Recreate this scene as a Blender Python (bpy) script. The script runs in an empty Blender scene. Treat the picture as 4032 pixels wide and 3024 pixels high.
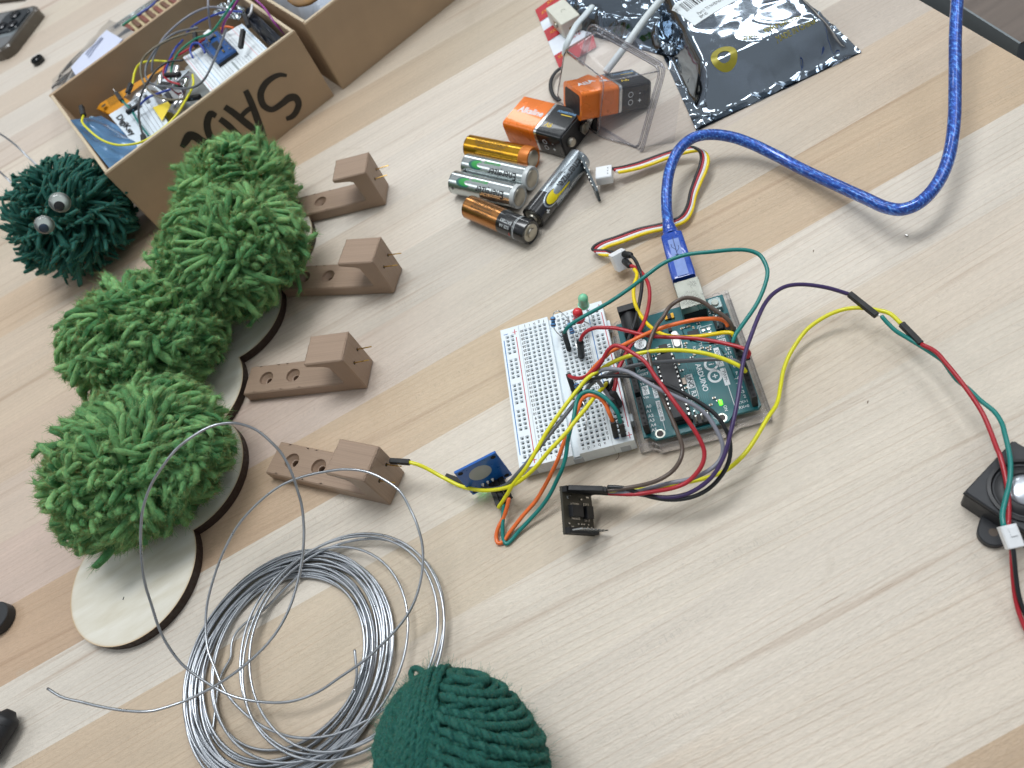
import bpy, bmesh, math, random
import numpy as np
from mathutils import Vector, Matrix, Euler

# ------------------------------------------------------------------ scene, camera, light
scene = bpy.context.scene
C = bpy.data.collections.new('workbench_scene'); scene.collection.children.link(C)
S = 0.001                                   # all sizes below are written in millimetres
CAM_R = Matrix(((0.84613724, 0.53270581, -0.01662201), (-0.43665453, 0.67501474, -0.59471667), (-0.30558892, 0.51047, 0.80376351)))
CAM_H, FPX = 322.63, 3089.86
cam_data = bpy.data.cameras.new('camera'); cam = bpy.data.objects.new('camera', cam_data); scene.collection.objects.link(cam)
cam.matrix_world = Matrix.Translation((0, 0, CAM_H*S)) @ CAM_R.to_4x4()
cam_data.sensor_width = 36.0; cam_data.lens = FPX/4032*36.0
cam_data.clip_start = 0.01; cam_data.clip_end = 50
cam_data.dof.use_dof = True; cam_data.dof.focus_distance = 0.375; cam_data.dof.aperture_fstop = 13.0
scene.camera = cam

world = bpy.data.worlds.new('World'); scene.world = world; world.use_nodes = True
wn = world.node_tree; wn.nodes.clear()
wo = wn.nodes.new('ShaderNodeOutputWorld'); wb = wn.nodes.new('ShaderNodeBackground')
wt = wn.nodes.new('ShaderNodeTexCoord'); ws = wn.nodes.new('ShaderNodeSeparateXYZ'); wr = wn.nodes.new('ShaderNodeValToRGB')
wn.links.new(wt.outputs['Generated'], ws.inputs[0]); wn.links.new(ws.outputs['Z'], wr.inputs[0])
wr.color_ramp.elements[0].position = 0.0; wr.color_ramp.elements[0].color = (0.22, 0.225, 0.23, 1)
wr.color_ramp.elements[1].position = 0.55; wr.color_ramp.elements[1].color = (0.50, 0.53, 0.56, 1)
e = wr.color_ramp.elements.new(0.15); e.color = (0.26, 0.27, 0.285, 1)
wn.links.new(wr.outputs[0], wb.inputs['Color']); wb.inputs['Strength'].default_value = 0.74
wn.links.new(wb.outputs[0], wo.inputs['Surface'])

def ceiling_panel(x, y, z, sx, sy, power, col=(0.95, 0.98, 1.0), rz=0.0):
    l = bpy.data.lights.new('ceiling_panel_light', 'AREA'); l.shape = 'RECTANGLE'; l.size = sx; l.size_y = sy
    l.energy = power; l.color = col
    o = bpy.data.objects.new('ceiling_panel_light', l); scene.collection.objects.link(o)
    o.location = (x, y, z); o.rotation_euler = (0, 0, rz)
    return o
ceiling_panel(0.12, 0.78, 1.9, 1.1, 0.55, 25)
ceiling_panel(1.5, 0.5, 1.9, 0.6, 1.2, 8)
ceiling_panel(-1.9, 1.2, 1.9, 0.6, 1.2, 8)
ceiling_panel(1.56, 2.62, 1.9, 0.11, 0.9, 5, rz=-0.12)
ceiling_panel(1.82, 2.55, 1.9, 0.11, 0.9, 5, rz=-0.12)
ceiling_panel(0.6, 3.0, 1.9, 0.25, 1.2, 9, rz=-0.12)
ceiling_panel(-0.9, 2.8, 1.9, 0.3, 1.3, 11, rz=-0.12)

scene.view_settings.view_transform = 'Standard'; scene.view_settings.look = 'None'
scene.view_settings.exposure = 0.0; scene.view_settings.gamma = 1.0
try: scene.view_settings.use_curve_mapping = False
except Exception: pass
scene.cycles.max_bounces = 8; scene.cycles.transparent_max_bounces = 24; scene.cycles.caustics_reflective = False; scene.cycles.caustics_refractive = False

# ------------------------------------------------------------------ pixel <-> world helpers (photo pixel at height z, mm)
CAMO = Vector((0, 0, CAM_H))
def ray(u, v): return CAM_R @ Vector(((u-2016)/FPX, -(v-1512)/FPX, -1.0))
def at(u, v, z=0.0):
    d = ray(u, v); return CAMO + d*((z-CAM_H)/d.z)
def on_plane(u, v, p0, n):
    d = ray(u, v); return CAMO + d*((p0-CAMO).dot(n)/d.dot(n))
def hexc(h):
    h = h.lstrip('#'); c = [int(h[i:i+2], 16)/255 for i in (0, 2, 4)]
    return tuple((x/12.92 if x <= .04045 else ((x+.055)/1.055)**2.4) for x in c)+(1.0,)

# ------------------------------------------------------------------ materials
def nodes_of(name):
    m = bpy.data.materials.new(name); m.use_nodes = True
    return m, m.node_tree, m.node_tree.nodes['Principled BSDF']
def setp(b, **k):
    for a, v in k.items():
        a = a.replace('_', ' ')
        if a in b.inputs: b.inputs[a].default_value = v
def mat(name, col, rough=0.5, metal=0.0, var=0.06, vscale=300.0, bump=0.0, bscale=800.0, stretch=(1, 1, 1), **k):
    if isinstance(col, str): col = hexc(col)
    m, t, b = nodes_of(name)
    setp(b, Base_Color=col, Roughness=rough, Metallic=metal, **k)
    tc = t.nodes.new('ShaderNodeTexCoord'); mp = t.nodes.new('ShaderNodeMapping'); mp.inputs['Scale'].default_value = stretch
    t.links.new(tc.outputs['Object'], mp.inputs[0])
    if var > 0:
        n = t.nodes.new('ShaderNodeTexNoise'); n.inputs['Scale'].default_value = vscale; n.inputs['Detail'].default_value = 3
        t.links.new(mp.outputs[0], n.inputs['Vector'])
        r = t.nodes.new('ShaderNodeMapRange'); r.inputs['From Min'].default_value = 0.3; r.inputs['From Max'].default_value = 0.7
        r.inputs['To Min'].default_value = 1-var; r.inputs['To Max'].default_value = 1+var
        t.links.new(n.outputs[0], r.inputs[0])
        x = t.nodes.new('ShaderNodeVectorMath'); x.operation = 'SCALE'; x.inputs[0].default_value = col[:3]
        t.links.new(r.outputs[0], x.inputs['Scale']); t.links.new(x.outputs[0], b.inputs['Base Color'])
        r2 = t.nodes.new('ShaderNodeMapRange'); r2.inputs['From Min'].default_value = 0.3; r2.inputs['From Max'].default_value = 0.7
        r2.inputs['To Min'].default_value = max(0.02, rough*(1-var*1.5)); r2.inputs['To Max'].default_value = min(1, rough*(1+var*1.5))
        t.links.new(n.outputs[0], r2.inputs[0]); t.links.new(r2.outputs[0], b.inputs['Roughness'])
    if bump > 0:
        n = t.nodes.new('ShaderNodeTexNoise'); n.inputs['Scale'].default_value = bscale; n.inputs['Detail'].default_value = 4
        t.links.new(mp.outputs[0], n.inputs['Vector'])
        bp = t.nodes.new('ShaderNodeBump'); bp.inputs['Strength'].default_value = bump; bp.inputs['Distance'].default_value = 0.0005
        t.links.new(n.outputs[0], bp.inputs['Height']); t.links.new(bp.outputs[0], b.inputs['Normal'])
    return m
def clear_mat(name, tint=(1, 1, 1), rough=0.05, film=0.12, haze=0.0, hazecol=(0.8, 0.82, 0.85)):
    """thin clear plastic: mostly transparent film with a glossy coat, a little milky"""
    m, t, b = nodes_of(name); t.nodes.remove(b); out = t.nodes['Material Output']
    tr = t.nodes.new('ShaderNodeBsdfTransparent'); tr.inputs[0].default_value = (*tint, 1)
    gl = t.nodes.new('ShaderNodeBsdfGlossy'); gl.inputs['Roughness'].default_value = rough
    df = t.nodes.new('ShaderNodeBsdfDiffuse'); df.inputs[0].default_value = (*hazecol, 1)
    m1 = t.nodes.new('ShaderNodeMixShader'); m1.inputs[0].default_value = haze
    t.links.new(tr.outputs[0], m1.inputs[1]); t.links.new(df.outputs[0], m1.inputs[2])
    lw = t.nodes.new('ShaderNodeLayerWeight'); lw.inputs['Blend'].default_value = film
    m2 = t.nodes.new('ShaderNodeMixShader'); t.links.new(lw.outputs['Fresnel'], m2.inputs[0])
    t.links.new(m1.outputs[0], m2.inputs[1]); t.links.new(gl.outputs[0], m2.inputs[2]); t.links.new(m2.outputs[0], out.inputs['Surface'])
    return m

# ------------------------------------------------------------------ mesh builder
class MB:
    def __init__(s): s.v = []; s.f = []; s.m = []
    def add(s, vs, fs, mi=0, M=None):
        o = len(s.v)
        if M is not None: vs = [M @ Vector(v) for v in vs]
        s.v.extend([tuple(v) for v in vs]); s.f.extend([tuple(i+o for i in f) for f in fs]); s.m.extend([mi]*len(fs))
        return s
    def box(s, c, size, mi=0, M=None, bev=0.0):
        x, y, z = size[0]/2, size[1]/2, size[2]/2
        if bev > 0: return s.prism(rrect(size[0], size[1], bev, 1), c[2]-z, c[2]+z, mi, (M or Matrix()) @ Matrix.Translation((c[0], c[1], 0)), bev*0.6)
        vs = [(c[0]+a*x, c[1]+b*y, c[2]+d*z) for a in (-1, 1) for b in (-1, 1) for d in (-1, 1)]
        return s.add(vs, [(0, 1, 3, 2), (4, 6, 7, 5), (0, 4, 5, 1), (2, 3, 7, 6), (0, 2, 6, 4), (1, 5, 7, 3)], mi, M)
    def prism(s, poly, z0, z1, mi=0, M=None, bev=0.0, mi_top=None):
        n = len(poly); rings = []
        if bev > 0:
            ins = inset(poly, bev)
            rings = [[(x, y, z0) for x, y in poly], [(x, y, z1-bev) for x, y in poly], [(x, y, z1) for x, y in ins]]
        else: rings = [[(x, y, z0) for x, y in poly], [(x, y, z1) for x, y in poly]]
        vs = [v for r in rings for v in r]; fs = []
        for k in range(len(rings)-1):
            for i in range(n): j = (i+1) % n; fs.append((k*n+i, k*n+j, (k+1)*n+j, (k+1)*n+i))
        fs.append(tuple(range(n-1, -1, -1)))
        s.add(vs, fs, mi, M)
        o = len(s.v)-n; s.f.append(tuple(o+i for i in range(n))); s.m.append(mi if mi_top is None else mi_top)
        return s
    def lathe(s, prof, seg=24, mi=0, M=None, mis=None):
        vs = []; fs = []; ms = []
        for r, z in prof:
            for i in range(seg): a = 2*math.pi*i/seg; vs.append((max(r, 1e-4)*math.cos(a), max(r, 1e-4)*math.sin(a), z))
        for k in range(len(prof)-1):
            for i in range(seg): j = (i+1) % seg; fs.append((k*seg+i, k*seg+j, (k+1)*seg+j, (k+1)*seg+i)); ms.append(mi if mis is None else mis[k])
        o = len(s.m); s.add(vs, fs, mi, M); s.m[o:] = ms
        return s
    def tube(s, pts, r, n=8, closed=False, mi=0, M=None, flat=1.0, capround=True):
        pts = [Vector(p) for p in pts]; N = len(pts); rr = r if hasattr(r, '__len__') else [r]*N
        tang = []
        for i in range(N):
            a = pts[(i-1) % N] if (closed or i > 0) else pts[i]; b = pts[(i+1) % N] if (closed or i < N-1) else pts[i]
            d = b-a; tang.append(d.normalized() if d.length > 1e-9 else Vector((0, 0, 1)))
        up = Vector((0, 0, 1)) if abs(tang[0].z) < 0.9 else Vector((1, 0, 0))
        x = tang[0].cross(up).normalized(); vs = []; fs = []; pt = tang[0]
        rings = []
        for i in range(N):
            if i: 
                q = pt.rotation_difference(tang[i]); x = q @ x; x = (x - tang[i]*x.dot(tang[i])).normalized(); pt = tang[i]
            y = tang[i].cross(x); rings.append((pts[i], x.copy(), y, rr[i], tang[i]))
        if not closed and capround:
            a = rings[0]; b = rings[-1]
            rings = [(a[0]-a[4]*a[3]*.45, a[1], a[2], a[3]*.6, a[4])] + rings + [(b[0]+b[4]*b[3]*.45, b[1], b[2], b[3]*.6, b[4])]
        for (p, xx, yy, r_, t_) in rings:
            for k in range(n): a = 2*math.pi*k/n; vs.append(p + xx*(r_*math.cos(a)) + yy*(r_*flat*math.sin(a)))
        R = len(rings)
        for i in range(R if closed else R-1):
            for k in range(n): j = (k+1) % n; i2 = (i+1) % R; fs.append((i*n+k, i*n+j, i2*n+j, i2*n+k))
        if not closed: fs.append(tuple(range(n-1, -1, -1))); fs.append(tuple((R-1)*n+k for k in range(n)))
        return s.add(vs, fs, mi, M)
    def grid(s, rows, mi=0, M=None, closed=False):
        R = len(rows); n = len(rows[0]); vs = [v for r in rows for v in r]; fs = []
        for i in range(R-1):
            for k in range(n if closed else n-1): j = (k+1) % n; fs.append((i*n+k, i*n+j, (i+1)*n+j, (i+1)*n+k))
        return s.add(vs, fs, mi, M)
    def poly(s, pts, mi=0, M=None): return s.add(pts, [tuple(range(len(pts)))], mi, M)
    def bar(s, a, b, w, h, mi=0, up=(0, 0, 1), bev=0.0):
        a = Vector(a); b = Vector(b); d = b-a; L = d.length; zax = d.normalized(); u = Vector(up)
        if abs(zax.dot(u)) > 0.95: u = Vector((0.3, 1, 0)).normalized()
        xax = u.cross(zax).normalized(); yax = zax.cross(xax)
        M = Matrix((xax, yax, zax)).transposed().to_4x4(); M.translation = a
        return s.box((0, 0, L/2), (w, h, L), mi, M, bev)
    def build(s, name, mats, parent=None, smooth=30.0, base=None, tint=None):
        if parent is not None: Wp = WM[parent.name]; inv = Wp.inverted(); W = Wp
        else:
            b = Vector(base) if base is not None else Vector((sum(v[0] for v in s.v)/len(s.v), sum(v[1] for v in s.v)/len(s.v), min(v[2] for v in s.v)))
            W = Matrix.Translation(b); inv = Matrix.Translation(-b)
        A = np.array(s.v, dtype=np.float64); I = np.array(inv)
        A = (A @ I[:3, :3].T + I[:3, 3])*S
        me = bpy.data.meshes.new(name); me.from_pydata(A.tolist(), [], s.f)
        if not isinstance(mats, (list, tuple)): mats = [mats]
        for q in mats: me.materials.append(q)
        me.polygons.foreach_set('material_index', s.m)
        if smooth:
            me.polygons.foreach_set('use_smooth', [True]*len(s.f))
            try: me.set_sharp_from_angle(angle=math.radians(smooth))
            except Exception: pass
        me.validate(); me.update()
        o = bpy.data.objects.new(name, me); C.objects.link(o)
        if parent is not None: o.parent = parent
        else: o.matrix_world = Matrix.Translation(W.translation*S)
        WM[o.name] = W
        return o
WM = {}
def rrect(w, h, r, n=3):
    p = []
    for cx, cy, a0 in ((w/2-r, h/2-r, 0), (-w/2+r, h/2-r, 90), (-w/2+r, -h/2+r, 180), (w/2-r, -h/2+r, 270)):
        for i in range(n+1): a = math.radians(a0+90*i/n); p.append((cx+r*math.cos(a), cy+r*math.sin(a)))
    return p
def inset(poly, d):
    n = len(poly); out = []
    for i in range(n):
        a = Vector(poly[i-1]); b = Vector(poly[i]); c = Vector(poly[(i+1) % n])
        e1 = (b-a); e2 = (c-b)
        if e1.length < 1e-9 or e2.length < 1e-9: out.append(tuple(b)); continue
        e1.normalize(); e2.normalize(); n1 = Vector((-e1.y, e1.x)); n2 = Vector((-e2.y, e2.x)); m = n1+n2
        if m.length < 1e-6: m = n1.copy()
        m.normalize(); k = max(0.5, m.dot(n1)); out.append((b.x+m.x*d/k, b.y+m.y*d/k))
    return out
def catmull(P, sub=6, closed=False):
    P = [Vector(p) for p in P]; n = len(P)
    if n < 3: return P
    out = []
    rng = range(n) if closed else range(n-1)
    for i in rng:
        p1 = P[i]; p2 = P[(i+1) % n]
        p0 = P[(i-1) % n] if (closed or i > 0) else p1*2-p2
        p3 = P[(i+2) % n] if (closed or i < n-2) else p2*2-p1
        d1 = max((p1-p0).length, 1e-6)**.5; d2 = max((p2-p1).length, 1e-6)**.5; d3 = max((p3-p2).length, 1e-6)**.5
        m1 = ((p1-p0)/d1-(p2-p0)/(d1+d2)+(p2-p1)/d2)*d2; m2 = ((p2-p1)/d2-(p3-p1)/(d2+d3)+(p3-p2)/d3)*d2
        for k in range(sub):
            t = k/sub; out.append(p1*(2*t**3-3*t*t+1)+m1*(t**3-2*t*t+t)+p2*(-2*t**3+3*t*t)+m2*(t**3-t*t))
    if not closed: out.append(P[-1])
    return out
def path(pts, sub=5, off=(0, 0, 0)): 
    o = Vector(off); return catmull([at(*p)+o for p in pts], sub)
def frame(x, y, z, a): return Matrix.Translation((x, y, z)) @ Matrix.Rotation(a, 4, 'Z')
def axes(o, x, y, z=None):
    x = Vector(x).normalized(); z = x.cross(Vector(y)).normalized() if z is None else Vector(z); y = z.cross(x).normalized()
    M = Matrix((x, y, z)).transposed().to_4x4(); M.translation = Vector(o); return M

def tag(o, label=None, cat=None, group=None, kind=None):
    if label and not cat and not kind: cat = o.name.split('.')[0].split('_')[-1]
    if label: o['label'] = label
    if cat: o['category'] = cat
    if group: o['group'] = group
    if kind: o['kind'] = kind
    return o
def thing(name, label, cat, M=None, group=None):
    o = bpy.data.objects.new(name, None); C.objects.link(o); o.empty_display_size = 0.01
    M = M if M is not None else Matrix()
    Ms = M.copy(); Ms.translation = M.translation*S; o.matrix_world = Ms; WM[o.name] = M
    return tag(o, label, cat, group)
# lettering -------------------------------------------------------------
_tc = {}
def glyphs(s, shear=0.0, bold=0.0):
    k = (s, shear, bold)
    if k in _tc: return _tc[k]
    cu = bpy.data.curves.new('lettering', 'FONT'); cu.body = s; cu.size = 1.0; cu.shear = shear; cu.offset = bold; cu.resolution_u = 3
    cu.align_x = 'CENTER'; cu.align_y = 'CENTER'
    ob = bpy.data.objects.new('lettering', cu); scene.collection.objects.link(ob)
    dg = bpy.context.evaluated_depsgraph_get(); dg.update()
    me = bpy.data.meshes.new_from_object(ob.evaluated_get(dg))
    vs = [(v.co.x, v.co.y, 0) for v in me.vertices]; fs = [tuple(p.vertices) for p in me.polygons]
    bpy.data.objects.remove(ob); bpy.data.curves.remove(cu); bpy.data.meshes.remove(me)
    _tc[k] = (vs, fs); return _tc[k]
def text(mb, s, size, M, mi=0, wx=1.0, shear=0.0, bold=0.0):
    vs, fs = glyphs(s, shear, bold)
    mb.add([(v[0]*size*wx, v[1]*size, 0) for v in vs], fs, mi, M)
def wrap_text(mb, s, size, R, M, z0, ang, mi=0, wx=1.0, shear=0.0, bold=0.0, flip=1):
    """lettering bent round a cylinder of radius R about M's z axis: runs along the axis, centred at z0, angle ang"""
    vs, fs = glyphs(s, shear, bold)
    bm = bmesh.new(); bv = [bm.verts.new((v[0]*size*wx, v[1]*size, 0)) for v in vs]
    for f in fs:
        try: bm.faces.new([bv[i] for i in f])
        except ValueError: pass
    for k in range(-6, 7):
        bmesh.ops.bisect_plane(bm, geom=bm.verts[:]+bm.edges[:]+bm.faces[:], plane_co=(0, k*size/9, 0), plane_no=(0, 1, 0))
    bm.verts.index_update(); out = []
    for v in bm.verts:
        a = ang-v.co.y/R; out.append(((R+.06)*math.cos(a), (R+.06)*math.sin(a), z0+v.co.x))
    mb.add(out, [tuple(v.index for v in f.verts) for f in bm.faces], mi, M); bm.free()

# shared materials --------------------------------------------------------
M_black = mat('black_plastic', '#1b1c1f', 0.45, var=.1)
M_blackmat = mat('black_nylon', '#151618', 0.55, var=.1)
M_pin = mat('tinned_pin', '#c9c9c6', 0.25, 1.0, var=.05)
M_gold = mat('brass_pin', '#c9a45c', 0.28, 1.0, var=.05)
M_white = mat('white_nylon', '#e9ecee', 0.4, var=.03)
M_whiteink = mat('white_ink', '#e8eef0', 0.6, var=.02)
M_blackink = mat('black_ink', '#1c1d20', 0.6, var=.05)
M_redink = mat('red_ink', '#c42b45', 0.55, var=.05)
M_blueink = mat('blue_ink', '#1f6fb5', 0.55, var=.05)
WIRE = {}
def wire_mat(k):
    cols = dict(red='#b02430', yellow='#e3de23', deepyellow='#f0d400', teal='#0a7d76', orange='#ef7332', black='#1c1e22', grey='#666a70', lightgrey='#888a94', brown='#5a4c43', purple='#3e2d5e', blue='#2440a0', white='#e8ebee', green='#1f8a6a', magenta='#8c2f86', olive='#6b6450', darkred='#a81e2b')
    if k not in WIRE: WIRE[k] = mat('wire_'+k, cols[k], 0.35, var=.05, vscale=500, Coat_Weight=0.15)
    return WIRE[k]
# ------------------------------------------------------------------ workbench top (butcher block)
G = -0.054; GD = Vector((math.cos(G), math.sin(G), 0)); GN = Vector((-GD.y, GD.x, 0))
def wood_material():
    m, t, b = nodes_of('maple_butcher_block'); L = t.links
    uv = t.nodes.new('ShaderNodeUVMap'); uv.uv_map = 'UVMap'
    at_ = t.nodes.new('ShaderNodeAttribute'); at_.attribute_name = 'stave'
    def noise(sx, sy, detail=3, rough=0.5, dist=0.0, off=0.0, vec=None):
        mp = t.nodes.new('ShaderNodeMapping'); mp.inputs['Scale'].default_value = (sx, sy, 1); mp.inputs['Location'].default_value = (off, off*.7, off)
        L.new(vec or uv.outputs[0], mp.inputs[0]); n = t.nodes.new('ShaderNodeTexNoise'); n.inputs['Scale'].default_value = 1; n.inputs['Detail'].default_value = detail
        n.inputs['Roughness'].default_value = rough; n.inputs['Distortion'].default_value = dist; L.new(mp.outputs[0], n.inputs['Vector']); return n.outputs[0]
    def mr(x, a, b_, c, d, clamp=True):
        r = t.nodes.new('ShaderNodeMapRange'); r.clamp = clamp
        for k, v in zip(('From Min', 'From Max', 'To Min', 'To Max'), (a, b_, c, d)): r.inputs[k].default_value = v
        L.new(x, r.inputs[0]); return r.outputs[0]
    def mul(x, y):
        q = t.nodes.new('ShaderNodeMath'); q.operation = 'MULTIPLY'
        for i, w in enumerate((x, y)):
            if hasattr(w, 'is_linked'): L.new(w, q.inputs[i])
            else: q.inputs[i].default_value = w
        return q.outputs[0]
    broad = mr(noise(.0035, .07, 2, .5, 0), .32, .68, .955, 1.04)
    streak = mr(noise(.008, .55, 3, .6, 0, 11), .3, .7, .965, 1.035)
    # growth rings: thin darker lines, slightly wandering
    w = t.nodes.new('ShaderNodeTexWave'); w.wave_type = 'BANDS'; w.bands_direction = 'Y'; w.wave_profile = 'SAW'
    mp = t.nodes.new('ShaderNodeMapping'); mp.inputs['Scale'].default_value = (.0022, .30, 1); mp.inputs['Rotation'].default_value = (0, 0, 0.0)
    L.new(uv.outputs[0], mp.inputs[0]); L.new(mp.outputs[0], w.inputs[0]); w.inputs['Scale'].default_value = .32; w.inputs['Distortion'].default_value = 3.0; w.inputs['Detail'].default_value = 2.5; w.inputs['Detail Scale'].default_value = .8
    ring = mr(w.outputs['Fac'], .78, 1.0, 0.0, 1.0)
    ringmask = mr(noise(.012, .12, 2, .5, 0, 33), .38, .58, .15, 1)
    ringamt = mul(mul(ring, ringmask), .34)
    mott = mr(noise(.30, .95, 3, .6, .3, 201), .36, .64, .955, 1.035)
    dots = mr(noise(.55, 1.5, 2, .5, 0, 5), .56, .72, 1.0, .88)
    dmask = mr(noise(.012, .06, 2, .5, 0, 51), .45, .62, 0, 1)
    mixd = t.nodes.new('ShaderNodeMix'); mixd.inputs[2].default_value = 1.0; L.new(dmask, mixd.inputs[0]); L.new(dots, mixd.inputs[3])
    fleck = mr(noise(1.4, .28, 2, .5, .4, 71), .56, .68, 1.0, .86)
    fmask = mr(noise(.01, .10, 2, .5, 0, 91), .60, .68, 0, 1)
    mixf = t.nodes.new('ShaderNodeMix'); mixf.inputs[2].default_value = 1.0; L.new(fmask, mixf.inputs[0]); L.new(fleck, mixf.inputs[3])
    f = mul(mul(mul(mul(broad, streak), mott), mixd.outputs[0]), mixf.outputs[0])
    sc = t.nodes.new('ShaderNodeVectorMath'); sc.operation = 'SCALE'; L.new(at_.outputs['Color'], sc.inputs[0]); L.new(f, sc.inputs['Scale'])
    # brown mineral streaks and rare dark flecks
    ms = mr(noise(.0035, .10, 4, .55, .25, 21), .60, .74, 0, .6)
    mx = t.nodes.new('ShaderNodeMix'); mx.data_type = 'RGBA'; mx0 = t.nodes.new('ShaderNodeMix'); mx0.data_type = 'RGBA'; L.new(ringamt, mx0.inputs[0]); L.new(sc.outputs[0], mx0.inputs[6]); mx0.inputs[7].default_value = hexc('#a3805f')
    L.new(ms, mx.inputs[0]); L.new(mx0.outputs[2], mx.inputs[6]); mx.inputs[7].default_value = hexc('#9c7d62')
    fl = mr(noise(.045, 1.0, 3, .5, 0, 131), .69, .76, 0, .5)
    mx2 = t.nodes.new('ShaderNodeMix'); mx2.data_type = 'RGBA'; L.new(fl, mx2.inputs[0]); L.new(mx.outputs[2], mx2.inputs[6]); mx2.inputs[7].default_value = hexc('#8c6a50')
    # faint water marks / worn spots
    sp = mr(noise(.022, .022, 4, .6, 1.5, 171), .66, .70, 0, .22)
    mx3 = t.nodes.new('ShaderNodeMix'); mx3.data_type = 'RGBA'; L.new(sp, mx3.inputs[0]); L.new(mx2.outputs[2], mx3.inputs[6]); mx3.inputs[7].default_value = hexc('#b5a896')
    L.new(mx3.outputs[2], b.inputs['Base Color'])
    L.new(mr(noise(.05, .3, 3, .5, 0, 7), .3, .7, .33, .47), b.inputs['Roughness'])
    setp(b, Specular_IOR_Level=0.5)
    bp = t.nodes.new('ShaderNodeBump'); bp.inputs['Strength'].default_value = .7; bp.inputs['Distance'].default_value = .0005
    L.new(noise(.35, 1.1, 4, .65, .2, 3), bp.inputs['Height']); L.new(bp.outputs[0], b.inputs['Normal'])
    return m
def build_bench():
    E0 = at(3618, 0); E1 = at(4032, 240); ed = (E1-E0)
    def s_edge(t):                       # s where the bench's end edge crosses line t
        # point = E0 + k*ed ; t = dot(GN)
        k = (t-E0.dot(GN))/ed.dot(GN); return (E0+ed*k).dot(GD)
    rnd = random.Random(4)
    pal = ['#d4c8b8', '#d0c4b2', '#d0c7bb', '#c6b7a2', '#cbbdaf', '#c3b29c', '#d1c8bc', '#c8b9a8']
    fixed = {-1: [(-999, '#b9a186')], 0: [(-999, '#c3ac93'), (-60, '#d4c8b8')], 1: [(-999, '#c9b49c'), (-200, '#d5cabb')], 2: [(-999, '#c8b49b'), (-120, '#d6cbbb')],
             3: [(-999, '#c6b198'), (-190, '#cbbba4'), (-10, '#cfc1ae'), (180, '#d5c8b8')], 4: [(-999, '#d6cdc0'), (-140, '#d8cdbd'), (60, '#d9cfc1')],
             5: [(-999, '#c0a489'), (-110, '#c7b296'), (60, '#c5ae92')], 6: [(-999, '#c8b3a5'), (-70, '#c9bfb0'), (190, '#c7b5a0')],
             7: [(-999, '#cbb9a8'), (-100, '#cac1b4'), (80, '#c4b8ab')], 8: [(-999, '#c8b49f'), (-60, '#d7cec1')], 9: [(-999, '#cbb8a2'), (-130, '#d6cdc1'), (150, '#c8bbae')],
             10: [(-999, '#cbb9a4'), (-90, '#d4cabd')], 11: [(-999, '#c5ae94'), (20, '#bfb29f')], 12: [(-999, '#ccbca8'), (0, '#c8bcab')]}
    vs = []; fs = []; uvs = []; cols = []
    def face(q, uvo, rot, col):
        o = len(vs); vs.extend(q); fs.append(tuple(range(o, o+len(q))))
        cr, sr = math.cos(rot), math.sin(rot)
        for p in q: s, t = p.dot(GD), p.dot(GN); uvs.append(((s*cr-t*sr)+uvo, (s*sr+t*cr)+uvo*1.37)); cols.append(col)
    for k in range(-9, 34):
        t0 = 232.5+44.6*(k-5); t1 = t0+44.6
        if k in fixed: bl = list(fixed[k])
        else:
            s = -999; bl = []
            while s < 700: bl.append((s, pal[rnd.randrange(len(pal))])); s = (-500 if s < -900 else s)+rnd.uniform(180, 620)
        j = rnd.uniform(.98, 1.02); uvo = rnd.uniform(0, 3000); rot = rnd.uniform(-.035, .05)
        stops = []; 
        for i, (s, h) in enumerate(bl):
            c = tuple(x*j for x in hexc(h)[:3])+(1,)
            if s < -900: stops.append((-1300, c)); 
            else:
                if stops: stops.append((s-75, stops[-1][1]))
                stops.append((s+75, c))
        e0, e1 = s_edge(t0), s_edge(t1)
        stops = [q for q in stops if q[0] < min(e0, e1)-5]
        if not stops: continue
        stops.append((None, stops[-1][1]))
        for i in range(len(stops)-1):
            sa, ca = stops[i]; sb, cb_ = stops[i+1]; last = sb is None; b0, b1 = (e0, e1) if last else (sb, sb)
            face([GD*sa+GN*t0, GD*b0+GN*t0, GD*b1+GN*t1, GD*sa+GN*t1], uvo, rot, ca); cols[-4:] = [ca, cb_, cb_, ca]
            if last:
                dz = Vector((0, 0, -42)); a = GD*e0+GN*t0; b_ = GD*e1+GN*t1
                face([a, a+dz, b_+dz, b_], uvo, 1.4, tuple(x*.9 for x in ca[:3])+(1,))
    me = bpy.data.meshes.new('workbench_top'); me.from_pydata([tuple(v*S) for v in vs], [], fs)
    u = me.uv_layers.new(name='UVMap'); u.data.foreach_set('uv', [x for p in uvs for x in p])
    a = me.color_attributes.new('stave', 'FLOAT_COLOR', 'CORNER'); a.data.foreach_set('color', [x for c in cols for x in c])
    me.materials.append(wood_material()); o = bpy.data.objects.new('workbench_top', me); C.objects.link(o); WM[o.name] = Matrix()
    tag(o, kind='structure')
build_bench()
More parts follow.
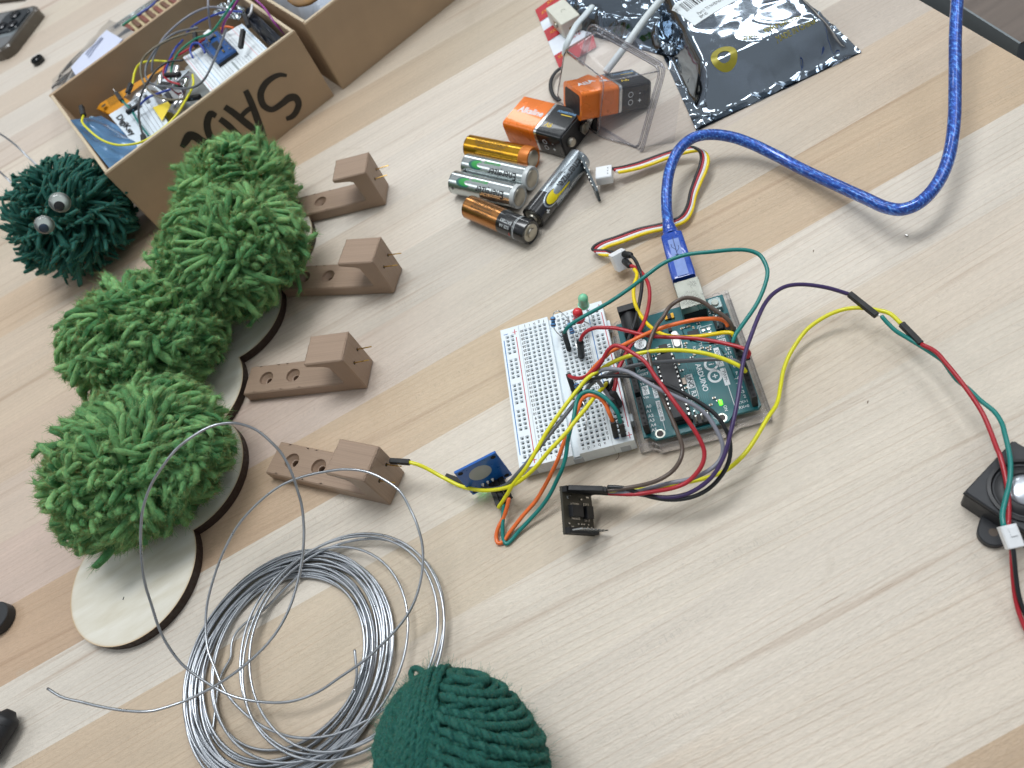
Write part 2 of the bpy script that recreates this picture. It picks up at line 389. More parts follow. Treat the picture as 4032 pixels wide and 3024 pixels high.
# neighbouring desk and floor beyond the bench's edge
def build_beyond():
    E0 = at(3618, 0); E1 = at(4032, 240); d = (E1-E0).normalized(); n = Vector((-d.y, d.x, 0))
    if n.x < 0: n = -n
    lam = mat('dark_laminate', '#6b6058', 0.5, var=.18, vscale=9, stretch=(1, 14, 1), bump=.1); band = mat('grey_edge_band', '#7a8286', 0.5, var=.03)
    z = -18
    a = on_plane(3560, -60, Vector((0, 0, z)), Vector((0, 0, 1))); 
    # strip of grey edge band seen just past the bench
    p = [at(3618, -60, z), at(3790, 0, z), at(4015, 165, z)]
    A = at(3700, -34, z); B = at(4021, 168, z); dd = (B-A).normalized(); nn = Vector((-dd.y, dd.x, 0)); nn = nn if nn.x > 0 else -nn
    far = A-dd*700
    root = thing('side_desk', 'dark wood-grain desk with grey edge band beyond the bench edge', 'desk', Matrix.Translation(B))
    m = MB(); q = [far+nn*0, B, B+nn*600, far+nn*600]; m.prism([(v.x, v.y) for v in q][::1], z-1, z, 0) 
    m.build('desktop', lam, root)
    m = MB(); q = [far, B, B-nn*.0+Vector((0, 0, -38)), far+Vector((0, 0, -38))]
    off = -nn*1.2; m.add([far+off, B+off, B+off+Vector((0, 0, -38)), far+off+Vector((0, 0, -38)), far, B, B+Vector((0, 0, -38)), far+Vector((0, 0, -38))], [(0, 1, 2, 3), (7, 6, 5, 4), (0, 4, 5, 1), (3, 2, 6, 7), (1, 5, 6, 2), (0, 3, 7, 4)])
    m.build('edge_band', band, root, smooth=0)
    m = MB(); m.bar(B+nn*300+Vector((0, 0, -40))-dd*60, B+nn*300+Vector((0, 0, -720))-dd*60, 40, 40); m.build('leg', band, root)
    m = MB(); m.box((0, 400, -760), (6000, 6000, 2)); f = m.build('floor', mat('floor_carpet', '#33363b', .9, var=.2, vscale=60), base=(0, 400, -761)); tag(f, kind='structure')
build_beyond()

# ------------------------------------------------------------------ cardboard boxes
M_kraft = mat('kraft_cardboard', '#b29a7e', 0.8, var=.05, vscale=40, bump=.08, bscale=500)
M_kraftedge = mat('kraft_cut_edge', '#c6b69c', 0.85, var=.08, vscale=600)
def ribbon(mb, pts, w, nrm, mi=0):
    nrm = Vector(nrm); n = len(pts); L = []; R = []
    for i in range(n):
        d = (pts[min(i+1, n-1)]-pts[max(i-1, 0)]).normalized(); s_ = d.cross(nrm).normalized(); ww = (w[i] if hasattr(w, '__len__') else w)/2
        L.append(pts[i]+s_*ww); R.append(pts[i]-s_*ww)
    mb.grid([L, R], mi)
def card_box(name, label, M, w, d, h, open_front=False, double=True):
    t = 3.0; root = thing(name, label, 'box', M)
    m = MB()
    m.box((w/2, t/2, h/2), (w, t, h), 0, M, bev=.8); m.build('front_panel', M_kraft, root)
    m = MB(); m.box((w/2, d-t/2, h/2), (w, t, h), 0, M, bev=.8); m.build('back_panel', M_kraft, root)
    m = MB(); m.box((t/2+.2, d/2, h/2-.4), (t-.4, d-2*t-.4, h-.8), 0, M); m.build('side_panel', M_kraft, root)
    m = MB(); m.box((w-t/2-.2, d/2, h/2-.4), (t-.4, d-2*t-.4, h-.8), 0, M); m.build('side_panel', M_kraft, root)
    m = MB(); m.box((w/2, d/2, 1.2), (w-2*t, d-2*t, 1.8), 0, M); m.build('bottom_panel', M_kraft, root)
    # rolled paper rims and a torn corner fold
    m = MB(); m.box((w/2, t/2, h+.15), (w-2, t-.9, .5), 0, M); m.build('rim', M_kraftedge, root)
    m = MB(); m.box((t/2+.2, d/2, h-.3), (t-.9, d-8, .5), 0, M); m.build('rim', M_kraftedge, root)
    m = MB(); m.box((w-t/2-.2, d/2, h-.3), (t-.9, d-8, .5), 0, M); m.build('rim', M_kraftedge, root)
    return root
AX = 0.193; BOXA = frame(-146.6, 524.5, 0, AX)
boxA = card_box('cardboard_box', 'open brown cardboard box with black marker letters, full of jumper wires', BOXA, 162, 153, 56)
def marker():
    n = Vector((math.sin(AX), -math.cos(AX), 0)); p0 = Vector((-146.6, 524.5, 0))+n*.25; m = MB(); k = 1400/2212
    strokes = [([(1785, 470), (1740, 466), (1690, 488), (1645, 530), (1622, 590), (1640, 655), (1690, 682), (1755, 645), (1800, 610), (1838, 608), (1858, 645), (1840, 700), (1812, 728), (1780, 740)], [14, 20, 26, 30, 32, 30, 26, 30, 36, 34, 32, 30, 26, 20]),
               ([(1528, 562), (1555, 620), (1590, 710), (1618, 790), (1640, 855)], [26, 30, 32, 34, 34]), ([(1398, 665), (1450, 700), (1530, 765), (1600, 820), (1632, 850)], [26, 30, 32, 32, 30]), ([(1500, 725), (1535, 690), (1572, 665)], [22, 24, 22]),
               ([(1368, 740), (1420, 780), (1480, 840), (1530, 885)], [26, 30, 30, 26]), ([(1345, 722), (1312, 708), (1290, 760), (1296, 820), (1330, 880), (1390, 925)], [22, 30, 32, 32, 34, 30]),
               ([(1132, 916), (1155, 880), (1180, 845), (1215, 850), (1245, 872), (1290, 900), (1310, 960)], [22, 34, 40, 36, 36, 36, 30])]
    for pts, w in strokes:
        P3 = catmull([on_plane(u*k, v*k, p0, n) for u, v in pts], 5); W = []
        for i in range(len(P3)): x = i/5; a = int(min(x, len(w)-2)); W.append((w[a]+(w[a+1]-w[a])*(x-a))*k/3.15*.78)
        ribbon(m, P3, W, n)
    m.build('marker_lettering', mat('marker_ink', '#2a2620', .6, var=.15), boxA, smooth=0)
marker()
boxB = card_box('cardboard_box', 'plain brown cardboard box holding pale plastic, beside the marked box', frame(20.2, 556, 0, 0.215), 162, 153, 56)

# ------------------------------------------------------------------ solderless breadboard
BB = frame(27.75, 216.99, 0, -0.35365); BT = 9.5
M_notch = mat('notch_shade', '#b9c0c6', .6, var=.02)
M_bb = mat('breadboard_abs', '#e6eef2', 0.42, var=.02); M_hole = mat('breadboard_contact', '#161718', .6, var=.1)
def build_breadboard():
    root = thing('breadboard', 'white solderless breadboard with wires and two bulbs plugged in beside the teal circuit board', 'breadboard', BB)
    P25 = 2.54
    def hole(m, x, y, mi=0):
        # funnel opening
        o, i, dz = .86, .52, .8; hs = P25/2
        v = [(x-hs, y-hs, BT), (x+hs, y-hs, BT), (x+hs, y+hs, BT), (x-hs, y+hs, BT), (x-o, y-o, BT), (x+o, y-o, BT), (x+o, y+o, BT), (x-o, y+o, BT),
             (x-i, y-i, BT-dz), (x+i, y-i, BT-dz), (x+i, y+i, BT-dz), (x-i, y+i, BT-dz), (x-i, y-i, BT-1.0), (x+i, y-i, BT-1.0), (x+i, y+i, BT-1.0), (x-i, y+i, BT-1.0)]
        f = []
        for a in (0, 4, 8):
            for k in range(4): j = (k+1) % 4; f.append((a+k, a+j, a+4+j, a+4+k))
        m.add(v, f, 0, BB); m.add(v[12:], [(0, 1, 2, 3)], 1, BB)
    def flat(m, x0, x1, y0, y1, z=BT): m.add([(x0, y0, z), (x1, y0, z), (x1, y1, z), (x0, y1, z)], [(0, 1, 2, 3)], 0, BB)
    W, H = 54.5, 82.5
    def band(name, x0, x1, cols, rows):
        m = MB(); ys = sorted(rows); xs = sorted(cols); xa, xb = xs[0]-1.27, xs[-1]+1.27
        flat(m, x0, xa, -H/2, H/2); flat(m, xb, x1, -H/2, H/2)
        y = -H/2
        for yy in ys:
            if yy-1.27 > y+1e-4: flat(m, xa, xb, y, yy-1.27)
            for xx in xs: hole(m, xx, yy)
            y = yy+1.27
        flat(m, xa, xb, y, H/2)
        # skirt
        zb = 1.4
        for (ax, ay, bx, by) in ((x0, -H/2, x1, -H/2), (x1, -H/2, x1, H/2), (x1, H/2, x0, H/2), (x0, H/2, x0, -H/2)):
            dx = 0.35 if name == 'power_rail' else 0.2
            m.add([(ax, ay, BT), (bx, by, BT), (bx, by, zb), (ax, ay, zb)], [(3, 2, 1, 0)], 0, BB)
        return m.build(name, [M_bb, M_hole], root, smooth=20)
    main = [(-14.5+i)*P25 for i in range(30)]; rail = [(k-14)*P25 for k in range(29) if k not in (5, 11, 17, 23)]
    a = band('terminal_strip', -17.3, -1.55, [-3.81-2.54*i for i in range(5)], main); b_ = band('terminal_strip', 1.55, 17.3, [3.81+2.54*i for i in range(5)], main)
    r1 = band('power_rail', -27.25, -17.45, [-23.95, -21.4], rail); r2 = band('power_rail', 17.45, 27.25, [21.4, 23.95], rail)
    m = MB(); m.box((0, 0, 4.1), (3.1, H-1, 5.4), 0, BB); m.build('centre_channel', M_bb, root)
    m = MB(); m.box((0, 0, .8), (W-.6, H-.6, 1.2), 0, BB, bev=.5); m.build('foam_backing', mat('foam_tape', '#d9dcd4', .8, var=.05), root)
    # side tabs and end notches
    for y in (30, 2, -26):
        m = MB(); m.box((W/2+.7, y-2, 4.2), (1.8, 4.2, 5.2), 0, BB, bev=.3); m.build('locking_tab', M_bb, root)
    for x in (-22.3, 0.0, 22.3):
        m = MB(); m.box((x, -H/2-.03, 3.6), (4.6, .3, 4.4), 0, BB); m.build('end_notch', M_notch, root)
    # printing
    T = lambda x, y, rot=0: BB @ Matrix.Translation((x, y, BT+.03)) @ Matrix.Rotation(rot, 4, 'Z')
    mk = MB(); mr_ = MB(); ml = MB()
    for i in range(30):
        y = main[i]
        for x in (-15.9, 16.0): text(mk, str(i+1), 2.1, T(x, y, math.pi), wx=.9, bold=.03)
    for j, ch in enumerate('fghij'):
        for y in (main[0]-2.5, main[-1]+2.4): text(mk, ch, 2.5, T(-3.81-2.54*j, y, math.pi))
    for j, ch in enumerate('edcba'):
        for y in (main[0]-2.5, main[-1]+2.4): text(mk, ch, 2.5, T(3.81+2.54*j, y, math.pi))
    def rect(m, x, y, w, h): m.add([(x-w/2, y-h/2, BT+.03), (x+w/2, y-h/2, BT+.03), (x+w/2, y+h/2, BT+.03), (x-w/2, y+h/2, BT+.03)], [(0, 1, 2, 3)], 0, BB)
    for bx, rx in ((-26.0, -19.3), (19.3, 26.0)):
        rect(ml, bx, 0, .42, 68); rect(mr_, rx, 0, .42, 68)
        for y in (-38.3, 37.6):
            rect(ml, bx+(1.4 if bx < 0 else .4), y, 2.3, .4); rect(mr_, rx-.4, y, 2.3, .4); rect(mr_, rx-.4, y+.95, .4, 1.5); rect(mr_, rx-.4, y-.95, .4, 1.5)
    mk.build('row_numbers', M_blackink, root, smooth=0); ml.build('blue_line_marks', M_blueink, root, smooth=0); mr_.build('red_line_marks', M_redink, root, smooth=0)
build_breadboard()

# ------------------------------------------------------------------ microcontroller board in a clear tray
UN = frame(79.84, 190.4, 0, -0.35638); UZ = 6.5
def ul(X, Y): return (Y-26.67, 33.02-X)
def build_uno():
    root = thing('circuit_board', 'teal microcontroller board with white lettering, seated in a clear tray with many wires', 'circuit board', UN)
    pcbm = mat('teal_solder_mask', '#04656b', 0.33, var=.08, vscale=60, Coat_Weight=.3); trace = mat('teal_trace', '#0b7d82', .35, var=.04)
    darktr = mat('dark_teal_trace', '#03505a', .35, var=.04)
    silver = mat('solder', '#c4c6c4', .3, 1.0, var=.08); steel = mat('connector_steel', '#b8bab0', .28, 1.0, var=.08, vscale=200, bump=.05)
    tan = mat('ceramic_tan', '#a08a68', .5, var=.1); goldm = mat('fuse_gold', '#d9a63c', .35, .6, var=.05)
    outline = [(0, 0), (0, 53.34), (64.516, 53.34), (66.04, 51.816), (66.04, 40.386), (68.58, 37.846), (68.58, 5.08), (66.04, 2.54), (66.04, 0)]
    poly = [ul(*p) for p in outline]
    area = sum(poly[i-1][0]*poly[i][1]-poly[i][0]*poly[i-1][1] for i in range(len(poly)))
    if area < 0: poly = poly[::-1]
    m = MB(); m.prism(poly, UZ-1.6, UZ, 0, UN, bev=.15); pcb = m.build('board', pcbm, root)
    z = UZ+.03
    # copper traces
    rnd = random.Random(7); mt = MB()
    def line(m, pts, w, zz=None): ribbon(m, [UN @ Vector((*ul(*p), zz or z)) for p in pts], w, (0, 0, 1))
    for k in range(7): line(mt, [(30+k*5.0, 4.6), (31.5+k*5, 9-k*.3), (34+k*5, 12-k*.3)], .35)
    for k in range(9):
        o = k*.85; line(mt, [(12+o, 30), (18+o*.4, 30+o*.3), (24+o*.2, 34+o*.6), (27, 42+o*.5), (30+k*3, 46.5)], .3)
    for k in range(6):
        o = k*.9; line(mt, [(36, 27.5+o), (42, 27.5+o), (44.5, 30+o), (50, 30+o), (52.5, 27.8+o), (60-o, 27.8+o), (62-o, 25)], .3)
    for k in range(14):
        X = rnd.uniform(12, 58); Y = rnd.uniform(24, 46); a = rnd.choice([(6, 0), (4, 3), (0, 5), (5, -3)]); b2 = rnd.choice([(5, 0), (0, 4), (3, 3)])
        line(mt, [(X, Y), (X+a[0], Y+a[1]), (X+a[0]+b2[0], Y+a[1]+b2[1])], .3)
    mt.build('copper_traces', trace, pcb, smooth=0)
    mt = MB()
    for k in range(60):
        X = rnd.uniform(3, 64); Y = rnd.uniform(5, 48); p = UN @ Vector((*ul(X, Y), z)); mt.add([p+Vector((math.cos(a)*.38, math.sin(a)*.38, 0)) for a in [i*math.pi/4 for i in range(8)]], [tuple(range(8))])
    mt.build('vias', darktr, pcb, smooth=0)
    # silkscreen: reads along the short side, bottom of letters toward the analog side
    ms = MB(); mi_ = MB(); R90 = -math.pi/2
    def T(X, Y, r=0.0, dz=0.02): return UN @ Matrix.Translation((*ul(X, Y), z+dz)) @ Matrix.Rotation(r, 4, 'Z')
    def sq(m, X0, X1, Y0, Y1, dz=0.0): m.add([UN @ Vector((*ul(a, b), z+dz)) for a, b in ((X0, Y0), (X0, Y1), (X1, Y1), (X1, Y0))], [(3, 2, 1, 0)])
    text(ms, 'ARDUINO', 3.4, T(43, 32.3, R90), bold=.02); 
    sq(ms, 39.5, 47.2, 25.0, 28.6); text(mi_, 'UNO', 3.1, T(43.4, 26.7, R90), bold=.02); text(ms, 'R3', 3.1, T(50.4, 26.9, R90), bold=.02)
    for (a, b) in (((47.2, 25.0), (53.4, 25.0)), ((53.4, 25.0), (53.4, 28.6)), ((53.4, 28.6), (47.2, 28.6))): line(ms, [a, b], .25)
    # round double-ring logo
    for cx, s_ in ((37.3, 0), (44.1, 1)):
        ring = [UN @ Vector((*ul(cx+3.05*math.cos(a), 38.2+2.75*math.sin(a)), z)) for a in [i*2*math.pi/28 for i in range(29)]]; ribbon(ms, ring, 1.15, (0, 0, 1))
    line(ms, [(44.1-1.2, 38.2), (44.1+1.2, 38.2)], .55); line(ms, [(44.1, 37.0), (44.1, 39.4)], .55, z+.01); line(ms, [(37.3, 37.0), (37.3, 39.4)], .55)
    text(ms, '®', 2.6, T(48.0, 42.0, R90))
    names = [('', 18.8), ('', 21.3), ('AREF', 23.9), ('GND', 26.4), ('13', 29), ('12', 31.5), ('~11', 34), ('~10', 36.6), ('~9', 39.1), ('8', 41.6), ('7', 45.7), ('~6', 48.3), ('~5', 50.8), ('4', 53.3), ('~3', 55.9), ('2', 58.4), ('TX→1', 61), ('RX←0', 63.5)]
    for s_, X in names:
        if not s_: continue
        if s_ == 'GND': sq(ms, X-1.3, X+1.3, 42.2, 47.9); text(mi_, s_, 2.3, T(X, 45.1)); continue
        size = 2.3 if len(s_) < 4 else 1.9; vs, fs = glyphs(s_.replace('→', '>').replace('←', '<')); wmax = max(v[0] for v in vs)*size
        text(ms, s_.replace('→', '>').replace('←', '<'), size, T(X, 48.3-wmax, 0), bold=.015)
    sq(ms, 29.2, 40.0, 41.2, 43.6); text(mi_, 'DIGITAL', 2.2, T(34.6, 42.4, R90)); sq(ms, 41.0, 50.5, 41.2, 43.6); text(mi_, 'PWM~', 2.2, T(45.8, 42.4, R90))
    line(ms, [(50.5, 42.4), (65, 42.4)], .3)
    for s_, X in (('IOREF', 30.5), ('RESET', 33.0), ('3.3V', 35.6), ('5V', 38.1), ('Vin', 45.7), ('A0', 50.8), ('A1', 53.3), ('A2', 55.9), ('A3', 58.4), ('A4', 61), ('A5', 63.5)):
        vs, fs = glyphs(s_); w_ = max(v[0] for v in vs); sz = 2.2 if s_[0] == 'A' else 1.9; text(ms, s_, sz, T(X, 4.4+w_*sz, 0), bold=.015)
    sq(ms, 39.4, 44.4, 4.5, 7.6); text(mi_, 'GND', 2.0, T(41.9, 6.0, R90))
    sq(ms, 39.0, 47.5, 9.2, 11.2); text(mi_, 'POWER', 1.9, T(43.2, 10.2, R90)); sq(ms, 49.0, 60.0, 9.2, 11.2); text(mi_, 'ANALOG IN', 1.8, T(54.5, 10.2, R90)); line(ms, [(60, 10.2), (64.8, 10.2)], .25)
    text(ms, 'RESET', 1.6, T(1.6, 48.6), bold=.02); text(ms, 'ICSP', 1.5, T(64.5, 32.5, R90)); text(ms, 'ON', 1.9, T(61.8, 38.3, R90), bold=.02); text(ms, 'TX', 2.0, T(25.2, 36.2, R90)); text(ms, 'RX', 2.0, T(26.4, 33.0, R90)); text(ms, 'JP2', 1.7, T(14.9, 38.2))
    text(ms, 'ARDUINO.CC', 1.5, T(56.5, 25.4, R90)); 
    for (a, b) in (((15.6, 38.0), (15.6, 44.2)), ((15.6, 38.0), (21.4, 38.0))): line(ms, [a, b], .22)
    ms.build('white_lettering', M_whiteink, pcb, smooth=0); mi2 = mi_
    for v in range(len(mi2.v)): x, y, zz = mi2.v[v]; mi2.v[v] = (x, y, zz+.02)
    mi2.build('dark_lettering', mat('teal_lettering', '#0a3c44', .5, var=0), pcb, smooth=0)
    # mounting holes
    for X, Y in ((13.97, 2.54), (15.24, 50.8), (66.04, 7.62), (66.04, 35.56)):
        m = MB(); m.lathe([(2.3, UZ+.02), (2.3, UZ+.06), (1.6, UZ+.06), (1.6, UZ+.03)], 20, 0, UN @ Matrix.Translation((*ul(X, Y), 0))); m.build('mounting_ring', steel, root)
        m = MB(); m.lathe([(1.55, UZ+.05), (0.01, UZ+.05)], 20, 0, UN @ Matrix.Translation((*ul(X, Y), 0))); m.build('mounting_hole', mat('hole_dark', '#4b4340', .6, var=.1), root)
    def B(name, X, Y, sx, sy, h, mt_, z0=UZ, bev=.12, label=None):       # sx along X(std), sy along Y(std)
        m = MB(); m.box((*ul(X, Y), z0+h/2), (sy, sx, h), 0, UN, bev=bev); o = m.build(name, mt_, root)
        if label: o['label'] = label
        return o
    # USB socket
    usb = B('usb_socket', 1.8, 38.1, 16.6, 12.0, 10.8, steel, bev=.25)
    m = MB(); m.box((*ul(10.15, 38.1), UZ+3), (11.0, .6, 6), 0, UN); m.build('socket_base', M_black, usb)
    # power jack
    jk = B('power_jack', -.2, 7.4, 3.6, 9.0, 11.0, M_black, bev=.2)
    m = MB(); m.box((*ul(6.9, 7.4), UZ+3.2), (8.8, 10.6, 6.4), 0, UN, bev=.2)
    cyl = UN @ Matrix.Translation((*ul(1.6, 7.4), UZ+5.9)) @ Matrix.Rotation(math.pi/2, 4, 'X'); m.lathe([(0, 0), (4.1, 0), (4.1, 10.4), (3.6, 10.8), (0, 10.8)], 22, 0, cyl); m.build('barrel', M_black, jk)
    m = MB(); m.box((*ul(13.0, 7.0), UZ+.6), (3.5, 1.2, 1.2), 0, UN, bev=.3); m.build('solder_joint', silver, root)
    # DIP chip in socket
    B('chip_socket', 46.4, 18.4, 35.8, 9.6, 3.2, M_black)
    chip = B('microcontroller_chip', 46.4, 18.4, 34.8, 6.9, 3.4, mat('chip_epoxy', '#24262a', .5, var=.08), z0=UZ+3.2)
    m = MB()
    for i in range(14):
        for Y in (14.6, 22.2):
            X = 29.9+2.54*i; m.box((*ul(X, Y), UZ+4.6), (.7, 1.1, 2.2), 0, UN)
    m.build('chip_pins', silver, chip)
    m = MB(); m.lathe([(1.2, UZ+6.63), (0, UZ+6.63)], 14, 0, UN @ Matrix.Translation((*ul(31.5, 18.4), 0))); m.build('chip_notch', M_black, chip)
    # header sockets
    def header(X0, n, Y):
        L = n*2.54; Xc = X0+(n-1)*1.27; h = MB(); hz = UZ+8.5
        h.box((*ul(Xc, Y), UZ+4.2), (2.5, L, 8.4), 0, UN, bev=.12)
        o = h.build('pin_socket', M_blackmat, root); m = MB()
        for i in range(n):
            x, y = ul(X0+i*2.54, Y); m.add([(x-.5, y-.5, hz+.02), (x+.5, y-.5, hz+.02), (x+.5, y+.5, hz+.02), (x-.5, y+.5, hz+.02)], [(0, 1, 2, 3)], 0, UN)
        m.build('contact_openings', mat('contact_void', '#050506', .8, var=0), o, smooth=0)
        m = MB(); m.box((ul(Xc, Y)[0]+(1.27 if Y > 20 else -1.27)*0-1.32, ul(Xc, Y)[1], UZ+4.3), (.12, L-.6, 5.2), 0, UN); m.build('socket_stripe', mat('socket_grey', '#5a5d60', .5, var=.1), o)
    header(18.8, 10, 50.8); header(45.7, 8, 50.8); header(27.94, 8, 2.54); header(50.8, 6, 2.54)
    # capacitors
    for X, Y, s_ in ((19.6, 9.4, '47'), (26.6, 9.2, '')):
        Mx = UN @ Matrix.Translation((*ul(X, Y), UZ)); m = MB(); m.box((0, 0, .6), (6.6, 6.6, 1.2), 1, Mx, bev=.3)
        m.lathe([(3.05, 1.0), (3.15, 1.6), (3.15, 5.6), (2.95, 6.0), (0, 6.05)], 26, 0, Mx)
        o = m.build('electrolytic_capacitor', [mat('cap_aluminium', '#cfd2d4', .3, .85, var=.04), M_black], root, smooth=40)
        if s_: o['label'] = 'silver capacitor printed 47 25V'
        m = MB(); mm = Mx @ Matrix.Translation((0, 0, 6.1)) @ Matrix.Rotation(.15, 4, 'Z')
        for k, t_ in enumerate(('11249', '47', '25V')): text(m, t_, 1.7, mm @ Matrix.Translation((0, 1.6-1.6*k, 0)))
        m.build('cap_printing', M_blackink, o, smooth=0)
    # crystal
    m = MB(); m.prism(rrect(4.4, 10.6, 2.15, 6), UZ, UZ+1.0, 0, UN @ Matrix.Translation((*ul(20.5, 26.0), 0))); m.prism(rrect(3.6, 9.8, 1.78, 6), UZ+1, UZ+3.6, 0, UN @ Matrix.Translation((*ul(20.5, 26.0), 0)), bev=.35)
    m.build('crystal', mat('crystal_can', '#d3d3d0', .32, .9, var=.04), root, smooth=40)
    # reset button
    rb = B('reset_button', 6.6, 48.3, 6.0, 6.0, 3.4, mat('button_steel', '#9fb0b0', .4, .7, var=.05), bev=.4)
    m = MB(); m.lathe([(1.75, UZ+3.4), (1.75, UZ+4.4), (1.55, UZ+4.6), (0, UZ+4.62)], 22, 0, UN @ Matrix.Translation((*ul(6.6, 48.3), 0))); m.build('plunger', mat('cream_plastic', '#cfd6cc', .5, var=.02), rb, smooth=40)
    # small chips and bits
    B('usb_chip', 19.2, 34.6, 5.2, 5.2, 1.0, M_black); B('regulator_chip', 12.2, 17.8, 4.4, 6.6, 1.8, M_black); B('regulator_tab', 9.4, 17.8, 1.4, 4.2, .6, silver)
    B('op_amp_chip', 22.5, 19.2, 4.6, 4.0, 1.5, M_black); B('fuse', 4.8, 26.0, 3.0, 4.6, 1.2, goldm, label='gold fuse beside the metal socket'); B('fuse_body', 4.8, 26.0, 3.2, 1.9, 1.35, M_black)
    B('diode', 12.0, 24.6, 3.4, 1.8, 1.3, M_black); B('crystal_small', 42.8, 23.8+.4, 3.6, 1.8, .9, mat('osc_cap', '#b6a79a', .4, .4, var=.05))
    m = MB()
    for i in range(4):
        for Y in (16.4, 22.0): X = 20.6+i*1.27; m.box((*ul(X, Y), UZ+.3), (1.6, .45, .5), 0, UN)
    m.build('chip_leads', silver, root)
    bits = [(13.4, 30.2), (13.4, 32.0), (13.3, 33.6), (13.2, 38.2), (14.8, 35.4), (24.2, 29.4), (22.4, 29.8), (26.8, 29.9), (28.2, 38.6), (28.2, 40.2), (29.6, 39.4), (9.6, 27.6), (8.8, 45.0), (11.4, 46.2), (11.2, 49.2), (12.2, 42.8), (46.4, 24.2), (51.8, 24.0), (44.2, 9.6+2.8), (57.2, 36.2), (55.4, 34.8), (58.4, 32.6), (60.8, 29.8), (31.4, 25.0), (32.6, 24.2), (36.6, 24.6), (31.0, 30.6), (17.2, 13.4), (28.8, 13.3), (24.6, 13.8), (27.5, 36.5), (29.2, 34.3)]
    for i, (X, Y) in enumerate(bits):
        r_ = rnd.random() < .5; a, b2 = (1.7, .9) if r_ else (.9, 1.7); mm = MB()
        mm.box((*ul(X, Y), UZ+.28), (b2, a, .55), 0, UN, bev=.08)
        if r_: mm.box((ul(X, Y)[0], ul(X, Y)[1], UZ+.3), (b2+.04, .8, .58), 1, UN)
        else: mm.box((ul(X, Y)[0], ul(X, Y)[1], UZ+.3), (.8, a+.04, .58), 1, UN)
        mm.build('surface_component', [silver, rnd.choice([M_black, tan, tan])], root)
    for X, Y, lab in ((28.6, 34.9, None), (29.4, 32.2, None), (24.8, 40.4, None)):
        mm = MB(); mm.box((*ul(X, Y), UZ+.4), (1.3, 2.2, .8), 0, UN, bev=.2); mm.build('indicator_light', mat('led_cream', '#d9d2b4', .3, var=.02), root)
    m, t, b = nodes_of('lit_green_led'); setp(b, Base_Color=(.1, .6, .05, 1), Emission_Color=(.12, 1, .02, 1), Emission_Strength=3.5, Roughness=.3); led = m
    mm = MB(); mm.box((*ul(58.6, 37.0), UZ+.5), (1.5, 2.4, .9), 0, UN, bev=.25); o = mm.build('power_light', led, root); o['label'] = 'glowing green power light'
    # ICSP pin blocks
    for X, Y, vert in ((64.9, 27.2, 0), (17.2, 47.6, 1)):
        for i in range(2): pass
        m = MB(); sx, sy = (5.0, 7.6) if not vert else (7.6, 5.0)
        m.box((*ul(X, Y), UZ+1.25), (sy, sx, 2.5), 0, UN, bev=.2); o = m.build('pin_block', M_blackmat, root); m = MB()
        for i in range(2):
            for j in range(3):
                dx, dy = ((i-.5)*2.54, (j-1)*2.54) if not vert else ((j-1)*2.54, (i-.5)*2.54); m.box((*ul(X+dx, Y+dy), UZ+4), (.64, .64, 8), 0, UN)
        m.build('header_pins', silver, o)
    m = MB()
    for i in range(2):
        for j in range(2): m.lathe([(1.0, UZ+.03), (1.0, UZ+.08), (.0, UZ+.25)], 14, 0, UN @ Matrix.Translation((*ul(17.2+i*2.54, 39.6+j*2.54), 0)))
    m.build('solder_pads', silver, root)
    # clear tray
    clr = clear_mat('clear_polycarbonate', (.985, .985, .99), .08, .09, .05, (.85, .85, .9)); tr = MB()
    out = [(-29.6, 37.5), (-29.6, -37.5), (-24, -37.6), (-20.5, -40.2), (11, -40.2), (14.5, -37.6), (29.6, -37.5), (29.6, 37.5)]
    tr.prism(out, .2, 1.8, 0, UN, bev=.3); floor_ = tr.build('tray_floor', clr, root, smooth=0)
    def wall(a, b2, h, t_=1.3):
        a = Vector(a); b2 = Vector(b2); d = (b2-a).normalized(); n = Vector((-d.y, d.x))*t_
        m = MB(); m.prism([tuple(a), tuple(b2), tuple(b2+n), tuple(a+n)], 1.82, h, 0, UN, bev=.2); m.build('tray_wall', clr, root, smooth=0)
    wall((-29.6, 32), (-29.6, -37.5), 7.6); wall((-29.6, -37.5), (-24, -37.6), 7.6); wall((-24, -37.6), (-20.5, -40.2), 7.6); wall((-20.5, -40.2), (11, -40.2), 7.6); wall((11, -40.2), (14.5, -37.6), 7.6); wall((14.5, -37.6), (29.6, -37.5), 7.6); wall((29.6, -37.5), (29.6, 34), 7.6); wall((29.6, 37.5), (-29.6, 37.5), 3.2)
    for x, y in ((-26, 35.6), (24, 35.8)):
        m = MB(); m.lathe([(2.4, 1.8), (2.2, 2.6), (1.2, 3.1), (0, 3.1)], 16, 0, UN @ Matrix.Translation((x, y, 0))); m.build('tray_stud', clr, root)
build_uno()
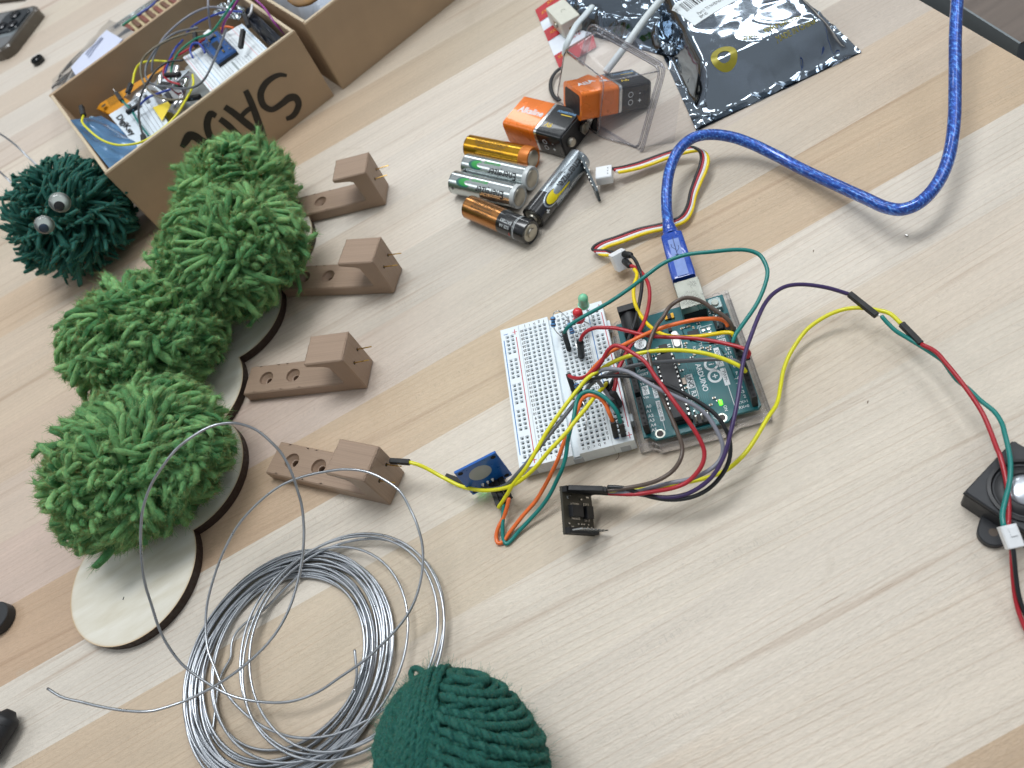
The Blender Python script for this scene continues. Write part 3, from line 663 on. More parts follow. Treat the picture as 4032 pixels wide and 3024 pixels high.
# ------------------------------------------------------------------ bulk tube builder (numpy) for yarn
def multi_tube(paths, radii, sides, cap=True):
    """paths (N,K,3), radii (N,K) -> verts, faces"""
    N, K, _ = paths.shape
    t = np.gradient(paths, axis=1); t /= np.linalg.norm(t, axis=2, keepdims=True)+1e-9
    d = paths[:, -1]-paths[:, 0]; d /= np.linalg.norm(d, axis=1, keepdims=True)+1e-9
    ref = np.where(np.abs(d[:, 2:3]) < .8, np.array([[0, 0, 1.]]), np.array([[1., 0, 0]]))
    x = np.cross(t, np.repeat(ref[:, None, :], K, 1)); x /= np.linalg.norm(x, axis=2, keepdims=True)+1e-9; y = np.cross(t, x)
    a = np.arange(sides)*2*math.pi/sides
    V = paths[:, :, None, :]+radii[:, :, None, None]*(x[:, :, None, :]*np.cos(a)[None, None, :, None]+y[:, :, None, :]*np.sin(a)[None, None, :, None])
    V = V.reshape(-1, 3)
    n = np.arange(N)[:, None, None]*K*sides; k = np.arange(K-1)[None, :, None]*sides; s_ = np.arange(sides)[None, None, :]; s2 = (s_+1) % sides
    q = np.stack([n+k+s_, n+k+s2, n+k+sides+s2, n+k+sides+s_], -1).reshape(-1, 4)
    return V, q
def np_mesh(name, chunks, mats, tints=None, smooth=True):
    """chunks: list of (V, Q, mat_index, tint per face-loop block)"""
    Vs = []; Qs = []; Ms = []; Ts = []; o = 0
    for V, Q, mi, T in chunks:
        Vs.append(V); Qs.append(Q+o); Ms.append(np.full(len(Q), mi)); Ts.append(T); o += len(V)
    V = np.concatenate(Vs)*S; Q = np.concatenate(Qs); Mi = np.concatenate(Ms); T = np.concatenate(Ts)
    me = bpy.data.meshes.new(name); me.vertices.add(len(V)); me.vertices.foreach_set('co', V.astype(np.float32).ravel())
    me.loops.add(len(Q)*4); me.loops.foreach_set('vertex_index', Q.astype(np.int32).ravel())
    me.polygons.add(len(Q)); me.polygons.foreach_set('loop_start', np.arange(0, len(Q)*4, 4, dtype=np.int32))
    me.polygons.foreach_set('material_index', Mi.astype(np.int32)); me.polygons.foreach_set('use_smooth', np.full(len(Q), smooth))
    for m in mats: me.materials.append(m)
    a = me.attributes.new('strand', 'FLOAT', 'POINT'); a.data.foreach_set('value', T.astype(np.float32))
    me.update(calc_edges=True); return me
def yarn_material(name, c1, c2, scale=900, rough=.9):
    m, t, b = nodes_of(name); a = t.nodes.new('ShaderNodeAttribute'); a.attribute_name = 'strand'
    mx = t.nodes.new('ShaderNodeMix'); mx.data_type = 'RGBA'; mx.inputs[6].default_value = hexc(c1); mx.inputs[7].default_value = hexc(c2); t.links.new(a.outputs['Fac'], mx.inputs[0])
    tc = t.nodes.new('ShaderNodeTexCoord'); n = t.nodes.new('ShaderNodeTexNoise'); n.inputs['Scale'].default_value = scale; n.inputs['Detail'].default_value = 3; t.links.new(tc.outputs['Object'], n.inputs[0])
    r = t.nodes.new('ShaderNodeMapRange'); r.inputs['From Min'].default_value = .3; r.inputs['From Max'].default_value = .7; r.inputs['To Min'].default_value = .8; r.inputs['To Max'].default_value = 1.2; t.links.new(n.outputs[0], r.inputs[0])
    sc = t.nodes.new('ShaderNodeVectorMath'); sc.operation = 'SCALE'; t.links.new(mx.outputs[2], sc.inputs[0]); t.links.new(r.outputs[0], sc.inputs['Scale']); t.links.new(sc.outputs[0], b.inputs['Base Color'])
    bp = t.nodes.new('ShaderNodeBump'); bp.inputs['Strength'].default_value = .7; bp.inputs['Distance'].default_value = .0006; t.links.new(n.outputs[0], bp.inputs['Height']); t.links.new(bp.outputs[0], b.inputs['Normal'])
    setp(b, Roughness=rough, Sheen_Weight=.35, Sheen_Roughness=.5, Specular_IOR_Level=.15, Subsurface_Weight=.3, Subsurface_Scale=.002); b.inputs['Sheen Tint'].default_value = hexc(c2)
    return m
def pompom_mesh(name, rng, n, ax, r_str, curl, seg=9, sides=6, fuzz=55, thin=False, mats=None, lenvar=.10):
    """tufts of yarn radiating from the middle of an ellipsoid with semi-axes ax"""
    ax = np.array(ax, float)
    i = np.arange(n)+.5; ph = np.arccos(1-2*i/n); th = math.pi*(1+5**.5)*i
    d = np.stack([np.cos(th)*np.sin(ph), np.sin(th)*np.sin(ph), np.cos(ph)], 1); d += rng.normal(0, .10, d.shape); d /= np.linalg.norm(d, axis=1, keepdims=True)
    d = d[d[:, 2] > -.75]; n = len(d)
    L = (1-np.abs(rng.normal(0, lenvar, n))); L[rng.random(n) < .06] *= 1.12
    s = (np.array([0, .2, .4, .6, .75, .87, .95, .985, 1.0]) if seg == 9 else np.linspace(0, 1, seg))[None, :, None]
    side = rng.normal(0, 1, (n, 3)); side -= (side*d).sum(1, keepdims=True)*d; side /= np.linalg.norm(side, axis=1, keepdims=True)
    side2 = np.cross(d, side)
    # neighbouring tufts lean the same way: smooth field + jitter
    fo = rng.uniform(0, 6, 5); fld = np.stack([np.sin(5.1*d[:, 1]+fo[0])+np.cos(4.3*d[:, 2]+fo[1]), np.cos(4.7*d[:, 0]+fo[2])+np.sin(5.3*d[:, 2]+fo[3]), np.sin(4.9*d[:, 0]+3.2*d[:, 1]+fo[4])], 1); fld -= (fld*d).sum(1, keepdims=True)*d
    lean = (fld*.33+side*np.abs(rng.normal(curl*.85, curl*.6, n))[:, None])[:, None, :]
    u0 = .34
    rad = (u0+(1-u0)*s)
    pts = d[:, None, :]*rad*L[:, None, None]+lean*(np.clip((s-.35)/.65, 0, 1)**2.0)*.55+side2[:, None, :]*np.sin(s*math.pi*1.1)*rng.normal(0, .09, n)[:, None, None]
    rr_ = np.linalg.norm(pts, axis=2, keepdims=True); lim = (L*1.02)[:, None, None]; pts = np.where(rr_ > lim, pts/rr_*lim, pts)
    pts[:, :, 2] -= (s[:, :, 0]**2)*.05
    pts = pts*ax[None, None, :]
    prof = np.array([.6, .75, .9, 1.0, 1.05, 1.0, .86, .55, .05]) if seg == 9 else np.interp(np.linspace(0, 1, seg), [0, .3, .75, .93, 1], [.6, .8, 1.05, 1.05, .35])
    R = r_str*prof[None, :]*rng.uniform(.75, 1.35, n)[:, None]
    V, Q = multi_tube(pts, R, sides); T = np.repeat(rng.random(n), seg*sides)
    ch = [(V, Q, 0, T)]
    if not thin:   # ply twist: two visible sub-strands on the outside of every tuft
        for w in (0, 1):
            a = s[:, :, 0]*9+w*math.pi+rng.random(n)[:, None]*6
            off = (side[:, None, :]*np.cos(a)[:, :, None]+side2[:, None, :]*np.sin(a)[:, :, None])*(R*.45)[:, :, None]
            V2, Q2 = multi_tube(pts+off, R*.72, sides); ch.append((V2, Q2, 0, T*.8+.2*w))
    # fibres lying along every tuft, frayed at the cut ends, plus a few strays
    if fuzz:
        m = n*fuzz; idx = np.repeat(np.arange(n), fuzz); K = 4; q = np.linspace(0, 1, K)[None, :, None]
        tip = rng.random(m) < .45
        f0 = np.where(tip, rng.integers(seg-4, seg-1, m), rng.integers(2, seg-2, m))
        tang = pts[idx, np.minimum(f0+1, seg-1)]-pts[idx, np.maximum(f0-1, 0)]; tang /= np.linalg.norm(tang, axis=1, keepdims=True)+1e-9
        rd = rng.normal(0, 1, (m, 3)); rd -= (rd*tang).sum(1, keepdims=True)*tang; rd /= np.linalg.norm(rd, axis=1, keepdims=True)+1e-9
        out = R[idx, f0][:, None]*(1.25 if not thin else .9)
        fr = rng.random(m)[:, None]**.5
        base = pts[idx, f0]+rd*out*np.where(tip[:, None], fr, 1.0)
        stray = (rng.random(m) < .06)[:, None]
        dv = tang*rng.uniform(.7, 1.0, m)[:, None]+rd*rng.uniform(.05, .55, m)[:, None]+np.where(stray, rng.normal(0, .7, (m, 3)), rng.normal(0, .10, (m, 3)))
        l = rng.uniform(1.4, 3.4, m)[:, None, None]; c2 = rng.normal(0, .22, (m, 3))
        P = base[:, None, :]+dv[:, None, :]*q*l+c2[:, None, :]*(q**2)*l
        V3, Q3 = multi_tube(P, np.full((m, K), .10 if not thin else .07)*np.linspace(1.1, .5, K)[None, :], 3); ch.append((V3, Q3, 1, np.repeat(np.clip(rng.random(m)*.5+(T.reshape(n, -1)[:, 0])[idx]*.5, 0, 1), K*3)))
    # dark core so nothing shows through
    u = np.linspace(0, math.pi, 13); v = np.linspace(0, 2*math.pi, 21)[:-1]
    core = np.array([[math.sin(a)*math.cos(b), math.sin(a)*math.sin(b), math.cos(a)] for a in u for b in v])*ax*.6
    qc = np.array([[i*20+k, i*20+(k+1) % 20, (i+1)*20+(k+1) % 20, (i+1)*20+k] for i in range(12) for k in range(20)]); ch.append((core, qc, 0, np.zeros(len(core))))
    return np_mesh(name, ch, mats)
Y_light = yarn_material('green_wool', '#44774a', '#84b072'); Y_lfuzz = yarn_material('green_wool_fibre', '#4f824f', '#8bb479')
Y_dark = yarn_material('dark_green_yarn', '#20544b', '#37695e', 1500, .8); Y_dfuzz = yarn_material('dark_green_fibre', '#246a5c', '#3a8272', 1500, .8)
def place(name, me, c, rot, label, cat, group=None):
    o = bpy.data.objects.new(name, me); C.objects.link(o); M = Matrix.Translation(Vector(c)) @ Euler(rot).to_matrix().to_4x4(); WM[o.name] = M
    Ms = M.copy(); Ms.translation *= S; o.matrix_world = Ms; return tag(o, label, cat, group)
PG = 'light green pompoms on the wooden cut-out'
def build_pompoms():
    rg = np.random.default_rng(5)
    def pc(u, v, z): return at(u, v, z)
    specs = [((925, 752), 36, (41, 41, 34), 900, 1.55, 'smallest visible light green pompom, tucked against the cardboard box', .3),
             ((905, 985), 40, (48, 45, 35), 1150, 1.6, 'second light green pompom from the box, with the roundest outline', .5),
             ((560, 1335), 37, (51, 42, 36), 1100, 1.6, 'third light green pompom, stretched sideways with long loose tufts', .55),
             ((530, 1812), 35, (54, 47, 33), 1300, 1.6, 'largest light green pompom, nearest the coil of wire', .35)]
    for k, ((u, v), z, ax, n, r, lab, curl) in enumerate(specs):
        me = pompom_mesh('pompom', rg, n, ax, r, curl, mats=[Y_light, Y_lfuzz], lenvar=.13)
        place('pompom', me, pc(u, v, z), (0, 0, -.35 if k == 2 else -.2), lab, 'pompom', PG)
    me = pompom_mesh('head_pompom', rg, 1000, (45, 45, 40), 1.2, .34, seg=9, sides=6, fuzz=16, thin=True, mats=[Y_dark, Y_dfuzz], lenvar=.08)
    root = thing('pompom_creature', 'dark green pompom head with two googly eyes and bent wire feelers', 'pompom', frame(*at(275, 850, 34), 0))
    o = bpy.data.objects.new('yarn_tufts', me); C.objects.link(o); o.parent = root; WM[o.name] = WM[root.name]
    c = at(275, 850, 34)
    for (u, v, z, r, iris) in ((236, 797, 79, 6.0, '#16181a'), (175, 885, 74, 5.5, '#23405c')):
        p = at(u, v, z); nrm = ((p-c).normalized()+(CAMO-p).normalized()*1.2).normalized(); M = axes(p, Vector((1, .2, 0)).cross(nrm), nrm, nrm)
        m = MB(); m.lathe([(0, -1.5), (r*.98, -1.5), (r, 0), (r*.98, .4), (0, .45)], 28, 0, M); e_ = m.build('googly_eye', mat('eye_white', '#dfe8e2', .35, var=.02), root, smooth=40)
        m = MB(); m.lathe([(r*.5, .5), (r*.5, .9), (0, .95)], 22, 0, M @ Matrix.Translation((r*.25, -r*.3, 0))); m.build('pupil', mat('pupil_'+iris[1:], iris, .2, var=.0), e_, smooth=40)
        m = MB(); m.lathe([(r*math.cos(a), .5+r*.55*math.sin(a)) for a in [i*math.pi/2/8 for i in range(9)]], 28, 0, M); m.build('clear_dome', clear_mat('eye_dome', rough=.02, film=.35), e_, smooth=60)
    alu = M_alu
    for pts in ([(-30, 510, 60), (0, 527, 62), (60, 570, 62), (110, 618, 58), (150, 655, 52)], [(-30, 650, 50), (0, 677, 52), (30, 705, 52), (60, 735, 48)]):
        m = MB(); m.tube(path(pts, 5), .75, 8); m.build('wire_feeler', alu, root)
M_alu = mat('aluminium_wire', '#b2b6bb', .30, 1.0, var=.08, vscale=200)
build_pompoms()

# ------------------------------------------------------------------ plywood cut-out (chain of discs)
def build_plywood():
    cs = [(-211.5, 261.5), (-172, 301), (-157.5, 354.5), (-118, 394.5), (-82, 437)]; R = [37.5, 37.0, 37.0, 36.5, 36.5]
    # union outline by marching an angle on every circle and keeping what is outside the others
    pts = []
    chain = []
    def inside(p, k): return any((p-Vector(cs[j])).length < R[j]-1e-4 for j in range(len(cs)) if j != k)
    N = 240; loops = []
    def arc(k, a0, a1, ccw=True):
        out = []; n = max(4, int(abs(a1-a0)/(2*math.pi)*110))
        for i in range(n+1): a = a0+(a1-a0)*i/n; out.append((cs[k][0]+R[k]*math.cos(a), cs[k][1]+R[k]*math.sin(a)))
        return out
    def isect(i, j):
        d = Vector(cs[j])-Vector(cs[i]); L = d.length; a = (L*L+R[i]**2-R[j]**2)/(2*L); h = math.sqrt(max(0, R[i]**2-a*a)); m = Vector(cs[i])+d/L*a; n = Vector((-d.y, d.x))/L
        return m-n*h, m+n*h              # right side, left side going i->j
    ang = lambda k, p: math.atan2(p.y-cs[k][1], p.x-cs[k][0])
    right = []; left = []
    n = len(cs); P = [isect(i, i+1) for i in range(n-1)]
    outline = []
    # first disc: from left intersection round the back to right intersection
    a0 = ang(0, P[0][1]); a1 = ang(0, P[0][0]);
    while a1 < a0: a1 += 2*math.pi
    outline += arc(0, a0, a1)[:-1]
    for k in range(1, n-1):
        a0 = ang(k, P[k-1][0]); a1 = ang(k, P[k][0])
        while a1 < a0: a1 += 2*math.pi
        outline += arc(k, a0, a1)[:-1]
    a0 = ang(n-1, P[-1][0]); a1 = ang(n-1, P[-1][1])
    while a1 < a0: a1 += 2*math.pi
    outline += arc(n-1, a0, a1)[:-1]
    for k in range(n-2, 0, -1):
        a0 = ang(k, P[k][1]); a1 = ang(k, P[k-1][1])
        while a1 < a0: a1 += 2*math.pi
        outline += arc(k, a0, a1)[:-1]
    # top face: inner pale wood plus scorched rim band
    ply, t, b = nodes_of('birch_plywood'); tc = t.nodes.new('ShaderNodeTexCoord'); mp = t.nodes.new('ShaderNodeMapping'); mp.inputs['Rotation'].default_value = (0, 0, .4); mp.inputs['Scale'].default_value = (40, 160, 40)
    t.links.new(tc.outputs['Object'], mp.inputs[0]); nz = t.nodes.new('ShaderNodeTexNoise'); nz.inputs['Scale'].default_value = 1.0; nz.inputs['Detail'].default_value = 4; t.links.new(mp.outputs[0], nz.inputs[0])
    r = t.nodes.new('ShaderNodeValToRGB'); r.color_ramp.elements[0].position = .3; r.color_ramp.elements[0].color = hexc('#d3ccb9'); r.color_ramp.elements[1].position = .65; r.color_ramp.elements[1].color = hexc('#e4e0d4'); t.links.new(nz.outputs[0], r.inputs[0])
    at_ = t.nodes.new('ShaderNodeAttribute'); at_.attribute_name = 'scorch'; mx = t.nodes.new('ShaderNodeMix'); mx.data_type = 'RGBA'; t.links.new(at_.outputs['Fac'], mx.inputs[0]); t.links.new(r.outputs[0], mx.inputs[6]); mx.inputs[7].default_value = hexc('#b98f4e'); t.links.new(mx.outputs[2], b.inputs['Base Color']); setp(b, Roughness=.75)
    z = 6.0; rings = [outline]; 
    for d_ in (.5, 1.2, 2.6): rings.append(inset(outline, d_))
    m = MB(); n_ = len(outline)
    for k in range(3): m.grid([[(x, y, z) for x, y in rings[k]], [(x, y, z) for x, y in rings[k+1]]], 0, None, True)
    m.poly([(x, y, z) for x, y in rings[3]])
    root = thing('wooden_cutout', 'pale plywood cut-out of joined discs with scorched dark edges, under the green pompoms', 'wood cut-out', frame(-170, 320, 0, 0))
    top = m.build('top_face', ply, root, smooth=0)
    nv = len(top.data.vertices); A = top.data.attributes.new('scorch', 'FLOAT', 'POINT'); vals = []
    for k in range(3): vals += [(.75, .30, .06)[k]]*n_ + [(.30, .06, 0)[k]]*n_
    vals += [0]*(nv-len(vals)); A.data.foreach_set('value', vals[:nv])
    for z0, z1, ins_ in ((.2, 2.95, .15), (3.05, 5.99, 0.0)):
        m = MB(); o_ = inset(outline, ins_) if ins_ else outline
        m.grid([[(x, y, z0) for x, y in o_], [(x, y, z1) for x, y in o_]], 0, None, True); m.poly([(x, y, z0) for x, y in o_][::-1]); m.poly([(x, y, z1-.01) for x, y in inset(o_, .05)])
        m.build('scorched_layer', mat('laser_burnt_edge', '#33241c', .7, var=.25, vscale=500), root, smooth=50)
    m = MB(); m.bar(at(488, 2350, 6.05), at(484, 2362, 6.05), .5, .1); m.build('pencil_tick', M_blackink, root)
build_plywood()

# ------------------------------------------------------------------ 3D-printed hooks
def hook_plastic():
    m, t, b = nodes_of('brown_printed_plastic'); tc = t.nodes.new('ShaderNodeTexCoord'); mp = t.nodes.new('ShaderNodeMapping'); mp.inputs['Scale'].default_value = (12, 2600, 12)
    t.links.new(tc.outputs['Object'], mp.inputs[0]); n = t.nodes.new('ShaderNodeTexNoise'); n.inputs['Scale'].default_value = 1; n.inputs['Detail'].default_value = 2; t.links.new(mp.outputs[0], n.inputs[0])
    r = t.nodes.new('ShaderNodeMapRange'); r.inputs['From Min'].default_value = .3; r.inputs['From Max'].default_value = .7; r.inputs['To Min'].default_value = .86; r.inputs['To Max'].default_value = 1.12; t.links.new(n.outputs[0], r.inputs[0])
    x = t.nodes.new('ShaderNodeVectorMath'); x.operation = 'SCALE'; x.inputs[0].default_value = hexc('#9e8672')[:3]; t.links.new(r.outputs[0], x.inputs['Scale']); t.links.new(x.outputs[0], b.inputs['Base Color'])
    w = t.nodes.new('ShaderNodeTexWave'); w.bands_direction = 'Y'; w.inputs['Scale'].default_value = 900; w.inputs['Distortion'].default_value = .6; t.links.new(tc.outputs['Object'], w.inputs[0])
    bp = t.nodes.new('ShaderNodeBump'); bp.inputs['Strength'].default_value = .35; bp.inputs['Distance'].default_value = .0002; t.links.new(w.outputs[0], bp.inputs['Height']); t.links.new(bp.outputs[0], b.inputs['Normal'])
    setp(b, Roughness=.42); return m
M_hook = hook_plastic()
def build_hook():
    root = thing('printed_hook', '', 'hook', Matrix()); w = 18.5; L = 76.0
    prof = [(0, 0), (L-1, 0), (L, 1), (L, 28), (L-1.2, 29.2), (L-22.5, 29.2), (L-23.5, 28.0), (L-23.3, 26.4), (L-13.5, 24.6), (L-11.6, 23.4), (L-10.6, 8.8), (L-12.0, 7.8), (1, 7.8), (0, 6.8)]
    # bar with two countersunk holes is built as strips round the holes
    n = len(prof); m = MB(); ys = [-w/2, -w/2+.7, w/2-.7, w/2]
    P2 = prof; ip = inset(P2, .55)
    rows = [[(x, -w/2, z) for x, z in ip], [(x, -w/2+.6, z) for x, z in P2], [(x, w/2-.6, z) for x, z in P2], [(x, w/2, z) for x, z in ip]]
    # side faces (concave polygons are fine as n-gons)
    m.add(rows[0], [tuple(range(n))]); m.add(rows[3], [tuple(range(n-1, -1, -1))])
    for a in range(3):
        vs = rows[a]+rows[a+1]; fs = []
        for i in range(n):
            j = (i+1) % n
            if a == 1 and i == 11: continue       # top of the bar gets holes
            fs.append((j, i, n+i, n+j))
        m.add(vs, fs)
    # top of bar: x 1 .. L-12, y +-(w/2-.6), holes at x=13, 31
    x0, x1, yb, z = 1.0, L-12.0, w/2-.6, 7.8; hr = 4.3; hx = [13.5, 31.0]; xs = [x0, hx[0]-6.5, hx[0]+6.5, hx[1]-6.5, hx[1]+6.5, x1]
    for k in (0, 2, 4): m.add([(xs[k], -yb, z), (xs[k+1], -yb, z), (xs[k+1], yb, z), (xs[k], yb, z)], [(0, 1, 2, 3)])
    K = 32
    for cx in hx:
        outer = []; inner = []
        for i in range(K):
            a = 2*math.pi*(i+.5)/K; c_, s_ = math.cos(a), math.sin(a); k = min(6.5/abs(c_) if abs(c_) > 1e-6 else 1e9, yb/abs(s_) if abs(s_) > 1e-6 else 1e9); outer.append((cx+c_*k, s_*k, z)); inner.append((cx+hr*c_, hr*s_, z))
        m.grid([outer, inner], 0, None, True)
        for sx in (-1, 1):
            for sy in (-1, 1):
                pass
        cone = [[(cx+r_*math.cos(2*math.pi*(i+.5)/K), r_*math.sin(2*math.pi*(i+.5)/K), zz) for i in range(K)] for r_, zz in ((hr, z), (hr-.3, z-1.4), (2.4, z-3.4), (1.9, z-3.6), (1.9, .6))]
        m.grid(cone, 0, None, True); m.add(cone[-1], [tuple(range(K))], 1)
    # ragged print zits on the edge of the cap
    rnd = random.Random(3)
    for i in range(26):
        y = -w/2+.5+i*(w-1)/25; m.box((L-.7, y, 28.9), (rnd.uniform(.5, 1.5), .5, .35)); 
        m.box((L-22.9, y, 28.9), (rnd.uniform(.3, 1.0), .5, .3))
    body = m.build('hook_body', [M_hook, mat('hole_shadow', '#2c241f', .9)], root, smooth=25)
    for y in (-3.8, 4.8):
        m = MB(); m.tube([(L-2, y, 18.0), (L+3, y+.1, 18.3), (L+8.5, y+.7, 18.2)], .32, 8); m.build('brass_pin', M_gold, root)
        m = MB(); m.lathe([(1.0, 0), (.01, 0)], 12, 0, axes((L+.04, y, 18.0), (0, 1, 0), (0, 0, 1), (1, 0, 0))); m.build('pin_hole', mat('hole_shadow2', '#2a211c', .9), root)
    return root
hook0 = build_hook()
def copy_tree(o, parent=None):
    c = o.copy(); C.objects.link(c); 
    if parent is not None: c.parent = parent
    for ch in o.children: copy_tree(ch, c)
    return c
def hook_at(o, px_front, px_left, label):
    """px_front: foot of the outer wall's near corner; px_left: far end's near corner"""
    b = at(*px_front); a = at(*px_left); d = (b-a).normalized(); y = Vector((-d.y, d.x, 0)); org = b-d*76+y*9.25
    M = axes((org.x, org.y, .05), d, y, (0, 0, 1)); Ms = M.copy(); Ms.translation = M.translation*S; o.matrix_world = Ms; tag(o, label, 'hook', 'brown hooks along the wooden cut-out'); return M
HM = []
hs = [((1522, 808), (1179, 889), 'brown printed hook farthest from the coil, half hidden behind the rounder pompom'), ((1555, 1156), (1130, 1172), 'brown printed hook with its bar running under the second pompom'),
      ((1449, 1531), (988, 1579), 'brown printed hook with both screw holes showing, nothing lying over it'), ((1541, 1992), (1040, 1876), 'brown printed hook under the loose wire loops, yellow jumper wire on its pin')]
for i, (f, l, lab) in enumerate(hs): HM.append(hook_at(hook0 if i == 0 else copy_tree(hook0), f, l, lab))

# ------------------------------------------------------------------ coil of aluminium wire
def build_coil():
    pts = [(188, 2711, 42.0), (243, 2744, 42.0), (317, 2763, 42.0), (391, 2781, 41.0), (502, 2799, 40.0), (600, 2799, 38.0), (700, 2770, 34.0), (745, 2753, 33.1), (868, 2688, 32.2), (976, 2609, 32.3), (1070, 2515, 33.6), (1135, 2406, 35.1), (1179, 2262, 37.8), (1197, 2117, 42.9), (1189, 1994, 48.4), (1170, 1925, 53.5), (1151, 1867, 58.2), (1112, 1790, 63.5), (1069, 1742, 68.3), (1011, 1694, 73.4), (948, 1670, 78.5), (896, 1666, 82.3), (829, 1680, 85.3), (763, 1716, 86.3), (697, 1766, 86.0), (644, 1832, 83.3), (597, 1905, 79.3), (564, 1998, 74.3), (554, 2097, 67.5), (557, 2197, 60.4), (571, 2296, 52.3), (597, 2382, 44.5), (630, 2482, 36.2), (670, 2555, 29.5), (723, 2621, 23.4), (803, 2681, 17.9), (911, 2739, 12.8), (1034, 2764, 10.1), (1150, 2761, 9.6), (1251, 2725, 9.3), (1338, 2667, 10.2), (1432, 2602, 11.1), (1504, 2537, 12.0), (1584, 2450, 14.0), (1634, 2363, 17.0), (1663, 2247, 20.0), (1663, 2146, 23.0), (1642, 2066, 26.0), (1614, 2002, 28.0), (1575, 1935, 31.0), (1517, 1891, 33.0), (1445, 1858, 35.0), (1358, 1848, 36.0), (1276, 1858, 36.0), (1199, 1875, 35.0), (1117, 1906, 33.0), (1059, 1944, 31.0), (996, 2000, 28.0), (933, 2074, 24.0), (882, 2168, 20.0), (846, 2262, 16.0), (817, 2370, 12.0), (810, 2442, 10.0), (817, 2551, 8.0), (846, 2631, 7.0), (889, 2725, 6.0), (976, 2819, 5.0), (1070, 2876, 5.0), (1179, 2905, 5.0), (1323, 2891, 5.0), (1468, 2826, 5.0)]
    W = catmull([at(*p) for p in pts], 5)
    rnd = random.Random(12)
    prm = []
    def turns(c, R0, n, z0, spread, layers=3):
        for k in range(n): prm.append((R0+rnd.uniform(-spread, spread), c[0]+rnd.gauss(0, 1.2), c[1]+rnd.gauss(0, 1.2), z0+(k % layers)*1.05+rnd.uniform(0, .4), rnd.uniform(0, 1.3), rnd.uniform(0, .5), rnd.uniform(0, 6.28), rnd.uniform(0, 6.28)))
    turns((-119, 166), 49.5, 4, 4.5, 2.6)
    prm.append((47, -134, 169, 6, .5, .2, 1, 2)); turns((-148.5, 172), 47.5, 16, .8, 6.6, 4); turns((-147, 174), 39.5, 3, 1.2, 1.8)
    big = []
    for k in range(len(prm)-1):
        for i in range(26):
            f = i/26; f = f*f*(3-2*f); R, cx, cy, z, w1, w2, p1, p2 = [a_*(1-f)+b_*f for a_, b_ in zip(prm[k], prm[k+1])]
            a = -.8-2*math.pi*i/26; rr = R+w1*math.sin(2*a+p1)+w2*math.sin(3*a+p2); big.append(Vector((cx+rr*math.cos(a), cy+rr*math.sin(a)*.985, z+rnd.uniform(-.1, .1))))
    ring = inner = []
    endp = [at(1395, 2720, 4), at(1405, 2660, 5), at(1400, 2600, 6), at(1396, 2560, 6.5)]
    full = W+[Vector((a.x, a.y, a.z)) for a in catmull(big+ring+inner+endp, 3)]
    m = MB(); m.tube(full, .62, 7); o = m.build('wire_coil', M_alu, base=(-148, 172, 0), smooth=60)
    tag(o, 'loosely coiled shiny silver craft wire with loops springing over the hook and wood', 'wire')
    m = MB(); m.tube(catmull([at(*p) for p in ((1185, 2258, 4), (1110, 2330, 3), (1040, 2400, 2.5), (965, 2455, 2), (925, 2500, 2), (912, 2540, 2), (908, 2590, 1.5), (880, 2640, 1.5), (862, 2690, 1.5), (850, 2780, 1.5), (835, 2900, 1.5))], 5), .6, 7); o = m.build('wire_offcut', M_alu, smooth=60)
    tag(o, 'kinked silver wire end crossing inside the coil', 'wire')
build_coil()

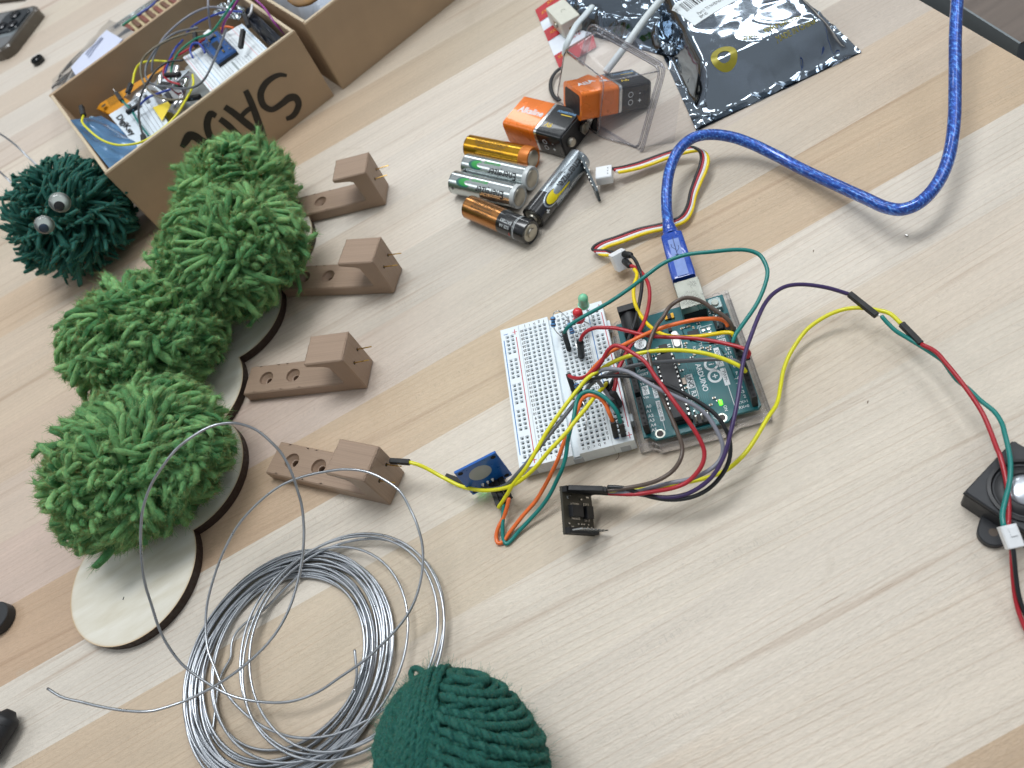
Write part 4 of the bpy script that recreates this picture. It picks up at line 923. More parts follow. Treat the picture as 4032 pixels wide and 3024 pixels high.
# ------------------------------------------------------------------ ball of dark green yarn
def build_yarn():
    rg = np.random.default_rng(9); c = np.array([-85.0, 85.0, 27.0]); ax = np.array([29.5, 32.5, 27.5])
    K = 46; strands = []; rad = []
    def wind(axis, offs, a0, a1, lift, r):
        axis = np.array(axis, float); axis /= np.linalg.norm(axis); u = np.cross(axis, [0, 0, 1.]); u /= np.linalg.norm(u); v = np.cross(axis, u)
        for o in offs:
            rr = math.sqrt(max(.02, 1-o*o)); a = np.linspace(a0, a1, K)+rg.normal(0, .03); wob = rg.normal(0, .022)*np.sin(a+rg.random()*6)+rg.normal(0, .01)*np.sin(2*a)
            p = axis[None, :]*(o+wob[:, None])+(u[None, :]*np.cos(a)[:, None]+v[None, :]*np.sin(a)[:, None])*rr
            p = p/np.linalg.norm(p, axis=1, keepdims=True); lf = lift*(1+rg.normal(0, .006)); strands.append(c+p*ax*lf); rad.append(np.full(K, r))
    th = math.radians
    wind((.30, .80, .35), np.linspace(-.97, .97, 20), 0, 2*math.pi, .955, 1.6)
    wind((.60, .72, .30), np.linspace(-.60, .97, 19), 0, 2*math.pi, 1.0, 1.55)
    wind((.72, .60, .22), np.linspace(-.15, .55, 8), 0, 2*math.pi, 1.05, 1.55)
    wind((-.92, .30, .25), np.linspace(.16, .95, 15), 0, 2*math.pi, 1.04, 1.15)
    wind((-.82, .50, .20), np.linspace(.22, .90, 13), 0, 2*math.pi, 1.07, 1.1)
    P = np.array(strands); Rr = np.array(rad); n = len(P)
    V, Q = multi_tube(P, Rr*.8, 7); ch = [(V, Q, 0, np.repeat(rg.random(n)*.5, K*7))]
    # plies twisted round each strand; resample finer
    KK = 230; t0 = np.linspace(0, 1, K); t1 = np.linspace(0, 1, KK); P2 = np.stack([np.stack([np.interp(t1, t0, P[i, :, j]) for j in range(3)], 1) for i in range(n)])
    T = np.gradient(P2, axis=1); T /= np.linalg.norm(T, axis=2, keepdims=True); N1 = (P2-c)/ax; N1 /= np.linalg.norm(N1, axis=2, keepdims=True); N2 = np.cross(T, N1)
    for w in range(3):
        a = t1[None, :]*2*math.pi*30+w*2*math.pi/3+rg.random(n)[:, None]*6
        off = (N1*np.cos(a)[:, :, None]+N2*np.sin(a)[:, :, None])*(Rr[:, :1, None]*.52)
        V, Q = multi_tube(P2+off, np.repeat(Rr[:, :1]*.62, KK, 1), 6); ch.append((V, Q, 0, np.repeat(rg.random(n)*.6+.15*w, KK*6)))
    m_ = 9000; ii = rg.integers(0, n, m_); kk = rg.integers(0, KK, m_); base = P2[ii, kk]; nn = N1[ii, kk]; q = np.linspace(0, 1, 4)[None, :, None]
    dv = nn*.7+rg.normal(0, .7, (m_, 3)); PP = base[:, None, :]+nn[:, None, :]*1.0+dv[:, None, :]*q*rg.uniform(.8, 2.6, m_)[:, None, None]+rg.normal(0, .5, (m_, 3))[:, None, :]*q**2
    V, Q = multi_tube(PP, np.full((m_, 4), .045), 3); ch.append((V, Q, 1, np.repeat(rg.random(m_), 12)))
    u = np.linspace(0, math.pi, 17); v = np.linspace(0, 2*math.pi, 25)[:-1]; core = c+np.array([[math.sin(a)*math.cos(b), math.sin(a)*math.sin(b), math.cos(a)] for a in u for b in v])*ax*.95
    qc = np.array([[i*24+k, i*24+(k+1) % 24, (i+1)*24+(k+1) % 24, (i+1)*24+k] for i in range(16) for k in range(24)]); ch.append((core, qc, 0, np.zeros(len(core))))
    # a loose loop of yarn at the top left
    lp = np.array([list(at(*p)) for p in ((1690, 2750, 40), (1640, 2690, 38), (1618, 2655, 36), (1626, 2634, 36), (1650, 2634, 38), (1664, 2650, 40), (1672, 2690, 42), (1690, 2740, 44))]); lp = np.array([list(x) for x in catmull([Vector(p) for p in lp], 8)])
    V, Q = multi_tube(lp[None], np.full((1, len(lp)), 1.2), 8); ch.append((V, Q, 0, np.full(len(V), .4)))
    for k in range(len(ch)): ch[k] = (ch[k][0]-c, *ch[k][1:])
    me = np_mesh('yarn_ball', ch, [Y_dark, Y_dfuzz]); place('yarn_ball', me, c, (0, 0, 0), 'ball of dark green yarn lying on the end of the wire coil', 'yarn')
build_yarn()

# ------------------------------------------------------------------ small black things at the left
def small_left():
    p = at(24, 2440, 0); m = MB(); m.lathe([(0, .1), (8.2, .1), (8.5, .5), (8.5, 5.6), (8.1, 6.0), (0, 6.05)], 40, 0, frame(p.x-2, p.y+1, 0, 0)); o = m.build('magnet_disc', mat('black_ferrite', '#26282b', .5, var=.1), base=(p.x, p.y, 0), smooth=30); tag(o, 'flat round black disc lying by the left edge', 'magnet')
    root = thing('rubber_grip', 'rounded black rubber end poking in at the bottom left', 'rubber grip', frame(*at(20, 2840, 0), 0)); a = at(30, 2822, 7); b = at(-60, 2960, 8); d = (b-a).normalized()
    m = MB(); pts = [a-d*1, a+d*2, a+d*10, a+d*20, b]; m.tube(catmull(pts, 4), [4.4, 6.2, 6.8, 7.0, 7.1, 7.1, 7.2, 7.2, 7.2, 7.2, 7.2, 7.2, 7.2, 7.2, 7.2, 7.2, 7.2][:len(catmull(pts, 4))], 18, flat=.85); m.build('grip_body', mat('black_rubber', '#1e1f22', .55, var=.1), root, smooth=60)
    c = a+d*3; m = MB(); ring = [c+Vector((0, 0, 1)).cross(d)*6.6*math.cos(t)+Vector((0, 0, 1))*5.8*math.sin(t) for t in [i*2*math.pi/24 for i in range(24)]]; m.tube(ring, .5, 6, closed=True); m.build('raised_rim', mat('black_rubber_rim', '#17181a', .6), root, smooth=60)
    p = at(157, 246, 0); root = thing('round_cap', 'small round black cap on bare wood beside the phone', 'cap', frame(p.x, p.y, 0, 0)); M = frame(p.x, p.y, 0, 0)
    m = MB(); m.lathe([(0, .1), (6.0, .1), (6.4, 1.0), (6.4, 4.5), (5.8, 5.4), (4.6, 5.2), (4.2, 3.6), (0, 3.4)], 32, 0, M); m.build('cap_body', mat('glossy_black', '#0d1214', .2, var=.1), root, smooth=50)
    m = MB(); m.lathe([(2.6, 3.5), (2.3, 4.4), (0, 4.8)], 24, 0, M); m.build('cap_centre', mat('black_centre', '#070a0c', .15), root, smooth=60)
    # phone
    c1 = at(160, 14, 11); c2 = at(18, 196, 11); d = (c2-c1).normalized(); L = (c2-c1).length; n = Vector((d.y, -d.x, 0)); n = -n if n.x > 0 else n
    M = axes((c1+d*L/2+n*76)*1.0, d, n, d.cross(n)); up = d.cross(n)
    if up.z < 0: M = axes((c1+d*L/2+n*76), -d, n, (0, 0, 1))
    M.translation.z = 0; root = thing('phone', 'phone in a dark translucent case lying face down at the top left corner', 'phone', M)
    M = WM[root.name]
    m = MB(); m.prism(rrect(L, 152, 12, 6), .1, 11, 0, M, bev=1.4); m.build('case', mat('smoky_case', '#4b443a', .25, var=.15, vscale=30, Coat_Weight=.5), root, smooth=35)
    m = MB(); m.prism(rrect(L-8, 144, 9, 6), 11.02, 11.3, 0, M); m.build('back_glass', mat('phone_back', '#6d6f70', .15, var=.03, Coat_Weight=.6), root, smooth=0)
    m = MB(); m.prism(rrect(38, 36, 9, 6), 11.3, 13.2, 0, M @ Matrix.Translation((L/2-26, -52, 0)), bev=.5); cb = m.build('camera_bump', mat('camera_glass', '#1f262b', .08, var=.0), root, smooth=35)
    for x, y in ((-8, 8), (-8, -8), (9, 0)):
        m = MB(); m.lathe([(6.2, 13.2), (6.2, 14.4), (5.2, 14.6), (5.0, 14.0), (0, 14.0)], 26, 0, M @ Matrix.Translation((L/2-26+x, -52+y, 0))); m.build('lens', mat('lens_glass', '#0a0f16', .05, var=0), cb, smooth=40)
    for x, y, w_, h_ in ((-8, -60, 12, 20), (-26, -40, 8, 34)):
        m = MB(); m.prism(rrect(w_, h_, 2, 3), 11.32, 11.5, 0, M @ Matrix.Translation((x, y, 0))); m.build('silver_patch', mat('silver_patch', '#aab4b8', .15, .6, var=.03), root)
    m = MB(); m.bar(at(-40, 4, 2), at(105, -14, 2), 10, 4, bev=1); o = m.build('strap', mat('dark_woven_strap', '#4a3f33', .8, var=.4, vscale=600), base=tuple(at(30, 0, 0))); tag(o, 'sliver of dark woven strap at the very top left corner', 'strap')
small_left()
# ------------------------------------------------------------------ AA cells
def cell_M(pa, pb, z=7.25):
    """pa: photo pixel of the end the lettering starts from, pb: the other end"""
    a = at(*pa, z); b = at(*pb, z); d = (b-a).normalized(); c = (a+b)/2; o = c-d*24.6
    return axes(o, (0, 0, 1), None, d)
def metalpaint(name, col, rough=.22, metal=.9): return mat(name, col, rough, metal, var=.05, vscale=90, bump=.03, bscale=300)
M_steelcap = mat('cell_steel', '#b4b0a4', .35, .9, var=.06)
def cam_ang(M):
    q = M.inverted() @ CAMO; return math.atan2(q.y, q.x)
def ellipse_patch(m, M, z0, ang, rz, ra, R, mi=0, cut=None, dz=.05):
    vs = []; n = 28; ang += cam_ang(M)*.82
    rows = []
    for k in range(5):
        f = k/4; rows.append([((R+dz)*math.cos(ang+ra*f*math.sin(t)), (R+dz)*math.sin(ang+ra*f*math.sin(t)), z0+rz*f*math.cos(t)) for t in [2*math.pi*i/n for i in range(n)]])
    m.grid(rows, mi, M, True)
def build_cells():
    R = 7.15
    def wrap_text(m, s_, size, R_, M_, z0, a_, **k): globals()['wrap_text'](m, s_, size, R_, M_, z0, a_+cam_ang(M_)*.82, **k)
    def cell(px_a, px_b, label, pos_at_start, bands, name='aa_battery', grp='loose AA cells'):
        M = cell_M(px_a, px_b); root = thing(name, label, 'battery', M, grp)
        L = 49.0
        zs = [0]+[b[0] for b in bands]+[L] if False else None
        prof = [(0, 0.0), (5.2, 0.0), (5.4, .35), (6.6, .35), (R-.25, .1), (R, .7)]; mis = [2, 2, 1, 1, 1]; last = None
        edges = [(b[0]*L, b[1]) for b in bands]
        for k, (z, mi) in enumerate(edges):
            if k: prof.append((R, z)); mis.append(edges[k-1][1]); 
            else: mis[-3:] = [mi]*3
        prof += [(R, L-.7), (R-.25, L-.1), (5.4, L-.4)]; mis += [edges[-1][1]]*3
        prof += [(5.2, L-.4), (0, L-.4)]; mis += [2, 2]
        return root, M, prof, mis, R, L
    def finish(root, M, prof, mis, mats, plus_end):
        m = MB(); m.lathe(prof, 48, 0, M, mis); m.build('cell_body', mats, root, smooth=35)
        L = 49.0; z0, sgn = (L, 1) if plus_end == 'end' else (0, -1)
        m = MB(); m.lathe([(5.1, z0-sgn*.35), (4.6, z0-sgn*.1), (2.9, z0-sgn*.05), (2.75, z0+sgn*.2), (2.7, z0+sgn*1.1), (2.3, z0+sgn*1.35), (0, z0+sgn*1.35)], 28, 0, M); m.build('positive_cap', M_steelcap, root, smooth=35)
        z1, sg = (0, -1) if plus_end == 'end' else (L, 1)
        m = MB(); m.lathe([(5.3, z1-sg*.2), (4.6, z1+sg*.05), (0, z1+sg*.05)], 28, 0, M); m.build('negative_cap', M_steelcap, root, smooth=35)
    gold = metalpaint('gold_foil', '#c8962e'); silver = metalpaint('silver_foil', '#bfc6c6'); copper = metalpaint('copper_foil', '#b9824e'); blk = mat('black_wrapper', '#17191c', .25, .0, var=.08, Coat_Weight=.5)
    greyp = mat('cell_end_ring', '#c3c8c8', .4, .1, var=.04); orange = mat('cell_amber', '#c8742a', .4, .3, var=.05); pale = mat('pale_silver_wrapper', '#aab4bb', .25, .7, var=.05)
    inkd = mat('cell_ink', '#2b2d30', .5, var=.05); inkg = mat('cell_green', '#2fa04a', .4, var=.08); inkdg = mat('cell_dark_green', '#2d6b62', .4, var=.05); inky = mat('cell_yellow', '#e6d21a', .4, var=.04); inkb = mat('cell_brown_print', '#4a3510', .5, var=.05); inkr = mat('cell_red', '#c8392e', .5)
    small = ['MAY EXPLODE OR LEAK IF RECHARGED', 'DISPOSED OF IN FIRE OR DAMAGED', 'OR USED WITH OTHER TYPES', 'CAUTION DO NOT MIX BATTERIES']
    # 1 gold
    r, M, p, mi, R, L = cell((2105, 627), (1846, 575), 'gold AA battery with fine print, at the top of the row', 0, [(0, 3), (.14, 0), (1, 0)])
    finish(r, M, p, mi, [gold, gold, M_steelcap, orange], 'end')
    m = MB()
    for k, s_ in enumerate(small): wrap_text(m, s_, 1.9, R, M, 29, .55-.24*k, wx=.75)
    m.build('fine_print', inkb, r, smooth=0)
    # 2,3 silver rechargeable
    for pa, pb, lab in (((2103, 705), (1836, 647), 'silver and green AA battery, upper one of the touching pair'), ((2054, 777), (1787, 716), 'silver and green AA battery, lower one of the touching pair')):
        r, M, p, mi, R, L = cell(pa, pb, lab, 0, [(0, 3), (.06, 0), (1, 0)]); finish(r, M, p, mi, [silver, silver, M_steelcap, greyp], 'end')
        m = MB(); wrap_text(m, 'Energizer', 6.6, R, M, 17.5, -.28, wx=.84, bold=.02); m.build('brand_lettering', inkd, r, smooth=0)
        m = MB(); wrap_text(m, 'RECHARGE', 2.6, R, M, 26, .42, wx=.9, shear=.3, bold=.03); ellipse_patch(m, M, 36.6, .06, 4.6, .34, R); m.build('green_swoosh', inkg, r, smooth=0)
        m = MB(); ellipse_patch(m, M, 37.6, .02, 5.6, .42, R, dz=.03); m.build('dark_swoosh', inkdg, r, smooth=0)
        m = MB(); ellipse_patch(m, M, 33.6, .06, 3.4, .22, R, dz=.07); m.build('silver_swoosh', silver, r, smooth=0)
        m = MB(); wrap_text(m, '+', 4.0, R, M, 45.5, -.65, bold=.03); m.build('plus_mark', inkd, r, smooth=0)
    # 4 copper top, plus end toward the viewer
    r, M, p, mi, R, L = cell((2091, 917), (1850, 815), 'copper and black AA battery, bottom one, showing its button end', 0, [(0, 3), (.43, 0), (1, 0)])
    finish(r, M, p, mi, [copper, copper, M_steelcap, blk], 'start')
    m = MB()
    for k, s_ in enumerate(small+['LR6 1500  WARRANTY']): wrap_text(m, s_, 1.8, R, M, 34, .75-.24*k, wx=.62)
    m.build('fine_print', inkb, r, smooth=0)
    m = MB(); wrap_text(m, 'SIZE AA', 2.7, R, M, 14.5, -.45, wx=.8); wrap_text(m, 'BATTERY', 2.7, R, M, 14.2, -.02, wx=.8)
    for z in (7.4, 8.2): m.lathe([(R+.05, z), (R+.05, z+.22)], 48, 0, M)
    m.build('white_print', M_whiteink, r, smooth=0); m = MB(); wrap_text(m, '9', 3.2, R, M, 10.5, -.95); m.build('red_print', inkr, r, smooth=0)
    # 5 diagonal silver/black with yellow swoosh; plus end lower left
    r, M, p, mi, R, L = cell((2286, 622), (2096, 862), 'silver AA battery with yellow swoosh and black end, lying diagonally', 0, [(0, 0), (.70, 3), (1, 3)])
    finish(r, M, p, mi, [pale, pale, M_steelcap, blk], 'end')
    m = MB(); wrap_text(m, 'Energizer', 6.8, R, M, 16.5, -.22, wx=.9, bold=.02); wrap_text(m, 'INDUSTRIAL', 2.3, R, M, 24, .42, wx=1.0, bold=.02); wrap_text(m, '12-2030', 2.0, R, M, 33, -1.15, wx=.9); wrap_text(m, 'AA', 2.4, R, M, 21, -.95, wx=.9); m.build('brand_lettering', inkd, r, smooth=0)
    m = MB(); ellipse_patch(m, M, 34.5, -.30, 7.6, .56, R, dz=.03); m.build('silver_ring', pale, r, smooth=0)
    m = MB(); ellipse_patch(m, M, 34.3, -.30, 6.6, .47, R, dz=.05); m.build('black_ring', inkd, r, smooth=0)
    m = MB(); ellipse_patch(m, M, 33.5, -.31, 6.2, .40, R, dz=.08); ellipse_patch(m, M, 26.5, -.62, 7, .07, R, dz=.08); m.build('yellow_swoosh', inky, r, smooth=0)
    m = MB(); ellipse_patch(m, M, 29.2, -.24, 3.0, .26, R, dz=.11); m.build('silver_swoosh', pale, r, smooth=0)
    m = MB(); wrap_text(m, '+', 5.0, R, M, 42.5, -.75, bold=.04); m.build('plus_mark', M_whiteink, r, smooth=0)
build_cells()

# ------------------------------------------------------------------ nine volt batteries
def nine_volt(M, label, upright=False):
    """x along length (terminals at +x), y width 26, z thickness 17"""
    root = thing('nine_volt_battery', label, 'battery', M, 'nine volt batteries')
    L, W, H = 46.0, 26.0, 17.0
    org = mat('orange_wrapper', '#ee7a1e', .28, .25, var=.05, vscale=60, Coat_Weight=.5) if 'o9' not in _mc else _mc['o9']; _mc['o9'] = org
    blk = _mc.setdefault('b9', mat('black_wrapper_9v', '#1a1d20', .25, .2, var=.1, vscale=60, Coat_Weight=.5)); sil = _mc.setdefault('s9', metalpaint('silver_band', '#d6dadb', .2, .9))
    def seg(x0, x1, mt_, nm, g=0.0, caps=True):
        m = MB(); r = 2.6; P = rrect(W+g, H+g, r, 5); Mx = M @ Matrix(((0, 0, 1, 0), (1, 0, 0, 0), (0, 1, 0, H/2), (0, 0, 0, 1)))
        m.prism(P, x0, x1, 0, Mx, bev=.5 if caps else 0); return m.build(nm, mt_, root, smooth=35)
    seg(-L/2, 1.5, org, 'orange_half'); seg(1.52, 3.3, sil, 'silver_band', .05, False); seg(3.32, L/2-1, blk, 'black_half')
    m = MB(); Mx = M @ Matrix(((0, 0, 1, 0), (1, 0, 0, 0), (0, 1, 0, H/2), (0, 0, 0, 1))); m.prism(rrect(W-1.6, H-1.6, 2.0, 4), L/2-1, L/2-.3, 0, Mx); m.build('terminal_plate', M_black, root)
    m = MB(); Mt = Mx @ Matrix.Translation((-6.3, 0, 0)); m.lathe([(2.9, L/2-.3), (2.9, L/2+1.5), (2.4, L/2+2.2), (0, L/2+2.2)], 20, 0, Mt); m.build('round_terminal', M_steelcap, root, smooth=35)
    m = MB(); Mt = Mx @ Matrix.Translation((6.3, 0, 0)); m.lathe([(2.4, L/2-.3), (3.4, L/2+1.0), (3.9, L/2+2.6), (3.4, L/2+2.6), (2.6, L/2+.6), (0, L/2+.4)], 6, 0, Mt); m.build('snap_terminal', M_steelcap, root, smooth=0)
    m = MB(); m.prism(rrect(W-5, H-5, 2.0, 4), -L/2-.12, -L/2, 0, Mx); m.build('dark_base', M_black, root)
    T = lambda x, y, r=0: M @ Matrix.Translation((x, y, H+.04)) @ Matrix.Rotation(r, 4, 'Z')
    m = MB(); text(m, 'Alkaline', 6.4, T(-9.8, 1.0, 0), wx=.92, bold=.03); o = m.build('white_lettering', mat('silver_print', '#dfe4ea', .4) if 'sp' not in _mc else _mc['sp'], root, smooth=0)
    m = MB(); text(m, '9V', 4.8, T(8.5, -5.2, math.pi), bold=.02); m.add([(11, 4.2, H+.04), (19, 4.2, H+.04), (19, 4.9, H+.04), (11, 4.9, H+.04)], [(0, 1, 2, 3)], 0, M); m.build('yellow_lettering', mat('yellow_print', '#d9b92a', .4) if 'yp' not in _mc else _mc['yp'], root, smooth=0)
    m = MB(); text(m, 'POWERZONE', 2.2, T(14, 6.6, 0), bold=.01); m.build('blue_lettering', mat('blue_print', '#7fb6e6', .4) if 'bp' not in _mc else _mc['bp'], root, smooth=0)
    m = MB(); Ms = M @ Matrix.Translation((0, -W/2-.05, H/2)) @ Matrix.Rotation(math.pi/2, 4, 'X')
    for k, (x, y) in enumerate(((9, 2.2), (9, -2.4))):
        ring = [Ms @ Vector((x+1.5*math.cos(t), y+1.5*math.sin(t), .05)) for t in [i*2*math.pi/18 for i in range(19)]]; ribbon(m, ring, .35, Ms.to_3x3() @ Vector((0, 0, 1)))
    text(m, '-', 4, Ms @ Matrix.Translation((15, 2.4, .05))); text(m, '+', 4, Ms @ Matrix.Translation((15, -2.4, .05)), bold=.03); m.build('polarity_marks', M_whiteink if 'x' else None, root, smooth=0)
    return root
_mc = {}
a = at(2009, 566, 0); b = at(2235, 631, 0); d = (b-a).normalized(); n = Vector((-d.y, d.x, 0)); c = a+d*23+n*13
nine_volt(axes((c.x, c.y, .1), d, n, (0, 0, 1)), 'orange and black nine volt battery lying free beside the gold cell')
# second one lies tilted inside the clear tray
e1 = at(2290, 367, 32.0); e0 = at(2216, 315, 27.0); far = at(2560, 316, 16.5)
d = (far-e1).normalized(); n = e0-e1; n = (n-d*n.dot(d)).normalized(); zt = d.cross(n); c = e1+d*23+n*13-zt*17
Mn = axes(c, d, n, zt)
nine_volt(Mn, 'orange nine volt battery shut inside the clear plastic tray')

# ------------------------------------------------------------------ clear plastic tray standing on its side
M_clam = clear_mat('clamshell_plastic', (.955, .955, .97), .09, .14, .07, (.80, .80, .88)); M_clamrim = clear_mat('clamshell_rim', (.92, .92, .94), .08, .3, .18, (.85, .83, .88))
def build_clam():
    D, Cc, A_, B_ = at(2187, 390, .3), at(2357, 546, .3), at(2220, 184, 37), at(2383, 311, 37)
    C2, B2, A2 = at(2512, 588, .3), at(2602, 270, 44), at(2333, 118, 46); D2 = C2+(A2-B2)*1.0; D2.z = .5; D2 = D2+Vector((-2, 4, 0))
    root = thing('clear_plastic_tray', 'open clear plastic blister tray on its side, holding an orange battery', 'plastic tray', frame(Cc.x, Cc.y, 0, 0))
    def quad(a, b, c, d, n=9, bulge=0.0):
        rows = []; nn = (b-a).cross(d-a).normalized()
        for i in range(n+1):
            u = i/n; rows.append([a*(1-u)*(1-v)+b*u*(1-v)+c*u*v+d*(1-u)*v+nn*bulge*math.sin(math.pi*u)*math.sin(math.pi*v) for v in [j/n for j in range(n+1)]])
        return rows
    def rounded(cs, r, n=5, grow=0.0):
        out = []; cen = (cs[0]+cs[1]+cs[2]+cs[3])/4
        for i in range(4):
            p = cs[i]+(cs[i]-cen).normalized()*grow; a_ = (cs[i-1]-cs[i]).normalized()*r; b_ = (cs[(i+1) % 4]-cs[i]).normalized()*r
            for k in range(n+1): t_ = k/n; out.append(p+a_*(1-t_)**2+b_*t_**2)
            q0, q1 = p+b_, cs[(i+1) % 4]+(cs[(i+1) % 4]-cen).normalized()*grow+(cs[i]-cs[(i+1) % 4]).normalized()*r
            for k in range(1, 4): out.append(q0+(q1-q0)*k/4)
        return out
    E4 = [D, Cc, B_, A_]; M4 = [D2, C2, B2, A2]; rings = []
    ce = sum(E4, Vector())/4
    for k, (f, shr) in enumerate(((0, .86), (.01, .95), (.05, .995), (.3, 1), (.6, 1), (.85, 1), (1, 1))):
        q = [E4[i]*(1-f)+M4[i]*f for i in range(4)]; c_ = sum(q, Vector())/4; rings.append(rounded([c_+(p-c_)*shr for p in q], 6.0-1.0*f))
    m = MB(); m.grid(rings, 0, None, True); m.build('tray_shell', M_clam, root, smooth=60)
    m = MB(); m.grid([[ce+(p-ce)*f for p in rings[0]] for f in (.02, .5, 1)], 0, None, True); m.build('end_wall', M_clam, root, smooth=60)
    for i in range(4):
        a_, b_ = rings[2][i*9+2], rings[-1][i*9+2]; m = MB(); m.tube([a_, (a_+b_)/2, b_], .35, 6); m.build('moulded_edge', M_clamrim, root, smooth=60)
    m = MB(); m.tube(rings[1], .4, 6, closed=True); m.build('moulded_edge', M_clamrim, root, smooth=60)
    o0, o1 = rounded(M4, 5.5), rounded(M4, 6, grow=4.5)
    m = MB(); m.grid([o0, o1], 0, None, True); m.build('flange', M_clam, root, smooth=60)
    for lp, r in ((o0, .7), (o1, .7), (rounded(M4, 5.8, grow=2.4), .3)):
        m = MB(); m.tube(lp, r, 7, closed=True); m.build('rolled_lip', M_clamrim, root, smooth=60)
    # loose hinged flap behind
    E_, F_ = at(2690, 298, 34), at(2655, 560, .4)
    m = MB(); m.grid(quad(B2+Vector((1, 0, 0)), E_, F_, C2+Vector((2, 0, 0)), bulge=3)); m.build('hinged_flap', M_clam, root, smooth=60)
    m = MB(); m.grid(quad(A2+Vector((1, 1, 0)), at(2450, 100, 44), E_, B2+Vector((1, .5, 0)), bulge=2)); m.build('hinged_flap', M_clam, root, smooth=60)
build_clam()

# ------------------------------------------------------------------ silver static-shielding bags
def foil_mat(name, col, thru=.12, rough=.10, bs=60, bst=.55):
    m, t, b = nodes_of(name); setp(b, Base_Color=hexc(col), Metallic=1.0, Roughness=rough)
    tc = t.nodes.new('ShaderNodeTexCoord'); h = None
    n1 = t.nodes.new('ShaderNodeTexNoise'); n1.inputs['Scale'].default_value = bs; n1.inputs['Detail'].default_value = 4; n1.inputs['Distortion'].default_value = 1.2; t.links.new(tc.outputs['Object'], n1.inputs[0])
    v = t.nodes.new('ShaderNodeTexVoronoi'); v.feature = 'DISTANCE_TO_EDGE'; v.inputs['Scale'].default_value = bs*.7; t.links.new(n1.outputs[1], v.inputs['Vector'])
    bp = t.nodes.new('ShaderNodeBump'); bp.inputs['Strength'].default_value = bst; bp.inputs['Distance'].default_value = .0016; t.links.new(n1.outputs[0], bp.inputs['Height']); t.links.new(bp.outputs[0], b.inputs['Normal'])
    tr = t.nodes.new('ShaderNodeBsdfTransparent'); tr.inputs[0].default_value = (.55, .57, .62, 1); mx = t.nodes.new('ShaderNodeMixShader'); mx.inputs[0].default_value = thru
    out = t.nodes['Material Output']; t.links.new(b.outputs[0], mx.inputs[1]); t.links.new(tr.outputs[0], mx.inputs[2]); t.links.new(mx.outputs[0], out.inputs['Surface']); return m
M_foil = foil_mat('static_shield_film', '#96a1ac', .10, .06, 14, .16); M_foil2 = foil_mat('crumpled_shield_film', '#85929f', .10, .09, 22, .5)
def noise3(p): 
    from mathutils import noise as _n
    return _n.noise(p)
class Pillow:
    def __init__(s, c00, c10, c11, c01, H, seam=.07, wr=1.0, seed=0): s.c = (c00, c10, c11, c01); s.H = H; s.seam = seam; s.wr = wr; s.seed = seed
    def __call__(s, u, v, dz=0.0):
        a, b, c, d = s.c; p = a*(1-u)*(1-v)+b*u*(1-v)+c*u*v+d*(1-u)*v
        eu = min(u, 1-u); ev = min(v, 1-v)
        def ramp(x, w): x = max(0, min(1, (x-s.seam)/w)); return x*x*(3-2*x)
        h = s.H*(ramp(eu, .13)**.7)*(ramp(ev, .13)**.7)*(.93+.07*math.sin(math.pi*max(0, min(1, u)))*math.sin(math.pi*max(0, min(1, v))))
        q = Vector((p.x/19, p.y/19, s.seed)); r = 1-abs(noise3(q)*2); r2 = 1-abs(noise3(q*2.3)*2)
        edge = 1-min(1, min(eu, ev)*4.5)
        h += s.wr*(r**4*1.9*(.12+edge)+r2**6*.7*(.05+edge)+noise3(q*.4)*1.4*(.3+edge))
        return Vector((p.x, p.y, max(.35, .5+h)+dz))
def build_bag(name, label, pil, mt_, nu=70, nv=70):
    root = thing(name, label, 'bag', frame(pil.c[0].x, pil.c[0].y, 0, 0))
    m = MB(); m.grid([[pil(i/nu, j/nv) for j in range(nv+1)] for i in range(nu+1)]); m.build('front_film', mt_, root, smooth=180)
    m = MB(); m.grid([[Vector((*(pil(i/4, j/4)).xy, .2)) for j in range(5)] for i in range(5)]); m.build('back_film', mt_, root)
    return root
c00, c10, c11, c01 = at(2743, 517), at(3392, 208), at(3085, -75), at(2440, -160)
PIL = Pillow(c00, c10, c11, c01, 20, .04, .8, 3.3)
bagR = build_bag('static_bag', 'big shiny silver static bag with a barcode label, puffed up beside the blue cable', PIL, M_foil, 90, 90)
